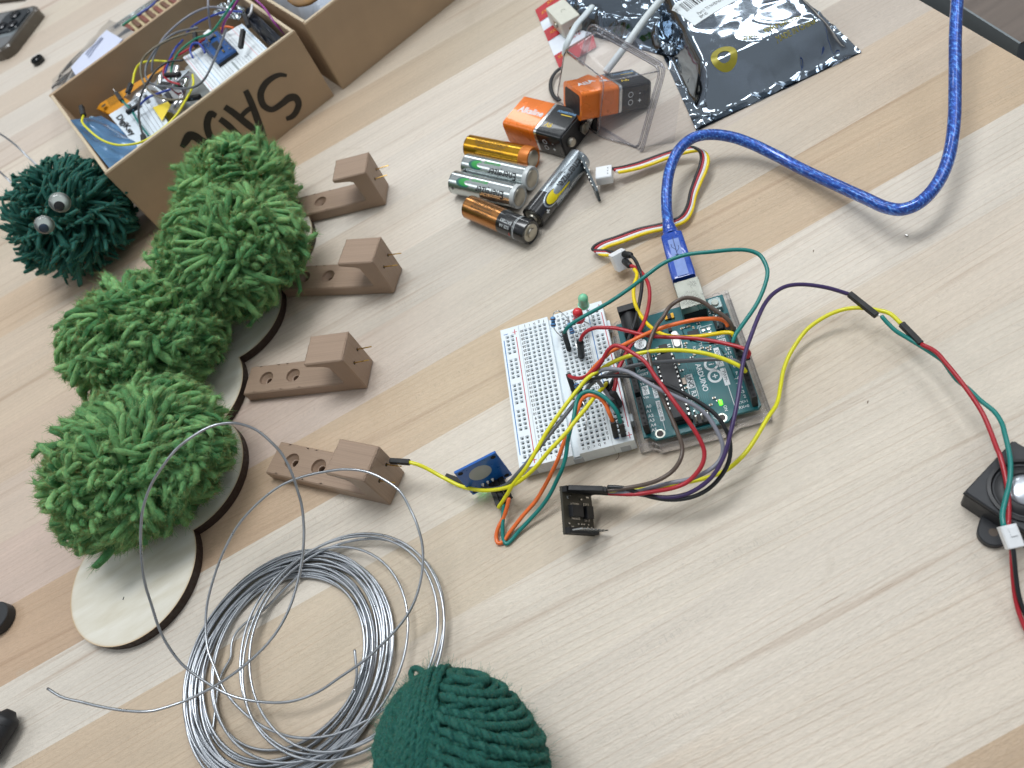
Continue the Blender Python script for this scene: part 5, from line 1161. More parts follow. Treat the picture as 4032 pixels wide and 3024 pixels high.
def bag_details():
    # label strip conforming to the film
    def uv_of(p):
        u, v = .5, .5
        for _ in range(25):
            q = PIL(u, v); e_ = Vector((p.x-q.x, p.y-q.y)); du = Vector(((PIL(u+.01, v)-q)/.01).xy); dv = Vector(((PIL(u, v+.01)-q)/.01).xy); det = du.x*dv.y-du.y*dv.x
            u += (e_.x*dv.y-e_.y*dv.x)/det; v += (du.x*e_.y-du.y*e_.x)/det; u = max(-.2, min(1.2, u)); v = max(-.2, min(1.2, v))
        return u, v
    L = [uv_of(at(2645, 42, 17)), uv_of(at(2736, 118, 17)), uv_of(at(2962, -2, 17)), uv_of(at(2870, -75, 17))]
    def LM(a, b, dz): u = L[0][0]*(1-a)*(1-b)+L[1][0]*a*(1-b)+L[2][0]*a*b+L[3][0]*(1-a)*b; v = L[0][1]*(1-a)*(1-b)+L[1][1]*a*(1-b)+L[2][1]*a*b+L[3][1]*(1-a)*b; return PIL(u, v, dz)
    m = MB(); m.grid([[LM(i/10, j/22, .25) for j in range(23)] for i in range(11)]); lb = m.build('barcode_label', mat('label_paper', '#dfe7ea', .45, var=.02), bagR, smooth=180)
    rnd = random.Random(2); m = MB(); x = .10
    while x < .80:
        w_ = rnd.choice([.008, .008, .016, .026]); m.grid([[LM(.10, x, .33), LM(.10, x+w_, .33)], [LM(.28, x, .33), LM(.28, x+w_, .33)], [LM(.46, x, .33), LM(.46, x+w_, .33)]]); x += w_+rnd.choice([.008, .014, .022])
    for s_, a, b, sz in (('Part:1 T5 NVB/NX.. P.', .74, .42, .15), ('90018.30', .58, .62, .13), ('BM 45', .88, .22, .14)):
        vs, fs = glyphs(s_); m.add([LM(a-v[1]*sz, b+v[0]*sz*.36, .33) for v in vs], fs)
    m.build('barcode_printing', M_blackink, lb, smooth=0)
    gold = mat('gold_print', '#8c8426', .35, .3, var=.05)
    m = MB(); cw = at(2852, 234, 17); R1, R2 = [[uv_of(cw+Vector((r_*math.cos(t), r_*math.sin(t), 0))) for t in [i*2*math.pi/36 for i in range(37)]] for r_ in (7.4, 3.6)]
    m.grid([[PIL(*p, .3) for p in R1], [PIL(*p, .3) for p in [((a[0]+b[0])/2, (a[1]+b[1])/2) for a, b in zip(R1, R2)]], [PIL(*p, .3) for p in R2]]); m.build('printed_ring', gold, bagR, smooth=180)
    m = MB(); a = uv_of(at(2925, 175, 17)); b = uv_of(at(3150, 85, 17)); du, dv = b[0]-a[0], b[1]-a[1]
    nl = Vector((-dv, du)).normalized()
    def tx(s_, t0, t1, hgt, off=0.0):
        vs, fs = glyphs(s_); mxx = max(v[0] for v in vs); tc_, th_ = (t0+t1)/2, (t1-t0)/2
        m.add([PIL(a[0]+du*(tc_+v[0]/mxx*th_)-nl.x*0+nl.x*(v[1]*hgt+off), a[1]+dv*(tc_+v[0]/mxx*th_)+nl.y*(v[1]*hgt+off), .35) for v in vs], fs)
    tx('www', 0, .25, .05); tx('nikrun.co', .38, 1.0, .05); tx('MADE IN CHINA', .45, 1.15, .035, -.075); m.build('printed_web_address', gold, bagR, smooth=0)
bag_details()
PIL2 = Pillow(at(2235, 118), at(2660, 235), at(2700, -120), at(2240, -100), 12, .03, 3.0, 8.1)
build_bag('crumpled_bag', 'crumpled silver static bag under the white cable and clear tray', PIL2, M_foil2, 80, 80)

# white cable and black loop
m = MB(); m.tube(path([(2640, -60, 34), (2600, 0, 33), (2550, 62, 31), (2500, 130, 29), (2470, 172, 27), (2425, 232, 23), (2386, 282, 20)], 5), 2.2, 14); tag(m.build('white_cable', mat('white_pvc', '#d3dcde', .4, var=.03), smooth=60), 'white cable running over the crumpled silver bag into the tray', 'cable')
m = MB(); m.tube(path([(2331, 26, 22), (2305, 58, 22), (2270, 98, 21), (2245, 145, 19), (2230, 180, 16), (2222, 215, 10)], 5), 2.3, 14, flat=.6); tag(m.build('white_cable_end', mat('white_pvc2', '#cdd8dc', .35, var=.03), smooth=60), 'short flat white cable tail over the red packet', 'cable')
m = MB(); m.tube(path([(2235, 255, 3), (2195, 278, 3), (2172, 310, 3), (2168, 345, 2.5), (2180, 378, 2), (2200, 395, 2)], 6), 1.3, 10, flat=.6); tag(m.build('black_strap_loop', M_black, smooth=60), 'thin black loop sticking out left of the clear tray', 'cord')
# red packet with a white connector block on it
def build_packet():
    A_, B_ = at(2108, 43, .3), at(2203, 272, .3); C3, D3 = at(2350, 190, .3), at(2275, -80, .3); Z = Vector((0, 0, 1))
    root = thing('red_white_packet', 'red and white striped packet with yellow lettering, under the cream connector', 'packet', frame(A_.x, A_.y, 0, 0))
    def Q(u, v, z=0.0): return A_*(1-u)*(1-v)+B_*u*(1-v)+C3*u*v+D3*(1-u)*v+Z*z
    red = mat('packet_red', '#b3242f', .35, var=.06); wht = mat('packet_white', '#dde4ee', .35, var=.03); yel = mat('packet_yellow', '#e0a92a', .4)
    m = MB(); m.grid([[Q(i/6, j/4, .5) for j in range(5)] for i in range(7)]); m.build('card', wht, root, smooth=0)
    m = MB()
    for u0, u1 in ((0, .22), (.38, .56), (.80, 1.0)): m.grid([[Q(u0, 0, .8), Q(u0, 1, .8)], [Q(u1, 0, .8), Q(u1, 1, .8)]])
    m.build('red_bands', red, root, smooth=0)
    m = MB()
    for u_, v_ in ((.12, .12), (.47, .14), (.86, .1), (.47, .5), (.04, .30)):
        vs, fs = glyphs('XXX'); m.add([Q(u_-v[1]*.06, v_+v[0]*.09+.06, .95) for v in vs], fs)
    m.build('yellow_lettering', yel, root, smooth=0)
    m = MB(); vs, fs = glyphs('ZLTZ'); m.add([Q(.70-v[1]*.08, .62+v[0]*.10, .95) for v in vs], fs); m.build('red_lettering', red, root, smooth=0)
    cm = mat('cream_nylon', '#cfcfc2', .45, var=.04); r2 = thing('cream_connector', 'cream plastic connector block lying on the red packet', 'connector', frame(*at(2209, 134, 1.3).xy, 1.3, 0))
    p, q, s_, t_ = at(2149, 32, 12), at(2209, 98, 12), at(2283, 56, 12), at(2226, -18, 12)
    ex = (s_-q).normalized(); ey = (p-q); ey = (ey-ex*ey.dot(ex)).normalized(); w_, d_ = (s_-q).length, (p-q).length; M = axes((q.x, q.y, 1.4), ex, ey, (0, 0, 1))
    m = MB(); m.box((w_/2, d_/2, 5.3), (w_, d_, 10.6), 0, M, bev=.7); m.build('connector_body', cm, r2)
    m = MB(); m.box((w_*.45, -.05, 4), (3.4, .3, 3.4), 0, M); m.box((-.05, d_*.5, 4.5), (.3, 4, 4), 0, M); m.build('contact_slots', mat('slot_gold', '#8c6d2e', .4, .6), r2)
    m = MB(); m.lathe([(1.6, 0), (1.6, 1.4), (1.2, 1.6), (1.0, .6), (0, .6)], 16, 0, M @ Matrix.Translation((-.2, d_*.35, 6)) @ Matrix.Rotation(-math.pi/2, 4, 'Y')); m.build('screw_terminal', M_steelcap, r2)
    m = MB(); ring = [M @ Vector((w_*.55+1.6*math.cos(t), d_*.5+1.6*math.sin(t), 10.7)) for t in [i*math.pi/12 for i in range(15)]]; m.tube(ring, .2, 5); m.build('moulded_mark', mat('mark_shade', '#b5b5aa', .5), r2)
build_packet()

# ------------------------------------------------------------------ blue USB cable
def build_usb():
    root = thing('usb_cable', 'thick translucent blue USB cable plugged into the teal board', 'cable', frame(*at(2693, 1095, 0).xy, 0, 0))
    m, t, b = nodes_of('blue_translucent_pvc'); tc = t.nodes.new('ShaderNodeTexCoord'); v = t.nodes.new('ShaderNodeTexNoise'); v.inputs['Scale'].default_value = 900; v.inputs['Detail'].default_value = 3
    mp = t.nodes.new('ShaderNodeMapping'); mp.inputs['Scale'].default_value = (1, .35, 1); t.links.new(tc.outputs['Object'], mp.inputs[0]); t.links.new(mp.outputs[0], v.inputs[0])
    r = t.nodes.new('ShaderNodeValToRGB'); r.color_ramp.elements[0].position = .40; r.color_ramp.elements[0].color = hexc('#0f3b90'); r.color_ramp.elements[1].position = .72; r.color_ramp.elements[1].color = hexc('#62a2ee'); e_ = r.color_ramp.elements.new(.55); e_.color = hexc('#1b56b8'); t.links.new(v.outputs[0], r.inputs[0]); t.links.new(r.outputs[0], b.inputs['Base Color'])
    setp(b, Roughness=.35, Metallic=.35, Coat_Weight=1.0, Coat_Roughness=.08); bp = t.nodes.new('ShaderNodeBump'); bp.inputs['Strength'].default_value = .5; bp.inputs['Distance'].default_value = .0004; t.links.new(v.outputs[0], bp.inputs['Height']); t.links.new(bp.outputs[0], b.inputs['Normal']); blue = m
    pts = [(3775, -120, 40), (3769, 0, 37), (3764, 81, 34), (3761, 163, 31), (3761, 271, 28), (3760, 380, 26), (3758, 461, 24), (3750, 543, 22), (3734, 624, 21), (3704, 700, 20), (3658, 765, 19), (3604, 808, 18), (3550, 825, 17), (3490, 817, 15), (3408, 781, 12), (3300, 732, 9), (3247, 708, 8), (3150, 662, 7), (3053, 611, 8), (2956, 565, 11), (2878, 539, 14), (2794, 530, 17), (2729, 543, 18), (2675, 588, 18), (2640, 660, 17), (2626, 740, 15), (2625, 820, 13), (2632, 885, 12.5)]
    mm = MB(); mm.tube(path(pts, 6), 2.95, 20); mm.build('cable_jacket', blue, root, smooth=60)
    A_, B_ = at(2632, 888, 12.5), at(2697, 1112, 12.5); d = (B_-A_).normalized(); L = (B_-A_).length; M = axes(A_, d.cross(Vector((0, 0, 1))), None, d); M = Matrix((d.cross(Vector((0, 0, 1))).normalized(), Vector((0, 0, 1)), d)).transposed().to_4x4(); M.translation = A_
    body = mat('blue_moulded_plug', '#1a4aae', .28, var=.12, vscale=120, Coat_Weight=.7)
    mm = MB(); mm.lathe([(0, -1), (3.0, -1), (3.5, 2), (3.2, 3.0), (3.9, 4.2), (3.6, 5.2), (4.4, 6.5), (4.4, 8)], 20, 0, M); mm.build('strain_relief', body, root, smooth=40)
    sec = [(7.5, 3.6, 3.4), (9.5, 5.4, 4.6), (L-1.5, 5.9, 5.1), (L, 5.6, 4.8)]; rings = []
    for z, hx, hy in sec: rings.append([(x, y, z) for x, y in rrect(2*hx, 2*hy, 1.6, 3)])
    mm = MB(); mm.grid([[M @ Vector(p) for p in r_] for r_ in rings], 0, None, True); mm.add(rings[0], [tuple(range(len(rings[0])))], 0, M); mm.add(rings[-1], [tuple(range(len(rings[-1])-1, -1, -1))], 0, M); mm.build('plug_body', body, root, smooth=35)
    mm = MB(); mm.box((0, 5.1, (L+14)/2), (5.4, .4, L-15), 0, M, bev=0); mm.build('label_plate', mat('plug_plate', '#7d95cf', .35, var=.08), root)
    mm = MB(); Y = 5.36
    ribbon(mm, [M @ Vector(p) for p in ((0, Y, 13), (0, Y, 26))], .4, (0, 0, 1)); ribbon(mm, [M @ Vector(p) for p in ((0, Y, 22), (1.6, Y, 19.5), (1.6, Y, 17.5))], .35, (0, 0, 1)); ribbon(mm, [M @ Vector(p) for p in ((0, Y, 23.5), (-1.6, Y, 21.5), (-1.6, Y, 19.5))], .35, (0, 0, 1)); mm.add([M @ Vector(p) for p in ((-1, Y, 25), (1, Y, 25), (0, Y, 27.2))], [(0, 1, 2)])
    mm.build('usb_symbol', mat('symbol_blue', '#2c4378', .4), root, smooth=0)
build_usb()
# ------------------------------------------------------------------ jumper wires
BBM = BB
def bbp(x, y, z=BT): return BB @ Vector((x, y, z))
def uh(X, z=15.2, Y=50.8): return UN @ Vector((*ul(X, Y), z))
GW = 'jumper wires round the circuit board'
def housing(root, a, b, w=2.5, nm='connector_housing', mt_=None, rnd_=False):
    a, b = Vector(a), Vector(b); m = MB()
    if rnd_: m.tube([a, a+(b-a)*.1, a+(b-a)*.9, b], [1.5, 1.75, 1.75, 1.3], 14)
    else:
        m.bar(a, b, w, w, bev=.25); d = (b-a).normalized(); sd = d.cross(Vector((.3, -.9, .2))).normalized(); up_ = sd.cross(d)
        if up_.z < 0: up_ = -up_
        c = a+(b-a)*.45+up_*(w/2+.02); m.bar(c, c+d*1.4, .9, .08, 1, up=tuple(up_))
    return m.build(nm, [mt_ or M_blackmat, M_pin], root, smooth=35)
def jumper(label, col, pts, start=None, end=None, r=.93, group=GW, name='jumper_wire', cat='wire', rs=False, re_=False, pin_s=None, pin_e=None, mt_s=None, mt_e=None):
    """pts: photo pixels with heights, or Vectors; start/end: world point the housing reaches to"""
    P3 = [p if isinstance(p, Vector) else at(*p) for p in pts]; C3 = catmull(P3, 5)
    root = thing(name, label, cat, frame(P3[0].x, P3[0].y, 0, 0), group)
    m = MB(); m.tube(C3, r, 10); m.build('insulation', wire_mat(col), root, smooth=60)
    if start is not None: housing(root, P3[0]-(start-P3[0]).normalized()*.4, start, rnd_=rs, mt_=mt_s)
    if end is not None: housing(root, P3[-1]-(end-P3[-1]).normalized()*.4, end, rnd_=re_, mt_=mt_e)
    for p in (pin_s, pin_e):
        if p is not None: m = MB(); m.tube(p, .32, 6); m.build('pin', M_pin, root)
    return root
GREYH = mat('grey_heatshrink', '#3c3e42', .6, var=.1)
B_ = lambda u, v: at(u, v, BT+.2)
jumper('teal jumper wire looping high over the USB plug', 'teal', [(2222, 1311, 24), (2233, 1292, 27), (2262, 1268, 29), (2300, 1245, 30), (2400, 1189, 33), (2495, 1124, 36), (2541, 1088, 38), (2617, 1034, 39), (2698, 1004, 40), (2807, 991, 40), (2902, 983, 39), (2956, 988, 38), (2991, 1004, 37), (3012, 1035, 36), (3022, 1070, 35), (3014, 1116, 34), (2982, 1193, 32), (2924, 1278, 31), (2895, 1320, 31), (2885, 1349, 30)], start=B_(2240, 1373), end=uh(36.6))
jumper('red jumper wire lying straight across the teal board from the breadboard', 'red', [(2284, 1345, 24), (2294, 1322, 27), (2313, 1303, 29), (2345, 1291, 30), (2380, 1290, 30), (2421, 1292, 30), (2462, 1301, 30), (2510, 1313, 30), (2563, 1323, 30), (2617, 1327, 30), (2698, 1330, 30), (2780, 1338, 30), (2861, 1354, 30), (2915, 1368, 30), (2940, 1378, 30), (2950, 1392, 29), (2941, 1408, 28)], start=B_(2290, 1406), end=uh(41.6), rs=True)
jumper('orange jumper wire crossing the crystal toward the digital sockets', 'orange', [(2312, 1478, 20), (2322, 1468, 21), (2340, 1446, 23), (2361, 1424, 25), (2388, 1400, 27), (2400, 1387, 28), (2427, 1373, 29), (2481, 1346, 31), (2536, 1319, 32), (2603, 1292, 34), (2671, 1273, 34), (2739, 1259, 34), (2793, 1255, 33), (2829, 1256, 32), (2856, 1267, 31), (2866, 1285, 30)], end=uh(29.0))
jumper('yellow jumper wire bending from the white plug over the orange wire', 'deepyellow', [(2497, 1060, 20), (2507, 1075, 20), (2507, 1091, 21), (2496, 1126, 22), (2495, 1167, 22), (2503, 1202, 22), (2519, 1235, 22), (2541, 1267, 23), (2574, 1297, 24), (2617, 1319, 26), (2671, 1327, 27), (2739, 1326, 28), (2807, 1316, 29), (2861, 1309, 30), (2883, 1313, 30), (2889, 1324, 29)], end=uh(34.0))
jumper('thin red jumper wire from the white plug down to the power rail', 'red', [(2479, 1045, 14), (2500, 1053, 15), (2525, 1072, 17), (2546, 1102, 19), (2557, 1140, 21), (2557, 1181, 22), (2549, 1227, 23), (2533, 1275, 24), (2508, 1322, 25), (2476, 1373, 26), (2448, 1425, 26), (2429, 1469, 26), (2421, 1523, 25), (2412, 1546, 24)], end=B_(2440, 1596), rs=True, re_=True, start=at(2458, 1026, 10), mt_e=GREYH)
jumper('black jumper wire from the white plug down to the power rail', 'black', [(2483, 1005, 14), (2500, 1023, 15), (2517, 1059, 17), (2527, 1091, 18), (2526, 1140, 20), (2517, 1194, 21), (2506, 1248, 22), (2489, 1303, 23), (2473, 1343, 24), (2450, 1400, 24), (2430, 1465, 24), (2410, 1507, 23), (2398, 1536, 22)], end=B_(2405, 1590), start=at(2448, 998, 11), rs=True)
jumper('brown jumper wire with a bare nick, arching over the metal socket', 'brown', [(2887, 1298, 30), (2875, 1270, 33), (2848, 1243, 35), (2807, 1216, 37), (2766, 1189, 39), (2725, 1174, 41), (2693, 1174, 42), (2658, 1191, 42), (2633, 1212, 41), (2612, 1248, 40), (2590, 1275, 39), (2572, 1310, 38), (2558, 1350, 37), (2552, 1384, 36), (2559, 1425, 35), (2573, 1480, 34), (2605, 1561, 32), (2638, 1632, 30), (2670, 1708, 28), (2687, 1767, 26), (2676, 1816, 25), (2643, 1859, 23), (2589, 1892, 22), (2524, 1911, 20), (2442, 1925, 19), (2396, 1931, 19)], start=uh(31.5))
jumper('yellow jumper wire arching from the digital sockets to the blue touch sensor', 'yellow', [(2936, 1463, 28), (2920, 1447, 30), (2866, 1420, 32), (2795, 1396, 34), (2714, 1382, 35), (2632, 1379, 36), (2551, 1385, 36), (2470, 1404, 36), (2415, 1425, 35), (2361, 1458, 34), (2312, 1491, 33), (2280, 1528, 32), (2236, 1583, 31), (2193, 1642, 30), (2149, 1708, 28), (2112, 1773, 26), (2074, 1838, 23), (2042, 1880, 19), (2020, 1908, 16), (1993, 1953, 11), (1963, 1998, 6)], start=uh(45.7))
jumper('grey jumper wire from the digital sockets ending in a loose black plug', 'grey', [(2914, 1430, 28), (2890, 1420, 29), (2866, 1415, 29), (2795, 1415, 29), (2714, 1420, 29), (2632, 1424, 29), (2551, 1431, 29), (2486, 1442, 29), (2432, 1458, 29), (2377, 1480, 29), (2334, 1507, 29), (2301, 1545, 28), (2258, 1594, 28), (2215, 1648, 28), (2171, 1702, 27), (2128, 1756, 26), (2084, 1811, 24), (2040, 1862, 20), (2010, 1895, 15), (1985, 1913, 11), (1952, 1924, 8), (1907, 1921, 6), (1871, 1915, 5), (1832, 1902, 4)], start=uh(43.2), end=at(1757, 1875, 3.5))
jumper('dark red jumper wire swinging from the breadboard to the black module', 'red', [(2240, 1480, 24), (2258, 1488, 26), (2291, 1488, 29), (2329, 1469, 33), (2361, 1436, 37), (2383, 1398, 40), (2399, 1374, 42), (2421, 1361, 43), (2448, 1366, 43), (2486, 1387, 43), (2540, 1425, 42), (2578, 1480, 40), (2627, 1545, 38), (2670, 1604, 36), (2714, 1664, 33), (2752, 1724, 30), (2773, 1778, 27), (2768, 1821, 25), (2746, 1859, 23), (2708, 1897, 21), (2659, 1919, 20), (2578, 1935, 18), (2497, 1946, 17), (2399, 1943, 16)], start=B_(2262, 1545))
jumper('light grey jumper wire swinging from the rail to the black module', 'lightgrey', [(2407, 1570, 22), (2383, 1540, 24), (2367, 1516, 27), (2352, 1492, 30), (2350, 1474, 32), (2372, 1457, 35), (2415, 1453, 38), (2470, 1463, 39), (2524, 1491, 39), (2578, 1523, 38), (2659, 1561, 36), (2730, 1594, 33), (2779, 1632, 30), (2817, 1686, 27), (2844, 1746, 24), (2844, 1789, 22), (2822, 1827, 21), (2779, 1859, 20), (2714, 1887, 19), (2632, 1903, 18), (2551, 1925, 17), (2486, 1938, 17), (2399, 1936, 17)], start=B_(2432, 1618), mt_s=GREYH)
jumper('black jumper wire swinging widest from the breadboard to the black module', 'black', [(2281, 1530, 22), (2291, 1516, 25), (2323, 1499, 30), (2367, 1485, 34), (2415, 1480, 36), (2470, 1481, 37), (2524, 1488, 37), (2578, 1501, 36), (2649, 1528, 34), (2714, 1561, 32), (2768, 1594, 30), (2817, 1632, 28), (2849, 1675, 26), (2871, 1724, 23), (2876, 1778, 21), (2866, 1827, 19), (2838, 1876, 17), (2790, 1925, 15), (2725, 1957, 14), (2649, 1968, 14), (2578, 1960, 15), (2513, 1941, 17), (2459, 1922, 19), (2394, 1917, 20)], start=B_(2290, 1590))
jumper('teal jumper wire drooping on the table beside the orange one', 'teal', [(2443, 1664, 22), (2435, 1634, 26), (2416, 1602, 29), (2383, 1567, 31), (2351, 1548, 32), (2318, 1541, 32), (2291, 1550, 32), (2275, 1572, 31), (2264, 1613, 30), (2258, 1653, 29), (2245, 1694, 27), (2234, 1748, 25), (2227, 1800, 22), (2212, 1850, 19), (2193, 1890, 15), (2169, 1940, 11), (2133, 1994, 7), (2088, 2044, 4), (2042, 2093, 2), (2011, 2129, 1.2), (1995, 2141, 1.2), (1984, 2129, 1.5), (1979, 2084, 3), (1981, 2030, 5), (1984, 1985, 7)], start=B_(2455, 1712))
jumper('orange jumper wire drooping on the table left of the teal one', 'orange', [(2413, 1659, 22), (2399, 1626, 26), (2383, 1591, 28), (2361, 1567, 30), (2334, 1556, 31), (2307, 1559, 31), (2286, 1580, 30), (2275, 1613, 29), (2258, 1650, 27), (2240, 1695, 25), (2218, 1748, 22), (2199, 1803, 19), (2178, 1849, 16), (2146, 1912, 12), (2110, 1971, 8), (2056, 2034, 5), (2006, 2098, 2), (1979, 2134, 1.2), (1961, 2138, 1.2), (1954, 2116, 1.5), (1961, 2080, 3), (1984, 2034, 5), (1997, 1994, 8), (2004, 1962, 10)], start=B_(2425, 1716))
jumper('yellow jumper wire from the rail to the pin of the lowest hook', 'yellow', [(2388, 1510, 23), (2372, 1530, 26), (2350, 1552, 29), (2301, 1615, 31), (2269, 1653, 31), (2226, 1708, 30), (2160, 1778, 28), (2106, 1843, 24), (2047, 1894, 18), (2002, 1917, 14), (1952, 1928, 12), (1907, 1931, 11), (1862, 1926, 11), (1816, 1915, 11), (1771, 1894, 12), (1726, 1870, 13), (1681, 1845, 15), (1645, 1829, 17), (1610, 1820, 18)], start=B_(2400, 1580), end=at(1536, 1815, 18.5))
jumper('purple jumper wire running from the long black joint down to the module', 'purple', [(3347, 1160, 14), (3258, 1133, 18), (3156, 1120, 22), (3094, 1128, 25), (3048, 1154, 27), (3013, 1194, 29), (2987, 1246, 30), (2961, 1312, 31), (2936, 1384, 32), (2922, 1447, 32), (2904, 1577, 31), (2876, 1708, 28), (2849, 1800, 24), (2800, 1881, 20), (2714, 1941, 16), (2632, 1958, 15), (2540, 1950, 15), (2470, 1938, 16), (2396, 1931, 17)])
jumper('yellow jumper wire lying on the table right of the teal board', 'yellow', [(3552, 1279, 11), (3504, 1235, 12), (3463, 1223, 12), (3371, 1212, 12), (3299, 1225, 11), (3233, 1256, 10), (3176, 1299, 8), (3135, 1353, 6), (3105, 1404, 5), (3084, 1461, 5), (3074, 1517, 6), (3059, 1589, 9), (3023, 1645, 12), (2951, 1763, 13), (2909, 1811, 12), (2860, 1851, 9), (2784, 1881, 11), (2714, 1897, 13), (2605, 1919, 15), (2497, 1930, 16), (2399, 1932, 18)])
# short resistor leads / bulbs ----------------------------------------------------
def led(u, v, colr, cat_label, legs, z):
    p = at(u, v, z); M = frame(p.x, p.y, z, 0); top = at(*legs[0])  # lean axis
    root = thing('light_emitting_diode', cat_label, 'LED', frame(p.x, p.y, 0, 0), 'unlit LEDs on the breadboard')
    m, t, b = nodes_of('led_'+colr[1:]); setp(b, Base_Color=hexc(colr), Roughness=.25, Coat_Weight=.5, Subsurface_Weight=.35, Subsurface_Scale=.003)
    ax_ = (top-p).normalized(); Mx = axes(p, Vector((0, 1, 0)).cross(ax_), None, ax_)
    mm = MB(); mm.lathe([(0, 0), (2.9, 0), (2.9, 1.0), (2.5, 1.05), (2.5, 6.0)]+[(2.5*math.cos(a), 6.0+2.5*math.sin(a)) for a in [i*math.pi/2/7 for i in range(1, 8)]], 26, 0, Mx); mm.build('lens', m, root, smooth=40)
    for k, lg in enumerate(legs[1:]): mm = MB(); mm.tube(catmull([p+Mx.to_3x3() @ Vector((.9*(1 if k else -1), 0, 0))]+[at(*q) for q in lg], 4), .28, 6); mm.build('leg', M_pin, root)
led(2298, 1203, '#86d6ac', 'green unlit LED standing at the top of the breadboard', [(2293, 1141, 34), [(2318, 1225, 16), (2336, 1255, BT-.5)], [(2310, 1215, 17), (2322, 1262, BT-.5)]], 21)
led(2281, 1257, '#d8323c', 'red unlit LED standing beside the green one', [(2266, 1200, 33), [(2310, 1270, 15), (2338, 1292, BT-.5)], [(2288, 1280, 15), (2276, 1316, BT-.5)]], 20)
def resistor(label, a, b, l1, l2):
    a, b = at(*a), at(*b); root = thing('resistor', label, 'resistor', frame(a.x, a.y, 0, 0), 'blue resistors on the breadboard'); d = (b-a).normalized(); L = (b-a).length; M = axes(a, d.orthogonal(), None, d)
    m = MB(); m.lathe([(0, -.2), (.9, 0), (1.3, .5), (1.3, 1.5), (1.0, 2.0), (1.0, L-2.0), (1.3, L-1.5), (1.3, L-.5), (.9, L), (0, L+.2)], 16, 0, M); o = m.build('ceramic_body', mat('resistor_blue', '#5f9bd0', .4, var=.06), root, smooth=40)
    for k, (z, c_) in enumerate(((.9, '#5a2f1e'), (2.4, '#202020'), (3.4, '#202020'), (L-1.1, '#5a2f1e'))):
        m = MB(); r_ = 1.33 if k in (0, 3) else 1.03; m.lathe([(r_, z-.25), (r_, z+.25)], 16, 0, M); m.build('colour_band', mat('band_'+c_[1:], c_, .4), o, smooth=40)
    for e_, pts in ((a, l1), (b, l2)): m = MB(); m.tube(catmull([e_]+[at(*q) for q in pts], 5), .27, 6); m.build('lead', M_pin, root)
resistor('blue resistor standing leftmost with a tall arched lead', (2177, 1248, 22), (2179, 1287, 18), [(2180, 1235, 24), (2188, 1226, 25), (2201, 1225, 25), (2215, 1234, 22), (2239, 1258, BT-.5)], [(2182, 1293, 17), (2191, 1307, 16), (2212, 1329, 14), (2226, 1356, 12), (2228, 1369, BT-.5)])
resistor('blue resistor leaning against the teal wire plug', (2241, 1272, 18), (2255, 1314, 15), [(2236, 1261, 19), (2227, 1262, 20), (2225, 1271, 18), (2232, 1282, BT-.5)], [(2258, 1324, 14), (2267, 1351, 12.5), (2275, 1381, 11.5), (2277, 1400, 10.5), (2272, 1413, BT-.5)])
resistor('blue resistor lying low under the bundle of wires', (2267, 1511, 18), (2283, 1545, 16), [(2262, 1500, 17), (2258, 1490, BT-.5)], [(2290, 1570, 15), (2302, 1600, 14), (2308, 1640, 12), (2308, 1670, 11), (2303, 1690, BT-.5)])

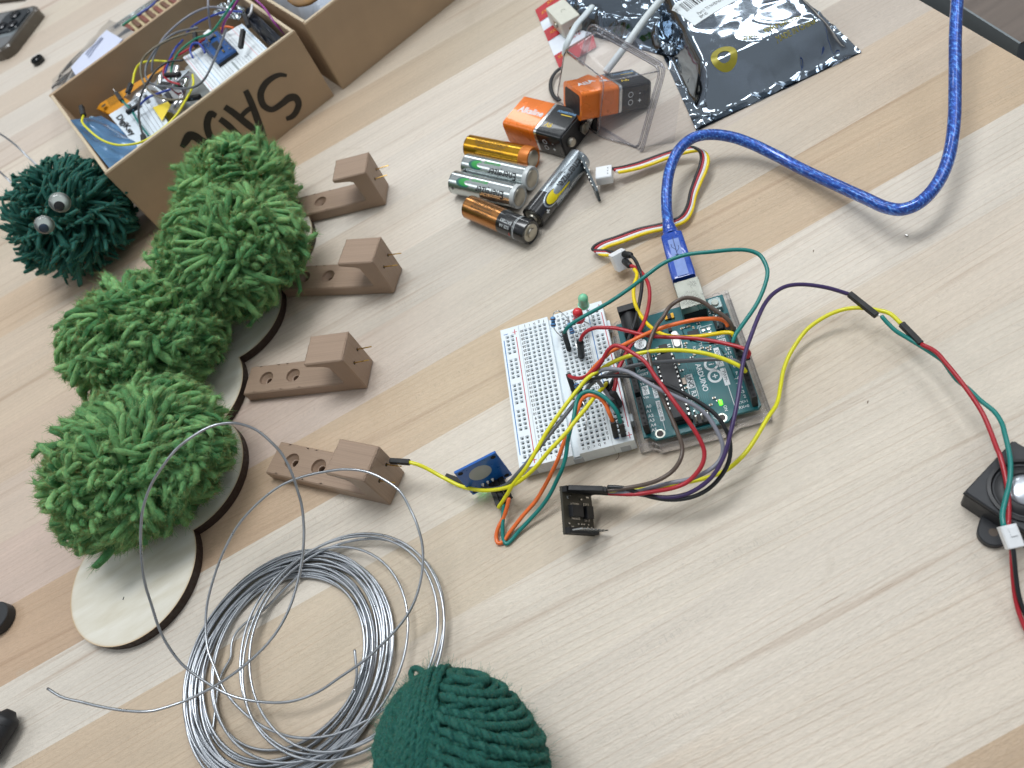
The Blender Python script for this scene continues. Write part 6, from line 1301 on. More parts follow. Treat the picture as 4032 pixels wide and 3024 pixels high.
# ------------------------------------------------------------------ black module held up by six plugs
def build_module():
    A_ = at(2332, 2109, .8); B2 = at(2223, 2102, 17.5); C2 = at(2241, 1923, 18.0); D2 = A_+(C2-B2); X = (A_-B2).normalized(); Yv = (C2-B2); Yv = (Yv-X*Yv.dot(X)).normalized(); N = Yv.cross(X).normalized()
    if N.x < 0: N = -N
    M = Matrix((X, Yv, X.cross(Yv))).transposed().to_4x4(); M.translation = B2; sgn = 1 if X.cross(Yv).dot(N) > 0 else -1
    root = thing('sound_module', 'small black circuit module tipped on edge at the end of the wire bundle', 'module', M)
    m = MB(); m.box((10, 10, 0), (20.5, 20.5, 1.2), 0, M); m.build('board', mat('black_solder_mask', '#3d3a30', .4, var=.1), root)
    z = sgn*.62
    def bx(nm, x, y, sx, sy, h, mt_): mm = MB(); mm.box((x, y, z+sgn*h/2), (sx, sy, h), 0, M, bev=.0); return mm.build(nm, mt_, root)
    bx('main_chip', 7.0, 9.8, 7.4, 5.0, 2.2, M_black); bx('amplifier_chip', 15.4, 9.6, 4.6, 5.4, 2.4, M_black)
    mm = MB()
    for i in range(8):
        mm.box((4.6+i*.75, 12.6, z+sgn*.3), (.35, 1.6, .3), 0, M); mm.box((4.6+i*.75, 7.0, z+sgn*.3), (.35, 1.6, .3), 0, M)
    for i in range(4):
        mm.box((13.6+i*1.05, 12.9, z+sgn*.3), (.4, 1.8, .3), 0, M); mm.box((13.6+i*1.05, 6.4, z+sgn*.3), (.4, 1.8, .3), 0, M)
    mm.build('chip_leads', M_pin, root); mm = MB(); rnd = random.Random(5)
    for i in range(14): mm.box((2.2+rnd.uniform(0, 16), rnd.choice([3.2, 4.4, 15.2, 16.4]), z+sgn*.3), (1.1, .6, .5), 0, M)
    mm.build('surface_components', M_pin, root); mm = MB(); text(mm, 'K', 1.8, M @ Matrix.Translation((3.2, 15.6, z+sgn*.06)) @ (Matrix() if sgn > 0 else Matrix.Rotation(math.pi, 4, 'X'))); mm.build('white_mark', M_whiteink, root, smooth=0)
    for y in (1.3, 18.9):
        mm = MB(); mm.box((10, y, z+sgn*1.25), (20.3, 2.5, 2.5), 0, M, bev=0); mm.build('pin_header', M_blackmat, root)
    mm = MB()
    for i in range(8):
        x = 1.2+i*2.54; mm.box((x, 1.3, z+sgn*5.3), (.62, .62, 6), 0, M); mm.box((x, 1.3, -z-sgn*.5), (.62, .62, 1.2), 0, M); mm.box((x, 18.9, -z-sgn*.5), (.62, .62, 1.2), 0, M)
    mm.build('header_pins', M_pin, root)
    for k in range(6):
        x = 1.4+k*2.54; a = M @ Vector((x, 18.9, z+sgn*2.4)); b = M @ Vector((x, 18.9, z+sgn*2.4)); t_ = at(2393+3*k, 1928+2*k, 19-1.6*k); d = (t_-a).normalized()*14.5
        mm = MB(); mm.bar(a, a+d, 2.45, 2.45, bev=.2); mm.build('connector_housing', M_blackmat, root)
build_module()
# ------------------------------------------------------------------ touch sensor, stood on its plug
def build_touch():
    BL, BR, TR, TL = at(1862, 1950, 3.5), at(2034, 1860, 3.5), at(2002, 1759, 25.5), at(1839, 1842, 25.2)
    X = (TR-TL).normalized(); W_ = (TR-TL).length; Yv = ((TL-BL)+(TR-BR))/2; H_ = Yv.length; Yv = (Yv-X*Yv.dot(X)).normalized(); M = Matrix((X, Yv, X.cross(Yv))).transposed().to_4x4(); M.translation = BL
    root = thing('touch_sensor', 'bright blue touch sensor board with a grey disc, tipped up beside the breadboard', 'sensor', M)
    m = MB(); m.box((W_/2, H_/2, -.6), (W_, H_, 1.2), 0, M, bev=.2); m.build('board', mat('blue_solder_mask', '#1560b4', .3, var=.08, Coat_Weight=.3), root)
    ring = lambda x, y, r, z, n=28: [M @ Vector((x+r*math.cos(2*math.pi*i/n), y+r*math.sin(2*math.pi*i/n), z)) for i in range(n)]
    m = MB(); m.poly(ring(W_*.46, H_*.62, 5.4, .05, 40)); m.build('touch_pad', mat('pad_grey', '#a9aeb3', .5, var=.04), root, smooth=0)
    for x, y in ((2.2, H_-2.2), (W_-2.2, H_-2.2), (W_-2.2, 2.2), (2.2, 2.2)):
        m = MB(); m.poly(ring(x, y, 1.25, .06)); m.build('corner_hole', mat('hole_void', '#15171a', .8), root, smooth=0)
    m = MB()
    for i in range(3): m.lathe([(1.0, 0), (.7, .5), (.2, 1.3), (0, 1.35)], 12, 0, M @ Matrix.Translation((W_*.34+i*2.54, 4.4, 0)))
    m.build('solder_points', M_pin, root)
    a = at(1979, 1925, 4); m = MB()
    m.box((W_*.62, -1.5, -3.6), (8.2, 8.5, 2.6), 0, M, bev=.2); m.build('pin_header', M_blackmat, root)
    for k, (u, v, z) in enumerate(((1966, 1994, 4), (1985, 1982, 5.2), (2008, 1962, 6.5))):
        p = at(u, v, z); q = M @ Vector((W_*.62-2.54+k*2.54, 2.0, -3.6)); mm = MB(); mm.bar(q, p, 2.5, 2.5, bev=.2); mm.build('connector_housing', M_blackmat, root)
    mt_, t, b = nodes_of('sensor_green_light'); setp(b, Base_Color=(.1, .6, .1, 1), Emission_Color=(.1, 1, .05, 1), Emission_Strength=9.0)
    m = MB(); m.box((4.6, -.2, -1.9), (1.2, .7, .9), 0, M); o = m.build('power_light', mt_, root); o['label'] = 'glowing green light on the underside'
build_touch()

# ------------------------------------------------------------------ small sensor with ribbon lead
def build_ribbon():
    root = thing('sensor_board', 'tiny sensor board with a white plug, leaning on the diagonal battery', 'sensor', frame(*at(2357, 775, 0).xy, 0, 0), None)
    a, b = at(2362, 792, .8), at(2292, 640, 6.0); d = (b-a).normalized(); up_ = Vector((0, 0, 1)); up_ = (up_-d*up_.dot(d)).normalized(); M = Matrix((d, up_, d.cross(up_))).transposed().to_4x4(); M.translation = a; L = (b-a).length
    m = MB(); m.box((L/2, 5.0, 0), (L, 10, 1.4), 0, M, bev=0); m.build('board', mat('grey_solder_mask', '#2a3d46', .4, var=.2, vscale=400), root)
    m = MB(); rnd = random.Random(8)
    for i in range(10): m.box((L*(.1+.085*i), 9.4+rnd.uniform(-.5, .4), rnd.choice([-.9, .9])), (.9, .8, .6), 0, M)
    for i in range(4): m.box((L*.1+i*1.2, 1.6, -.95), (.5, 3.6, .3), 0, M)
    m.build('solder_points', M_pin, root)
    P1, P2 = at(2350, 695, 7), at(2412, 684, 7); dd = (P2-P1).normalized(); m = MB(); m.bar(P1, P2, 9.5, 6.0, bev=.5); pl = m.build('white_plug', M_white, root)
    m = MB(); nn = Vector((-dd.y, dd.x, 0))
    for k in (-1, 0, 1): c = P1+(P2-P1)*.72+nn*(2.2*k)+Vector((0, 0, 3.05)); m.bar(c, c+dd*.7, 1.0, .1)
    m.build('plug_slots', mat('slot_shade', '#9aa0a4', .6), pl)
    lead = thing('ribbon_lead', 'flat four-colour lead in black, red, white and yellow joining two white plugs', 'wire', frame(*at(2520, 640, 0).xy, 0, 0))
    pts = [(2410, 665, 8), (2450, 658, 7), (2508, 643, 6), (2610, 606, 6), (2678, 586, 7), (2722, 580, 8), (2750, 590, 9), (2761, 615, 9), (2755, 655, 8), (2738, 700, 7), (2719, 755, 6), (2705, 814, 5), (2678, 854, 5), (2610, 881, 4), (2515, 902, 4), (2423, 935, 4), (2369, 953, 4), (2340, 970, 4.2), (2333, 982, 4.4), (2350, 987, 4.8), (2385, 988, 5.5), (2420, 996, 7)]
    base = catmull([at(*p) for p in pts], 5)
    cum = [0]
    for i in range(1, len(base)): cum.append(cum[-1]+(base[i]-base[i-1]).length)
    for k, c_ in enumerate(('black', 'red', 'white', 'deepyellow')):
        q = []
        for i, p in enumerate(base):
            f_ = cum[i]/cum[-1]; w = 1.75*k; vert = math.exp(-((f_-.53)/.14)**2)    # ribbon stands on edge round the far loop
            q.append(p+Vector((.25*w, -w*(1-.55*vert), -.35*w*vert)))
        m = MB(); m.tube(q, .9, 8); o = m.build('insulation', wire_mat(c_), lead, smooth=60)
    a, b = at(2412, 992, 8), at(2458, 1052, 5); m = MB(); m.bar(at(2428, 994, 12), at(2455, 1056, 4), 6.5, 8.0, bev=.6, up=(.8, .3, .5)); m.build('white_plug', M_white, lead)
build_ribbon()

# ------------------------------------------------------------------ speaker and its joined leads
def build_speaker():
    p_l = at(3797, 1935, 12.5); p_t = at(3990, 1731, 12.5); d = (p_t-p_l).normalized(); L = (p_t-p_l).length; n = Vector((d.y, -d.x, 0)); n = n if n.x > 0 else -n
    Lx = L; M = axes((p_l.x, p_l.y, 0), d, None, (0, 0, 1)); M = Matrix((d, -n if d.cross(-n).z > 0 else n, Vector((0, 0, 1)))).transposed().to_4x4(); M.translation = Vector((p_l.x, p_l.y, 0)); sy = 1 if (M.to_3x3() @ Vector((0, 1, 0))).dot(n) > 0 else -1
    dm = at(4040, 1932, 12.5); 
    dl = M.inverted() @ dm; W_ = abs(dl.y)*2
    root = thing('small_speaker', 'black square loudspeaker with silver dome, cut off by the right edge', 'speaker', M)
    bp = mat('speaker_plastic', '#2a2c30', .5, var=.08)
    m = MB(); Mc = M @ Matrix.Translation((Lx/2, sy*W_/2, 0)); m.box((0, 0, 6.2), (Lx, W_, 12.4), 0, Mc, bev=.8); m.build('housing', bp, root)
    m = MB(); m.box((0, 0, 10.4), (Lx+.3, W_+.3, .3), 0, Mc); m.build('seam', mat('seam_dark', '#0e0f11', .7), root)
    Md = M @ Matrix.Translation((dl.x, dl.y, 12.5)); R = 12.6
    m = MB(); m.lathe([(R, 0), (R, .7), (R-1.2, .9), (R-1.6, .1), (R-2.2, -.3), (R-4.0, 1.0), (R-5.8, 1.1), (R-7.4, -.1)], 56, 0, Md); m.build('rubber_surround', mat('surround_rubber', '#16171a', .45, var=.05), root, smooth=40)
    r = 7.7; m = MB(); m.lathe([(r+.2, .0), (r, .5), (r-.8, .7), (r-1.0, .2), (r-1.4, .3)]+[((r-1.4)*math.cos(a), .3+2.2*math.sin(a)) for a in [i*math.pi/2/8 for i in range(1, 9)]], 56, 0, Md); m.build('silver_dome', mat('dome_silver', '#ccd1d8', .3, .85, var=.02), root, smooth=60)
    # mounting ear
    c = at(3911, 2097, 3); q = M.inverted() @ c; poly = [(q.x+4.5*math.cos(a), q.y+4.5*math.sin(a)) for a in [math.radians(t) for t in range(0, 360, 15)]]
    nn = Vector((-sy, 0))
    m = MB(); w = 5.2; yb = 0.0; e_ = []
    if True:
        # capsule from the ear hole toward the housing
        hx, hy = q.x, q.y; tx_, ty_ = hx, sy*3.0; dv = Vector((Lx*.35-hx, sy*W_*.35-hy)).normalized(); pv = Vector((-dv.y, dv.x)); cap = []
        for t in range(-90, 91, 15): a = math.radians(t); v = -dv*math.cos(a)*w+pv*math.sin(a)*w; cap.append((hx+v.x, hy+v.y))
        end = Vector((hx, hy))+dv*13; cap += [(end.x+pv.x*w, end.y+pv.y*w), (end.x-pv.x*w, end.y-pv.y*w)]
        ar = sum(cap[i-1][0]*cap[i][1]-cap[i][0]*cap[i-1][1] for i in range(len(cap)))
        if ar < 0: cap = cap[::-1]
        m.prism(cap, .2, 3.2, 0, M, bev=.4); ear = m.build('mounting_ear', bp, root)
    m = MB(); m.lathe([(1.6, 3.25), (0, 3.25)], 18, 0, M @ Matrix.Translation((hx, hy, 0))); m.build('screw_hole', mat('screw_hole', '#5c5148', .7), ear)
    GS = 'speaker lead'
    j = jumper('teal lead from the long black joint to the speaker plug', 'teal', [(3472, 1246, 13), (3494, 1271, 12), (3529, 1304, 11), (3575, 1332, 10), (3640, 1372, 10), (3700, 1412, 11), (3714, 1424, 11), (3765, 1493, 12), (3816, 1534, 13), (3862, 1578, 14), (3913, 1619, 15), (3944, 1665, 16), (3957, 1710, 17), (3974, 1786, 17.5), (3979, 1840, 18), (3974, 1905, 18), (3957, 1975, 18), (3947, 2030, 18), (3952, 2070, 18)], pin_s=[at(3453, 1240, 13.5), at(3464, 1242, 13.5), at(3473, 1247, 13)], group='speaker leads')
    housing(j, at(3345, 1158, 14), at(3452, 1243, 13.5))
    j = jumper('red lead from the short black joint to the speaker plug', 'darkred', [(3629, 1356, 11), (3683, 1384, 13), (3729, 1435, 14), (3775, 1491, 14.5), (3821, 1553, 15), (3867, 1624, 15.5), (3903, 1706, 16), (3924, 1763, 17), (3936, 1790, 17.5), (3957, 1867, 17), (3967, 1925, 16.5), (3971, 2003, 16.5), (3969, 2066, 17)], group='speaker leads')
    housing(j, at(3550, 1276, 11), at(3626, 1355, 10.5))
    pl = thing('white_lead_plug', 'white two-pin plug resting on the speaker corner', 'plug', frame(*at(3978, 2111, 0).xy, 0, 0))
    a, b = at(3962, 2068, 17), at(3998, 2158, 14.5); m = MB(); m.bar(a, b, 5.6, 4.4, bev=.5); m.build('plug_shell', M_white, pl)
    d_ = (b-a).normalized(); m = MB(); m.bar(a+(b-a)*.25+Vector((.6, 0, 2.7)), a+(b-a)*.62+Vector((.6, 0, 2.7)), 2.4, .5); m.build('latch', M_white, pl)
    for c_, pts in (('black', [(3987, 2140, 16), (3993, 2192, 14), (4001, 2274, 10), (4012, 2344, 7), (4034, 2412, 4), (4070, 2480, 2)]), ('darkred', [(3982, 2146, 14), (3985, 2210, 12), (3990, 2290, 8), (4001, 2371, 5), (4030, 2460, 3), (4070, 2540, 2)])):
        m = MB(); m.tube(path(pts, 5), .8, 8); m.build('insulation', wire_mat(c_), pl, smooth=60)
build_speaker()
def bits():
    m = MB(); m.tube(path([(2432, 1777, .8), (2437, 1792, .5), (2432, 1805, .4), (2424, 1812, .4)], 5), .12, 5); tag(m.build('stray_hair', mat('brown_hair', '#6b4a34', .5)), 'stray brown hair curling from the breadboard corner', 'hair')
    tag(MB().tube([at(3566, 926, .2), at(3573, 930, .4)], .5, 6).build('wire_clipping', M_pin), 'tiny shiny clipping on bare wood by the blue cable', 'clipping')
    for (u, v), r, lab in (((3204, 988), .5, 'tiny brown crumb on pale wood under the blue cable bend'), ((3418, 1583), .5, 'dark splinter on bare wood right of the yellow wire')):
        p = at(u, v, .2); mm = MB(); mm.tube([p-Vector((r, .3, 0)), p+Vector((0, .2, .3)), p+Vector((r*.9, r, 0))], [.15, .22, .1], 6); tag(mm.build('crumb', mat('crumb_brown', '#83705f', .8)), lab, 'crumb')
bits()
# ------------------------------------------------------------------ what lies in the marked box
KB = .4521
def cb(x, y, z): return at(200+x*KB, y*KB, z)
GB = 'jumper wires in the marked box'
def build_box_contents():
    flat = lambda m, pts, mi=0: m.add(pts, [tuple(range(len(pts)))], mi)
    def slab(m, pts, t, mi=0):
        n = len(pts); vs = list(pts)+[p-Vector((0, 0, t)) for p in pts]; m.add(vs, [tuple(range(n)), tuple(range(2*n-1, n-1, -1))]+[(i, i+n, (i+1) % n+n, (i+1) % n) for i in range(n)], mi)
    # pale filler at the bottom: a grey part bag
    gb = mat('grey_film', '#a9adab', .35, var=.1, vscale=30, bump=.4, bscale=60, Coat_Weight=.4)
    P_ = Pillow(BOXA @ Vector((62, 4, 0)), BOXA @ Vector((156, 4, 0)), BOXA @ Vector((156, 146, 0)), BOXA @ Vector((62, 146, 0)), 22, .02, 3.0, 1.7)
    root = thing('grey_parts_bag', 'grey bag of parts at the bottom of the marked box', 'bag', frame(*P_.c[0].xy, 3, 0)); m = MB(); m.grid([[P_(i/40, j/40, 2) for j in range(41)] for i in range(41)]); m.build('film', gb, root, smooth=180)
    # blue zip bag, hangs over the left wall
    blue = mat('blue_zip_film', '#4f7ea8', .25, .15, var=.15, vscale=25, Coat_Weight=.6, bump=.3, bscale=50); lb = mat('pale_zip_film', '#9cc4de', .25, var=.1, vscale=40, Coat_Weight=.6, bump=.3, bscale=90)
    a, b, c, d = cb(62, 1018, 58), cb(440, 1008, 40), cb(690, 1330, 30), cb(520, 1420, 50)
    a = BOXA @ Vector((2.6, 92, 57.6)); d = BOXA @ Vector((4.5, 5, 54)); c = BOXA @ Vector((42, 5, 32)); b = cb(440, 1010, 40)
    root = thing('blue_zip_bag', 'blue translucent zip bag folded over the left wall of the box', 'bag', frame(a.x, a.y, 0, 0))
    def patch(a, b, c, d, amp, sd, n=24): return [[a*(1-u)*(1-v)+b*u*(1-v)+c*u*v+d*(1-u)*v+Vector((0, 0, amp*noise3(Vector((u*4, v*4, sd)))*4*min(1, 6*u*(1-u))*min(1, 8*v*(1-v)))) for v in [j/n for j in range(n+1)]] for u in [i/n for i in range(n+1)]]
    m = MB(); m.grid(patch(a, b, c, d, 1.0, 2.2)); m.build('film', blue, root, smooth=180)
    m = MB(); m.tube(catmull([cb(345, 1030, 42), cb(440, 1060, 41), cb(540, 1170, 37), cb(640, 1330, 33)], 6), 2.2, 10, flat=.5); m.build('zip_strip', lb, root, smooth=60)
    # perforated orange board
    om = mat('orange_perfboard', '#d9921c', .45, var=.06); root = thing('perforated_board', 'orange prototyping board slipped down the back of the box', 'circuit board', frame(*cb(420, 900, 30).xy, 30, 0))
    q = [cb(400, 945, 30), cb(430, 900, 32), cb(1010, 560, 34), cb(1060, 650, 30), cb(520, 1000, 28)]; m = MB(); slab(m, q, 1.6); m.build('board', om, root, smooth=0)
    m = MB(); e1 = q[1]; e2 = q[2]; dd = (e2-e1)
    for i in range(12): s_ = e1+dd*(.10+.018*i)+Vector((0, 0, .25)); w_ = (q[4]-q[0])*.0+(cb(520, 985, 28.6)-cb(470, 900, 31.5))*.7; ribbon(m, [s_, s_+w_], .45, (0, 0, 1))
    m.build('copper_lines', mat('perf_line', '#8a6a1c', .5), root, smooth=0)
    for x, y in ((462, 920), (915, 652)):
        m = MB(); c_ = cb(x, y, 32.6 if x < 500 else 34.4); m.poly([c_+Vector((2.0*math.cos(t), 2.0*math.sin(t), .2)) for t in [i*math.pi/8 for i in range(16)]]); m.build('mounting_hole', mat('perf_hole', '#4f4a35', .6), root, smooth=0)
    # labelled parts bag
    wp = mat('label_white', '#d8e2ea', .45, var=.03); root = thing('labelled_parts_bag', 'clear parts bag with a white printed label and yellow sticker', 'bag', frame(*cb(700, 900, 38).xy, 38, 0))
    A1, B1, C1, D1 = cb(505, 1000, 37), cb(770, 1310, 41), cb(1040, 1100, 42), cb(860, 780, 38)
    Z = Vector((0, 0, 1)); LQ = lambda u, v, z=0: A1*(1-u)*(1-v)+B1*u*(1-v)+C1*u*v+D1*(1-u)*v+Z*(z+1.5*math.sin(u*3)*math.sin(v*3))
    m = MB(); m.grid([[LQ(i/8, j/8) for j in range(9)] for i in range(9)]); m.build('printed_label', wp, root, smooth=60)
    m = MB(); vs, fs = glyphs('DigiKey', bold=.03); m.add([LQ(.42+v[0]*.17, .14+v[1]*.20, .3) for v in vs], fs)
    for k in range(6): m.grid([[LQ(.08, .36+k*.1, .3), LQ(.08, .367+k*.1, .3)], [LQ(.5, .36+k*.1, .3), LQ(.5, .367+k*.1, .3)], [LQ(.95, .36+k*.1, .3), LQ(.95, .367+k*.1, .3)]])
    rnd = random.Random(6)
    for k in range(3):
        y = .4+k*.2; x = .05
        while x < .30: w_ = rnd.choice([.006, .012]); m.grid([[LQ(x, y, .3), LQ(x+w_, y, .3)], [LQ(x, y+.10, .3), LQ(x+w_, y+.10, .3)]]); x += w_+rnd.choice([.008, .014])
    m.build('label_printing', M_blackink, root, smooth=0)
    m = MB(); m.grid([[cb(888, 935, 43.2), cb(1045, 875, 43.2)], [cb(968, 1055, 43.2), cb(1052, 905, 43.2)]]); m.build('yellow_sticker', mat('sticker_yellow', '#ecd23c', .5, var=.03), root, smooth=0)
    m = MB(); m.grid(patch(cb(640, 850, 36), cb(1060, 1110, 39), cb(1240, 640, 42), cb(1060, 540, 38), 1.2, 5.1)); m.build('clear_film', clear_mat('parts_bag_film', (.9, .95, .97), .12, .3, .35, (.75, .82, .86)), root, smooth=180)
    m = MB(); m.grid([[cb(905, 760, 41.5), cb(1035, 640, 41.5)], [cb(975, 830, 42), cb(1215, 600, 42)]]); m.build('second_label', wp, root, smooth=0)
    m = MB(); x = .06
    for k in range(13): f0 = .1+k*.028; p0 = cb(905, 760, 41.9)*(1-f0)+cb(1035, 640, 41.9)*f0; p1 = cb(960, 810, 42.3)*(1-f0)+cb(1160, 620, 42.3)*f0; ribbon(m, [p0, p1], .35 if k % 3 else .7, (0, 0, 1))
    m.build('second_barcode', M_blackink, root, smooth=0)
    # spare breadboard
    q = [cb(1150, 500, 47), cb(1400, 810, 51), cb(1895, 430, 51), cb(1665, 205, 47)]; root = thing('spare_breadboard', 'spare white breadboard with a small blue board on it, inside the box', 'breadboard', frame(*q[0].xy, 40, 0))
    m = MB(); slab(m, q, 8); m.build('body', M_bb, root, smooth=0)
    BQ = lambda u, v, z=0: q[0]*(1-u)*(1-v)+q[1]*u*(1-v)+q[2]*u*v+q[3]*(1-u)*v+Z*z
    lines = MB(); reds = MB(); hol = MB(); ch = MB()
    for v, mm in ((.03, reds), (.17, lines), (.83, reds), (.97, lines)): mm.grid([[BQ(.02, v, .15), BQ(.02, v+.008, .15)], [BQ(.98, v, .15), BQ(.98, v+.008, .15)]])
    for v in [.07, .12, .88, .93]+[.24+.045*k for k in range(5)]+[.56+.045*k for k in range(5)]:
        for k in range(26): u = .05+.035*k; hol.poly([BQ(u-.008, v-.008, .12), BQ(u+.008, v-.008, .12), BQ(u+.008, v+.008, .12), BQ(u-.008, v+.008, .12)])
    ch.grid([[BQ(0, .485, .1), BQ(0, .515, .1)], [BQ(1, .485, .1), BQ(1, .515, .1)]])
    lines.build('blue_line_marks', mat('pale_blue_ink', '#7fb4de', .5), root, smooth=0); reds.build('red_line_marks', mat('pale_red_ink', '#e0a0a8', .5), root, smooth=0); hol.build('contact_holes', mat('hole_grey', '#9aa5aa', .6), root, smooth=0); ch.build('centre_channel', mat('channel_shade', '#97a2a4', .6), root, smooth=0)
    q2 = [cb(1290, 370, 54), cb(1445, 545, 54), cb(1610, 430, 54), cb(1450, 265, 54)]; r2 = thing('blue_controller_board', 'small blue microcontroller board plugged into the spare breadboard', 'circuit board', frame(*q2[0].xy, 47, 0))
    m = MB(); slab(m, q2, 1.6); m.build('board', mat('blue_board_mask', '#1f4f8c', .35, var=.15), r2, smooth=0)
    m = MB(); slab(m, [p-Z*1.6 for p in q2], 5); m.build('pin_rows', M_blackmat, r2, smooth=0)
    Q2 = lambda u, v, z=0: q2[0]*(1-u)*(1-v)+q2[1]*u*(1-v)+q2[2]*u*v+q2[3]*(1-u)*v+Z*z
    m = MB(); slab(m, [Q2(.38, .35, 1.2), Q2(.68, .35, 1.2), Q2(.68, .66, 1.2), Q2(.38, .66, 1.2)], 1.2); m.build('main_chip', M_black, r2, smooth=0)
    m = MB(); rnd = random.Random(9)
    for k in range(12):
        for v in (.05, .95): u = .06+.08*k; slab(m, [Q2(u-.02, v-.03, .6), Q2(u+.02, v-.03, .6), Q2(u+.02, v+.03, .6), Q2(u-.02, v+.03, .6)], .5)
    for k in range(10): u, v = rnd.uniform(.1, .9), rnd.choice([.2, .28, .75, .82]); slab(m, [Q2(u-.03, v-.02, .8), Q2(u+.03, v-.02, .8), Q2(u+.03, v+.02, .8), Q2(u-.03, v+.02, .8)], .7)
    m.build('solder_pads', M_pin, r2, smooth=0); m = MB()
    for u, v in ((.2, .4), (.82, .55), (.15, .75)): slab(m, [Q2(u-.05, v-.04, 1), Q2(u+.05, v-.04, 1), Q2(u+.05, v+.04, 1), Q2(u-.05, v+.04, 1)], 1)
    m.build('gold_parts', M_gold, r2, smooth=0)
    m = MB(); m.bar(cb(1350, 320, 57), cb(1400, 280, 57), 5, 4, bev=.4); tag(m.build('white_socket', M_white), 'little white socket at the back corner of the blue controller board', 'connector')
    # dark bits at the far end
    m = MB(); m.grid(patch(cb(1720, 60, 50), cb(2010, 330, 50), cb(1900, 400, 36), cb(1660, 150, 36), 3, 7.7)); tag(m.build('dark_pouch', mat('dark_film', '#2a2f3a', .35, var=.3, vscale=60, bump=.4, bscale=80), smooth=180), 'dark pouch at the far right end inside the box', 'bag')
    m = MB(); m.grid(patch(cb(1400, 120, 50), cb(1640, 180, 50), cb(1700, 60, 46), cb(1480, 20, 46), 3, 9.9)); tag(m.build('shiny_wrapper', foil_mat('wrapper_foil', '#b9c3c9', .3, .15, 60, .8), smooth=180), 'crinkled clear shiny wrapper behind the spare breadboard', 'wrapper')
    m = MB(); 
    for k in range(5): m.tube([cb(960+18*k, 360-8*k, 44), cb(1000+20*k, 330-10*k, 46), cb(1040+15*k, 345-10*k, 44)], .5, 6)
    tag(m.build('component_leads', M_gold), 'cluster of shiny component leads near the middle of the box', 'leads')
    W = [('lightgrey', 'light grey jumper wire arching along the back of the box', [(1525, 78, 60), (1380, 62, 62), (1250, 110, 62), (1130, 190, 62), (1010, 300, 60), (940, 400, 57), (890, 520, 52), (880, 620, 46)]),
         ('lightgrey', 'light grey jumper wire dropping straight in from the top of the photo', [(1368, -40, 70), (1372, 60, 68), (1378, 140, 62), (1392, 262, 52)]),
         ('blue', 'blue jumper wire curving behind the spare breadboard', [(1665, 102, 56), (1540, 100, 58), (1400, 140, 58), (1250, 220, 56), (1170, 305, 50)]),
         ('green', 'green jumper wire crossing from the top edge to the labelled bag', [(1625, -40, 76), (1560, 60, 74), (1500, 150, 70), (1400, 280, 64), (1260, 340, 58), (1150, 420, 55), (1080, 510, 52), (1050, 600, 48), (1045, 690, 46)]),
         ('magenta', 'magenta jumper wire beside the green one at the top edge', [(1655, -40, 74), (1570, 100, 68), (1510, 200, 62), (1490, 285, 55)]),
         ('magenta', 'magenta jumper wire along the right wall of the box', [(1740, -40, 66), (1860, 70, 62), (1950, 200, 56), (2045, 305, 46)]),
         ('white', 'short white jumper wire at the top right of the box', [(1755, 40, 62), (1742, 110, 60), (1712, 152, 56)]),
         ('olive', 'olive brown jumper wire in a wide loop', [(1400, 265, 56), (1200, 290, 58), (1000, 360, 60), (850, 460, 60), (790, 540, 58), (785, 640, 55), (830, 760, 52), (930, 840, 50), (1050, 870, 49), (1180, 860, 48)]),
         ('grey', 'dark grey jumper wire in a big round loop over the breadboard', [(1280, 240, 58), (1080, 290, 60), (960, 380, 60), (880, 480, 58), (830, 580, 55), (830, 680, 52), (900, 740, 50), (1000, 750, 50), (1200, 770, 56), (1330, 700, 62), (1440, 480, 66), (1500, 330, 66), (1530, 250, 62)]),
         ('black', 'black jumper wire running down to the front wall', [(1150, 525, 50), (1020, 540, 53), (920, 610, 54), (840, 720, 53), (780, 850, 52), (765, 980, 51), (780, 1100, 50), (806, 1190, 49)]),
         ('blue', 'dark blue jumper wire beside the red one mid-box', [(1150, 350, 52), (1080, 430, 54), (1020, 560, 50), (980, 680, 46)]),
         ('blue', 'short dark blue jumper wire over the printed label', [(1040, 780, 50), (920, 820, 50), (840, 855, 49), (770, 918, 48)]),
         ('red', 'red jumper wire curling at the middle of the box', [(1340, 340, 57), (1200, 430, 54), (1080, 500, 52), (1000, 570, 50), (980, 640, 48), (1020, 700, 47), (1120, 735, 47)]),
         ('yellow', 'short yellow jumper wire bent by the back wall', [(1010, 535, 50), (880, 530, 51), (770, 560, 50), (735, 620, 48), (712, 735, 46)]),
         ('yellow', 'long yellow jumper wire sweeping round the front left corner', [(1235, 650, 52), (1240, 740, 52), (1170, 880, 53), (1080, 1020, 53), (950, 1140, 53), (820, 1225, 53), (700, 1258, 53), (560, 1260, 54), (450, 1222, 57), (330, 1130, 60), (272, 1060, 60), (284, 1008, 58)]),
         ('teal', 'short teal jumper wire crossing the printed label', [(622, 878, 46), (700, 960, 46), (760, 1060, 46), (850, 1180, 45)]),
         ('blue', 'tiny dark blue loop of wire hanging off the blue board', [(1238, 505, 53), (1215, 440, 56), (1235, 385, 58), (1280, 375, 58), (1320, 415, 57), (1342, 460, 55)]),
         ('orange', 'short orange jumper wire behind the blue board', [(1480, 250, 52), (1530, 232, 54), (1590, 242, 52)])]
    R = {}
    for k, (c_, lab, pts) in enumerate(W): R[k] = jumper(lab, c_, [cb(*p) for p in pts], group=GB, r=.8)
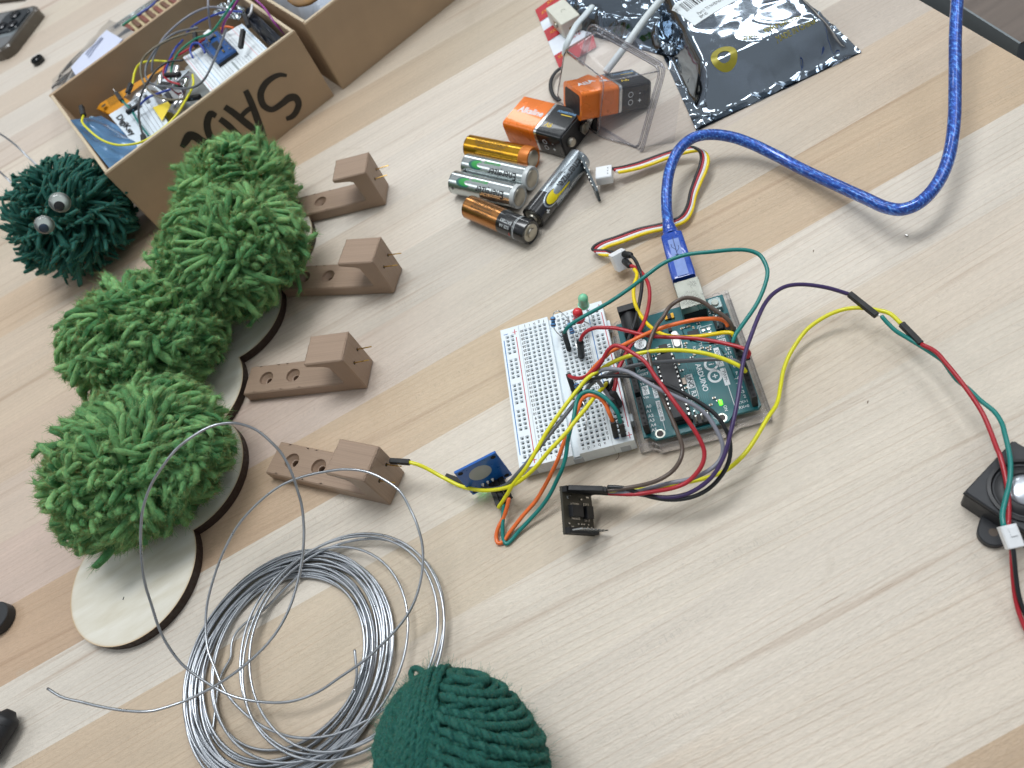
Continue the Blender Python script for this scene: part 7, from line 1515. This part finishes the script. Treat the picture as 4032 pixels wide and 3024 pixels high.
    H = [(12, (1000, 657, 48), (1125, 650, 48)), (13, (700, 732, 47), (668, 812, 46)), (15, (572, 812, 47), (622, 880, 46)), (14, (267, 930, 58), (286, 1006, 58)), (11, (665, 982, 47), (772, 918, 48)), (7, (1180, 862, 49), (1300, 842, 50)), (9, (804, 1180, 50), (812, 1240, 50)), (6, (1692, 130, 58), (1722, 232, 56)), (8, (1652, 415, 58), (1676, 262, 62)), (1, (1262, 400, 56), (1256, 292, 57)), (10, (1022, 820, 48), (1046, 890, 47))]
    for k, a, b in H: housing(R[k], cb(*a), cb(*b), w=3.0)
    for k, a, b in ((15, (545, 775, 48), (574, 815, 47)), (13, (668, 812, 46), (640, 850, 44)), (1, (1256, 292, 57), (1250, 225, 58))): m = MB(); m.tube([cb(*a), cb(*b)], .4, 6); m.build('pin', M_pin, R[k])
build_box_contents()
# behind the box: silver bag with label, strip of taped components, a coloured wire
def build_behind():
    foil = foil_mat('bag_behind_film', '#56626f', .02, .16, 20, .5)
    setp(foil.node_tree.nodes['Principled BSDF'], Metallic=.45, Coat_Weight=.8)
    A1, B1 = at(211, 312, 6), at(430, 77, 6); C1 = at(467, 156, 30); D1 = at(235, 330, 34); E1 = at(500, 210, 6)
    root = thing('silver_label_bag', 'silver static bag with a white label, wedged behind the marked box', 'bag', frame(A1.x, A1.y, 0, 0)); Z = Vector((0, 0, 1))
    bk = BOXA @ Vector((-2, 156, 30)); br = BOXA @ Vector((90, 156, 32)); br0 = at(430, 77, 2)
    a = at(207, 312, 14); b = at(430, 77, 22); c = at(467, 158, 20); d = BOXA @ Vector((1, 156, 53)); c2 = BOXA @ Vector((84, 156, 54))
    def Q(u, v, z=0): p = a*(1-u)*(1-v)+b*u*(1-v)+c2*u*v+d*(1-u)*v; return Vector((p.x, p.y, p.z+z+4*math.sin(math.pi*v)*math.sin(math.pi*u)+noise3(Vector((u*5, v*5, 1)))*1.5))
    m = MB(); m.grid([[Q(i/30, j/20) for j in range(21)] for i in range(31)]); m.build('film', foil, root, smooth=180)
    m = MB(); m.grid([[at(u, v, 0)*0+Q(uu, vv, .6) for uu, vv in r] for r in [[(.34+.5*t, .42+.05*t+.16*s_) for s_ in [k/6 for k in range(7)]] for t in [k/12 for k in range(13)]] for (u, v) in [(0, 0)]]) if False else m.grid([[Q(.30+.56*t, (.62-.30*t*t)+(1-(.62-.30*t*t))*s_*.98, .6) for s_ in [k/6 for k in range(7)]] for t in [k/12 for k in range(13)]]); m.build('white_label', mat('bag_label', '#cfd6ec', .5, var=.02), root, smooth=180)
    m = MB()
    for k in range(3): m.grid([[Q(.5+.028*t, .68-.02*t+.05*k, .95), Q(.5+.028*t, .70-.02*t+.05*k, .95)] for t in range(10)])
    m.build('label_text', mat('faint_print', '#7d86a0', .6), root, smooth=0)
    # component tape
    root = thing('taped_components', 'cream strip of taped brown resistors behind the marked box', 'component strip', frame(*at(480, 130, 0).xy, 0, 0)); m = MB(); A2, B2, C2, D2 = at(445, 125, 14), at(700, -45, 14), at(760, -5, 14), at(472, 160, 14)
    T = lambda u, v, z=0: A2*(1-u)*(1-v)+B2*u*(1-v)+C2*u*v+D2*(1-u)*v+Z*z
    m.grid([[T(i/10, j/2) for j in range(3)] for i in range(11)]); m.build('paper_tape', mat('cream_tape', '#cdbd95', .7, var=.05), root, smooth=0)
    rnd = random.Random(3); browns = [mat('component_brown', '#6b4a36', .5, var=.3, vscale=500), mat('component_rust', '#7c4638', .5, var=.3, vscale=500)]
    for k in range(9):
        m = MB(); u = .06+.105*k; p, q = T(u, .30, 1.5), T(u+.01, .95, 1.5)
        for j in range(4): o_ = (T(u+.012*j, 0)-T(u, 0)); m.tube([p+o_, p+o_+(q-p)*.35, p+o_+(q-p)*.5, p+o_+(q-p)*.65, q+o_], [1.0, 1.3, 1.0, 1.3, 1.0], 8)
        m.build('resistor_group', browns[k % 2], root, smooth=60)
    m = MB(); m.grid([[at(440+30*i+rnd.uniform(-2, 2), 118-20*i+dy, 6+rnd.uniform(0, 4)) for dy in (-16, 4)] for i in range(12)]); tag(m.build('crinkled_foil_strip', foil_mat('foil_strip', '#b4bcbc', .1, .2, 200, 1.0), smooth=0), 'crinkled silver strip along the far side of the resistor tape', 'foil')
    for c_, pts, lab in (('green', [(470, 112, 16), (500, 88, 17), (540, 62, 17)], 'green stretch of wire lying on the resistor tape'), ('blue', [(540, 62, 17), (570, 42, 17), (600, 20, 17), (612, 8, 17)], 'blue stretch of wire lying on the resistor tape'), ('purple', [(612, 8, 17), (640, -10, 17), (690, -40, 17)], 'purple stretch of wire at the top of the resistor tape')):
        m = MB(); m.tube(path(pts, 4), 1.1, 8); tag(m.build('coloured_wire', wire_mat(c_), smooth=60), lab, 'wire', 'coloured wires behind the box')
    # contents of the second box
    P_ = Pillow(*[Vector((*(frame(20.2, 556, 0, 0.215) @ Vector(q)).xy, 0)) for q in ((3.5, 3.5, 0), (158, 3.5, 0), (158, 149, 0), (3.5, 149, 0))], 40, .01, 4.0, 4.4)
    root = thing('white_foam_bag', 'pale blue-white plastic bag filling the plain cardboard box', 'bag', frame(*P_.c[0].xy, 3, 0)); m = MB(); m.grid([[P_(i/50, j/50, 5) for j in range(51)] for i in range(51)]); m.build('film', mat('white_film', '#a3adbb', .4, var=.06, vscale=20, bump=.4, bscale=50, Coat_Weight=.3), root, smooth=180)
    m = MB(); m.tube(path([(1150, -10, 58), (1180, 8, 58), (1215, 4, 58), (1240, -12, 58)], 5), [4.5]*16, 12, flat=.5); tag(m.build('brown_paper_scrap', mat('scrap_brown', '#8a6a43', .7, var=.3, vscale=80), smooth=60), 'scrap of brown paper on the pale bag in the plain box', 'paper')
build_behind()
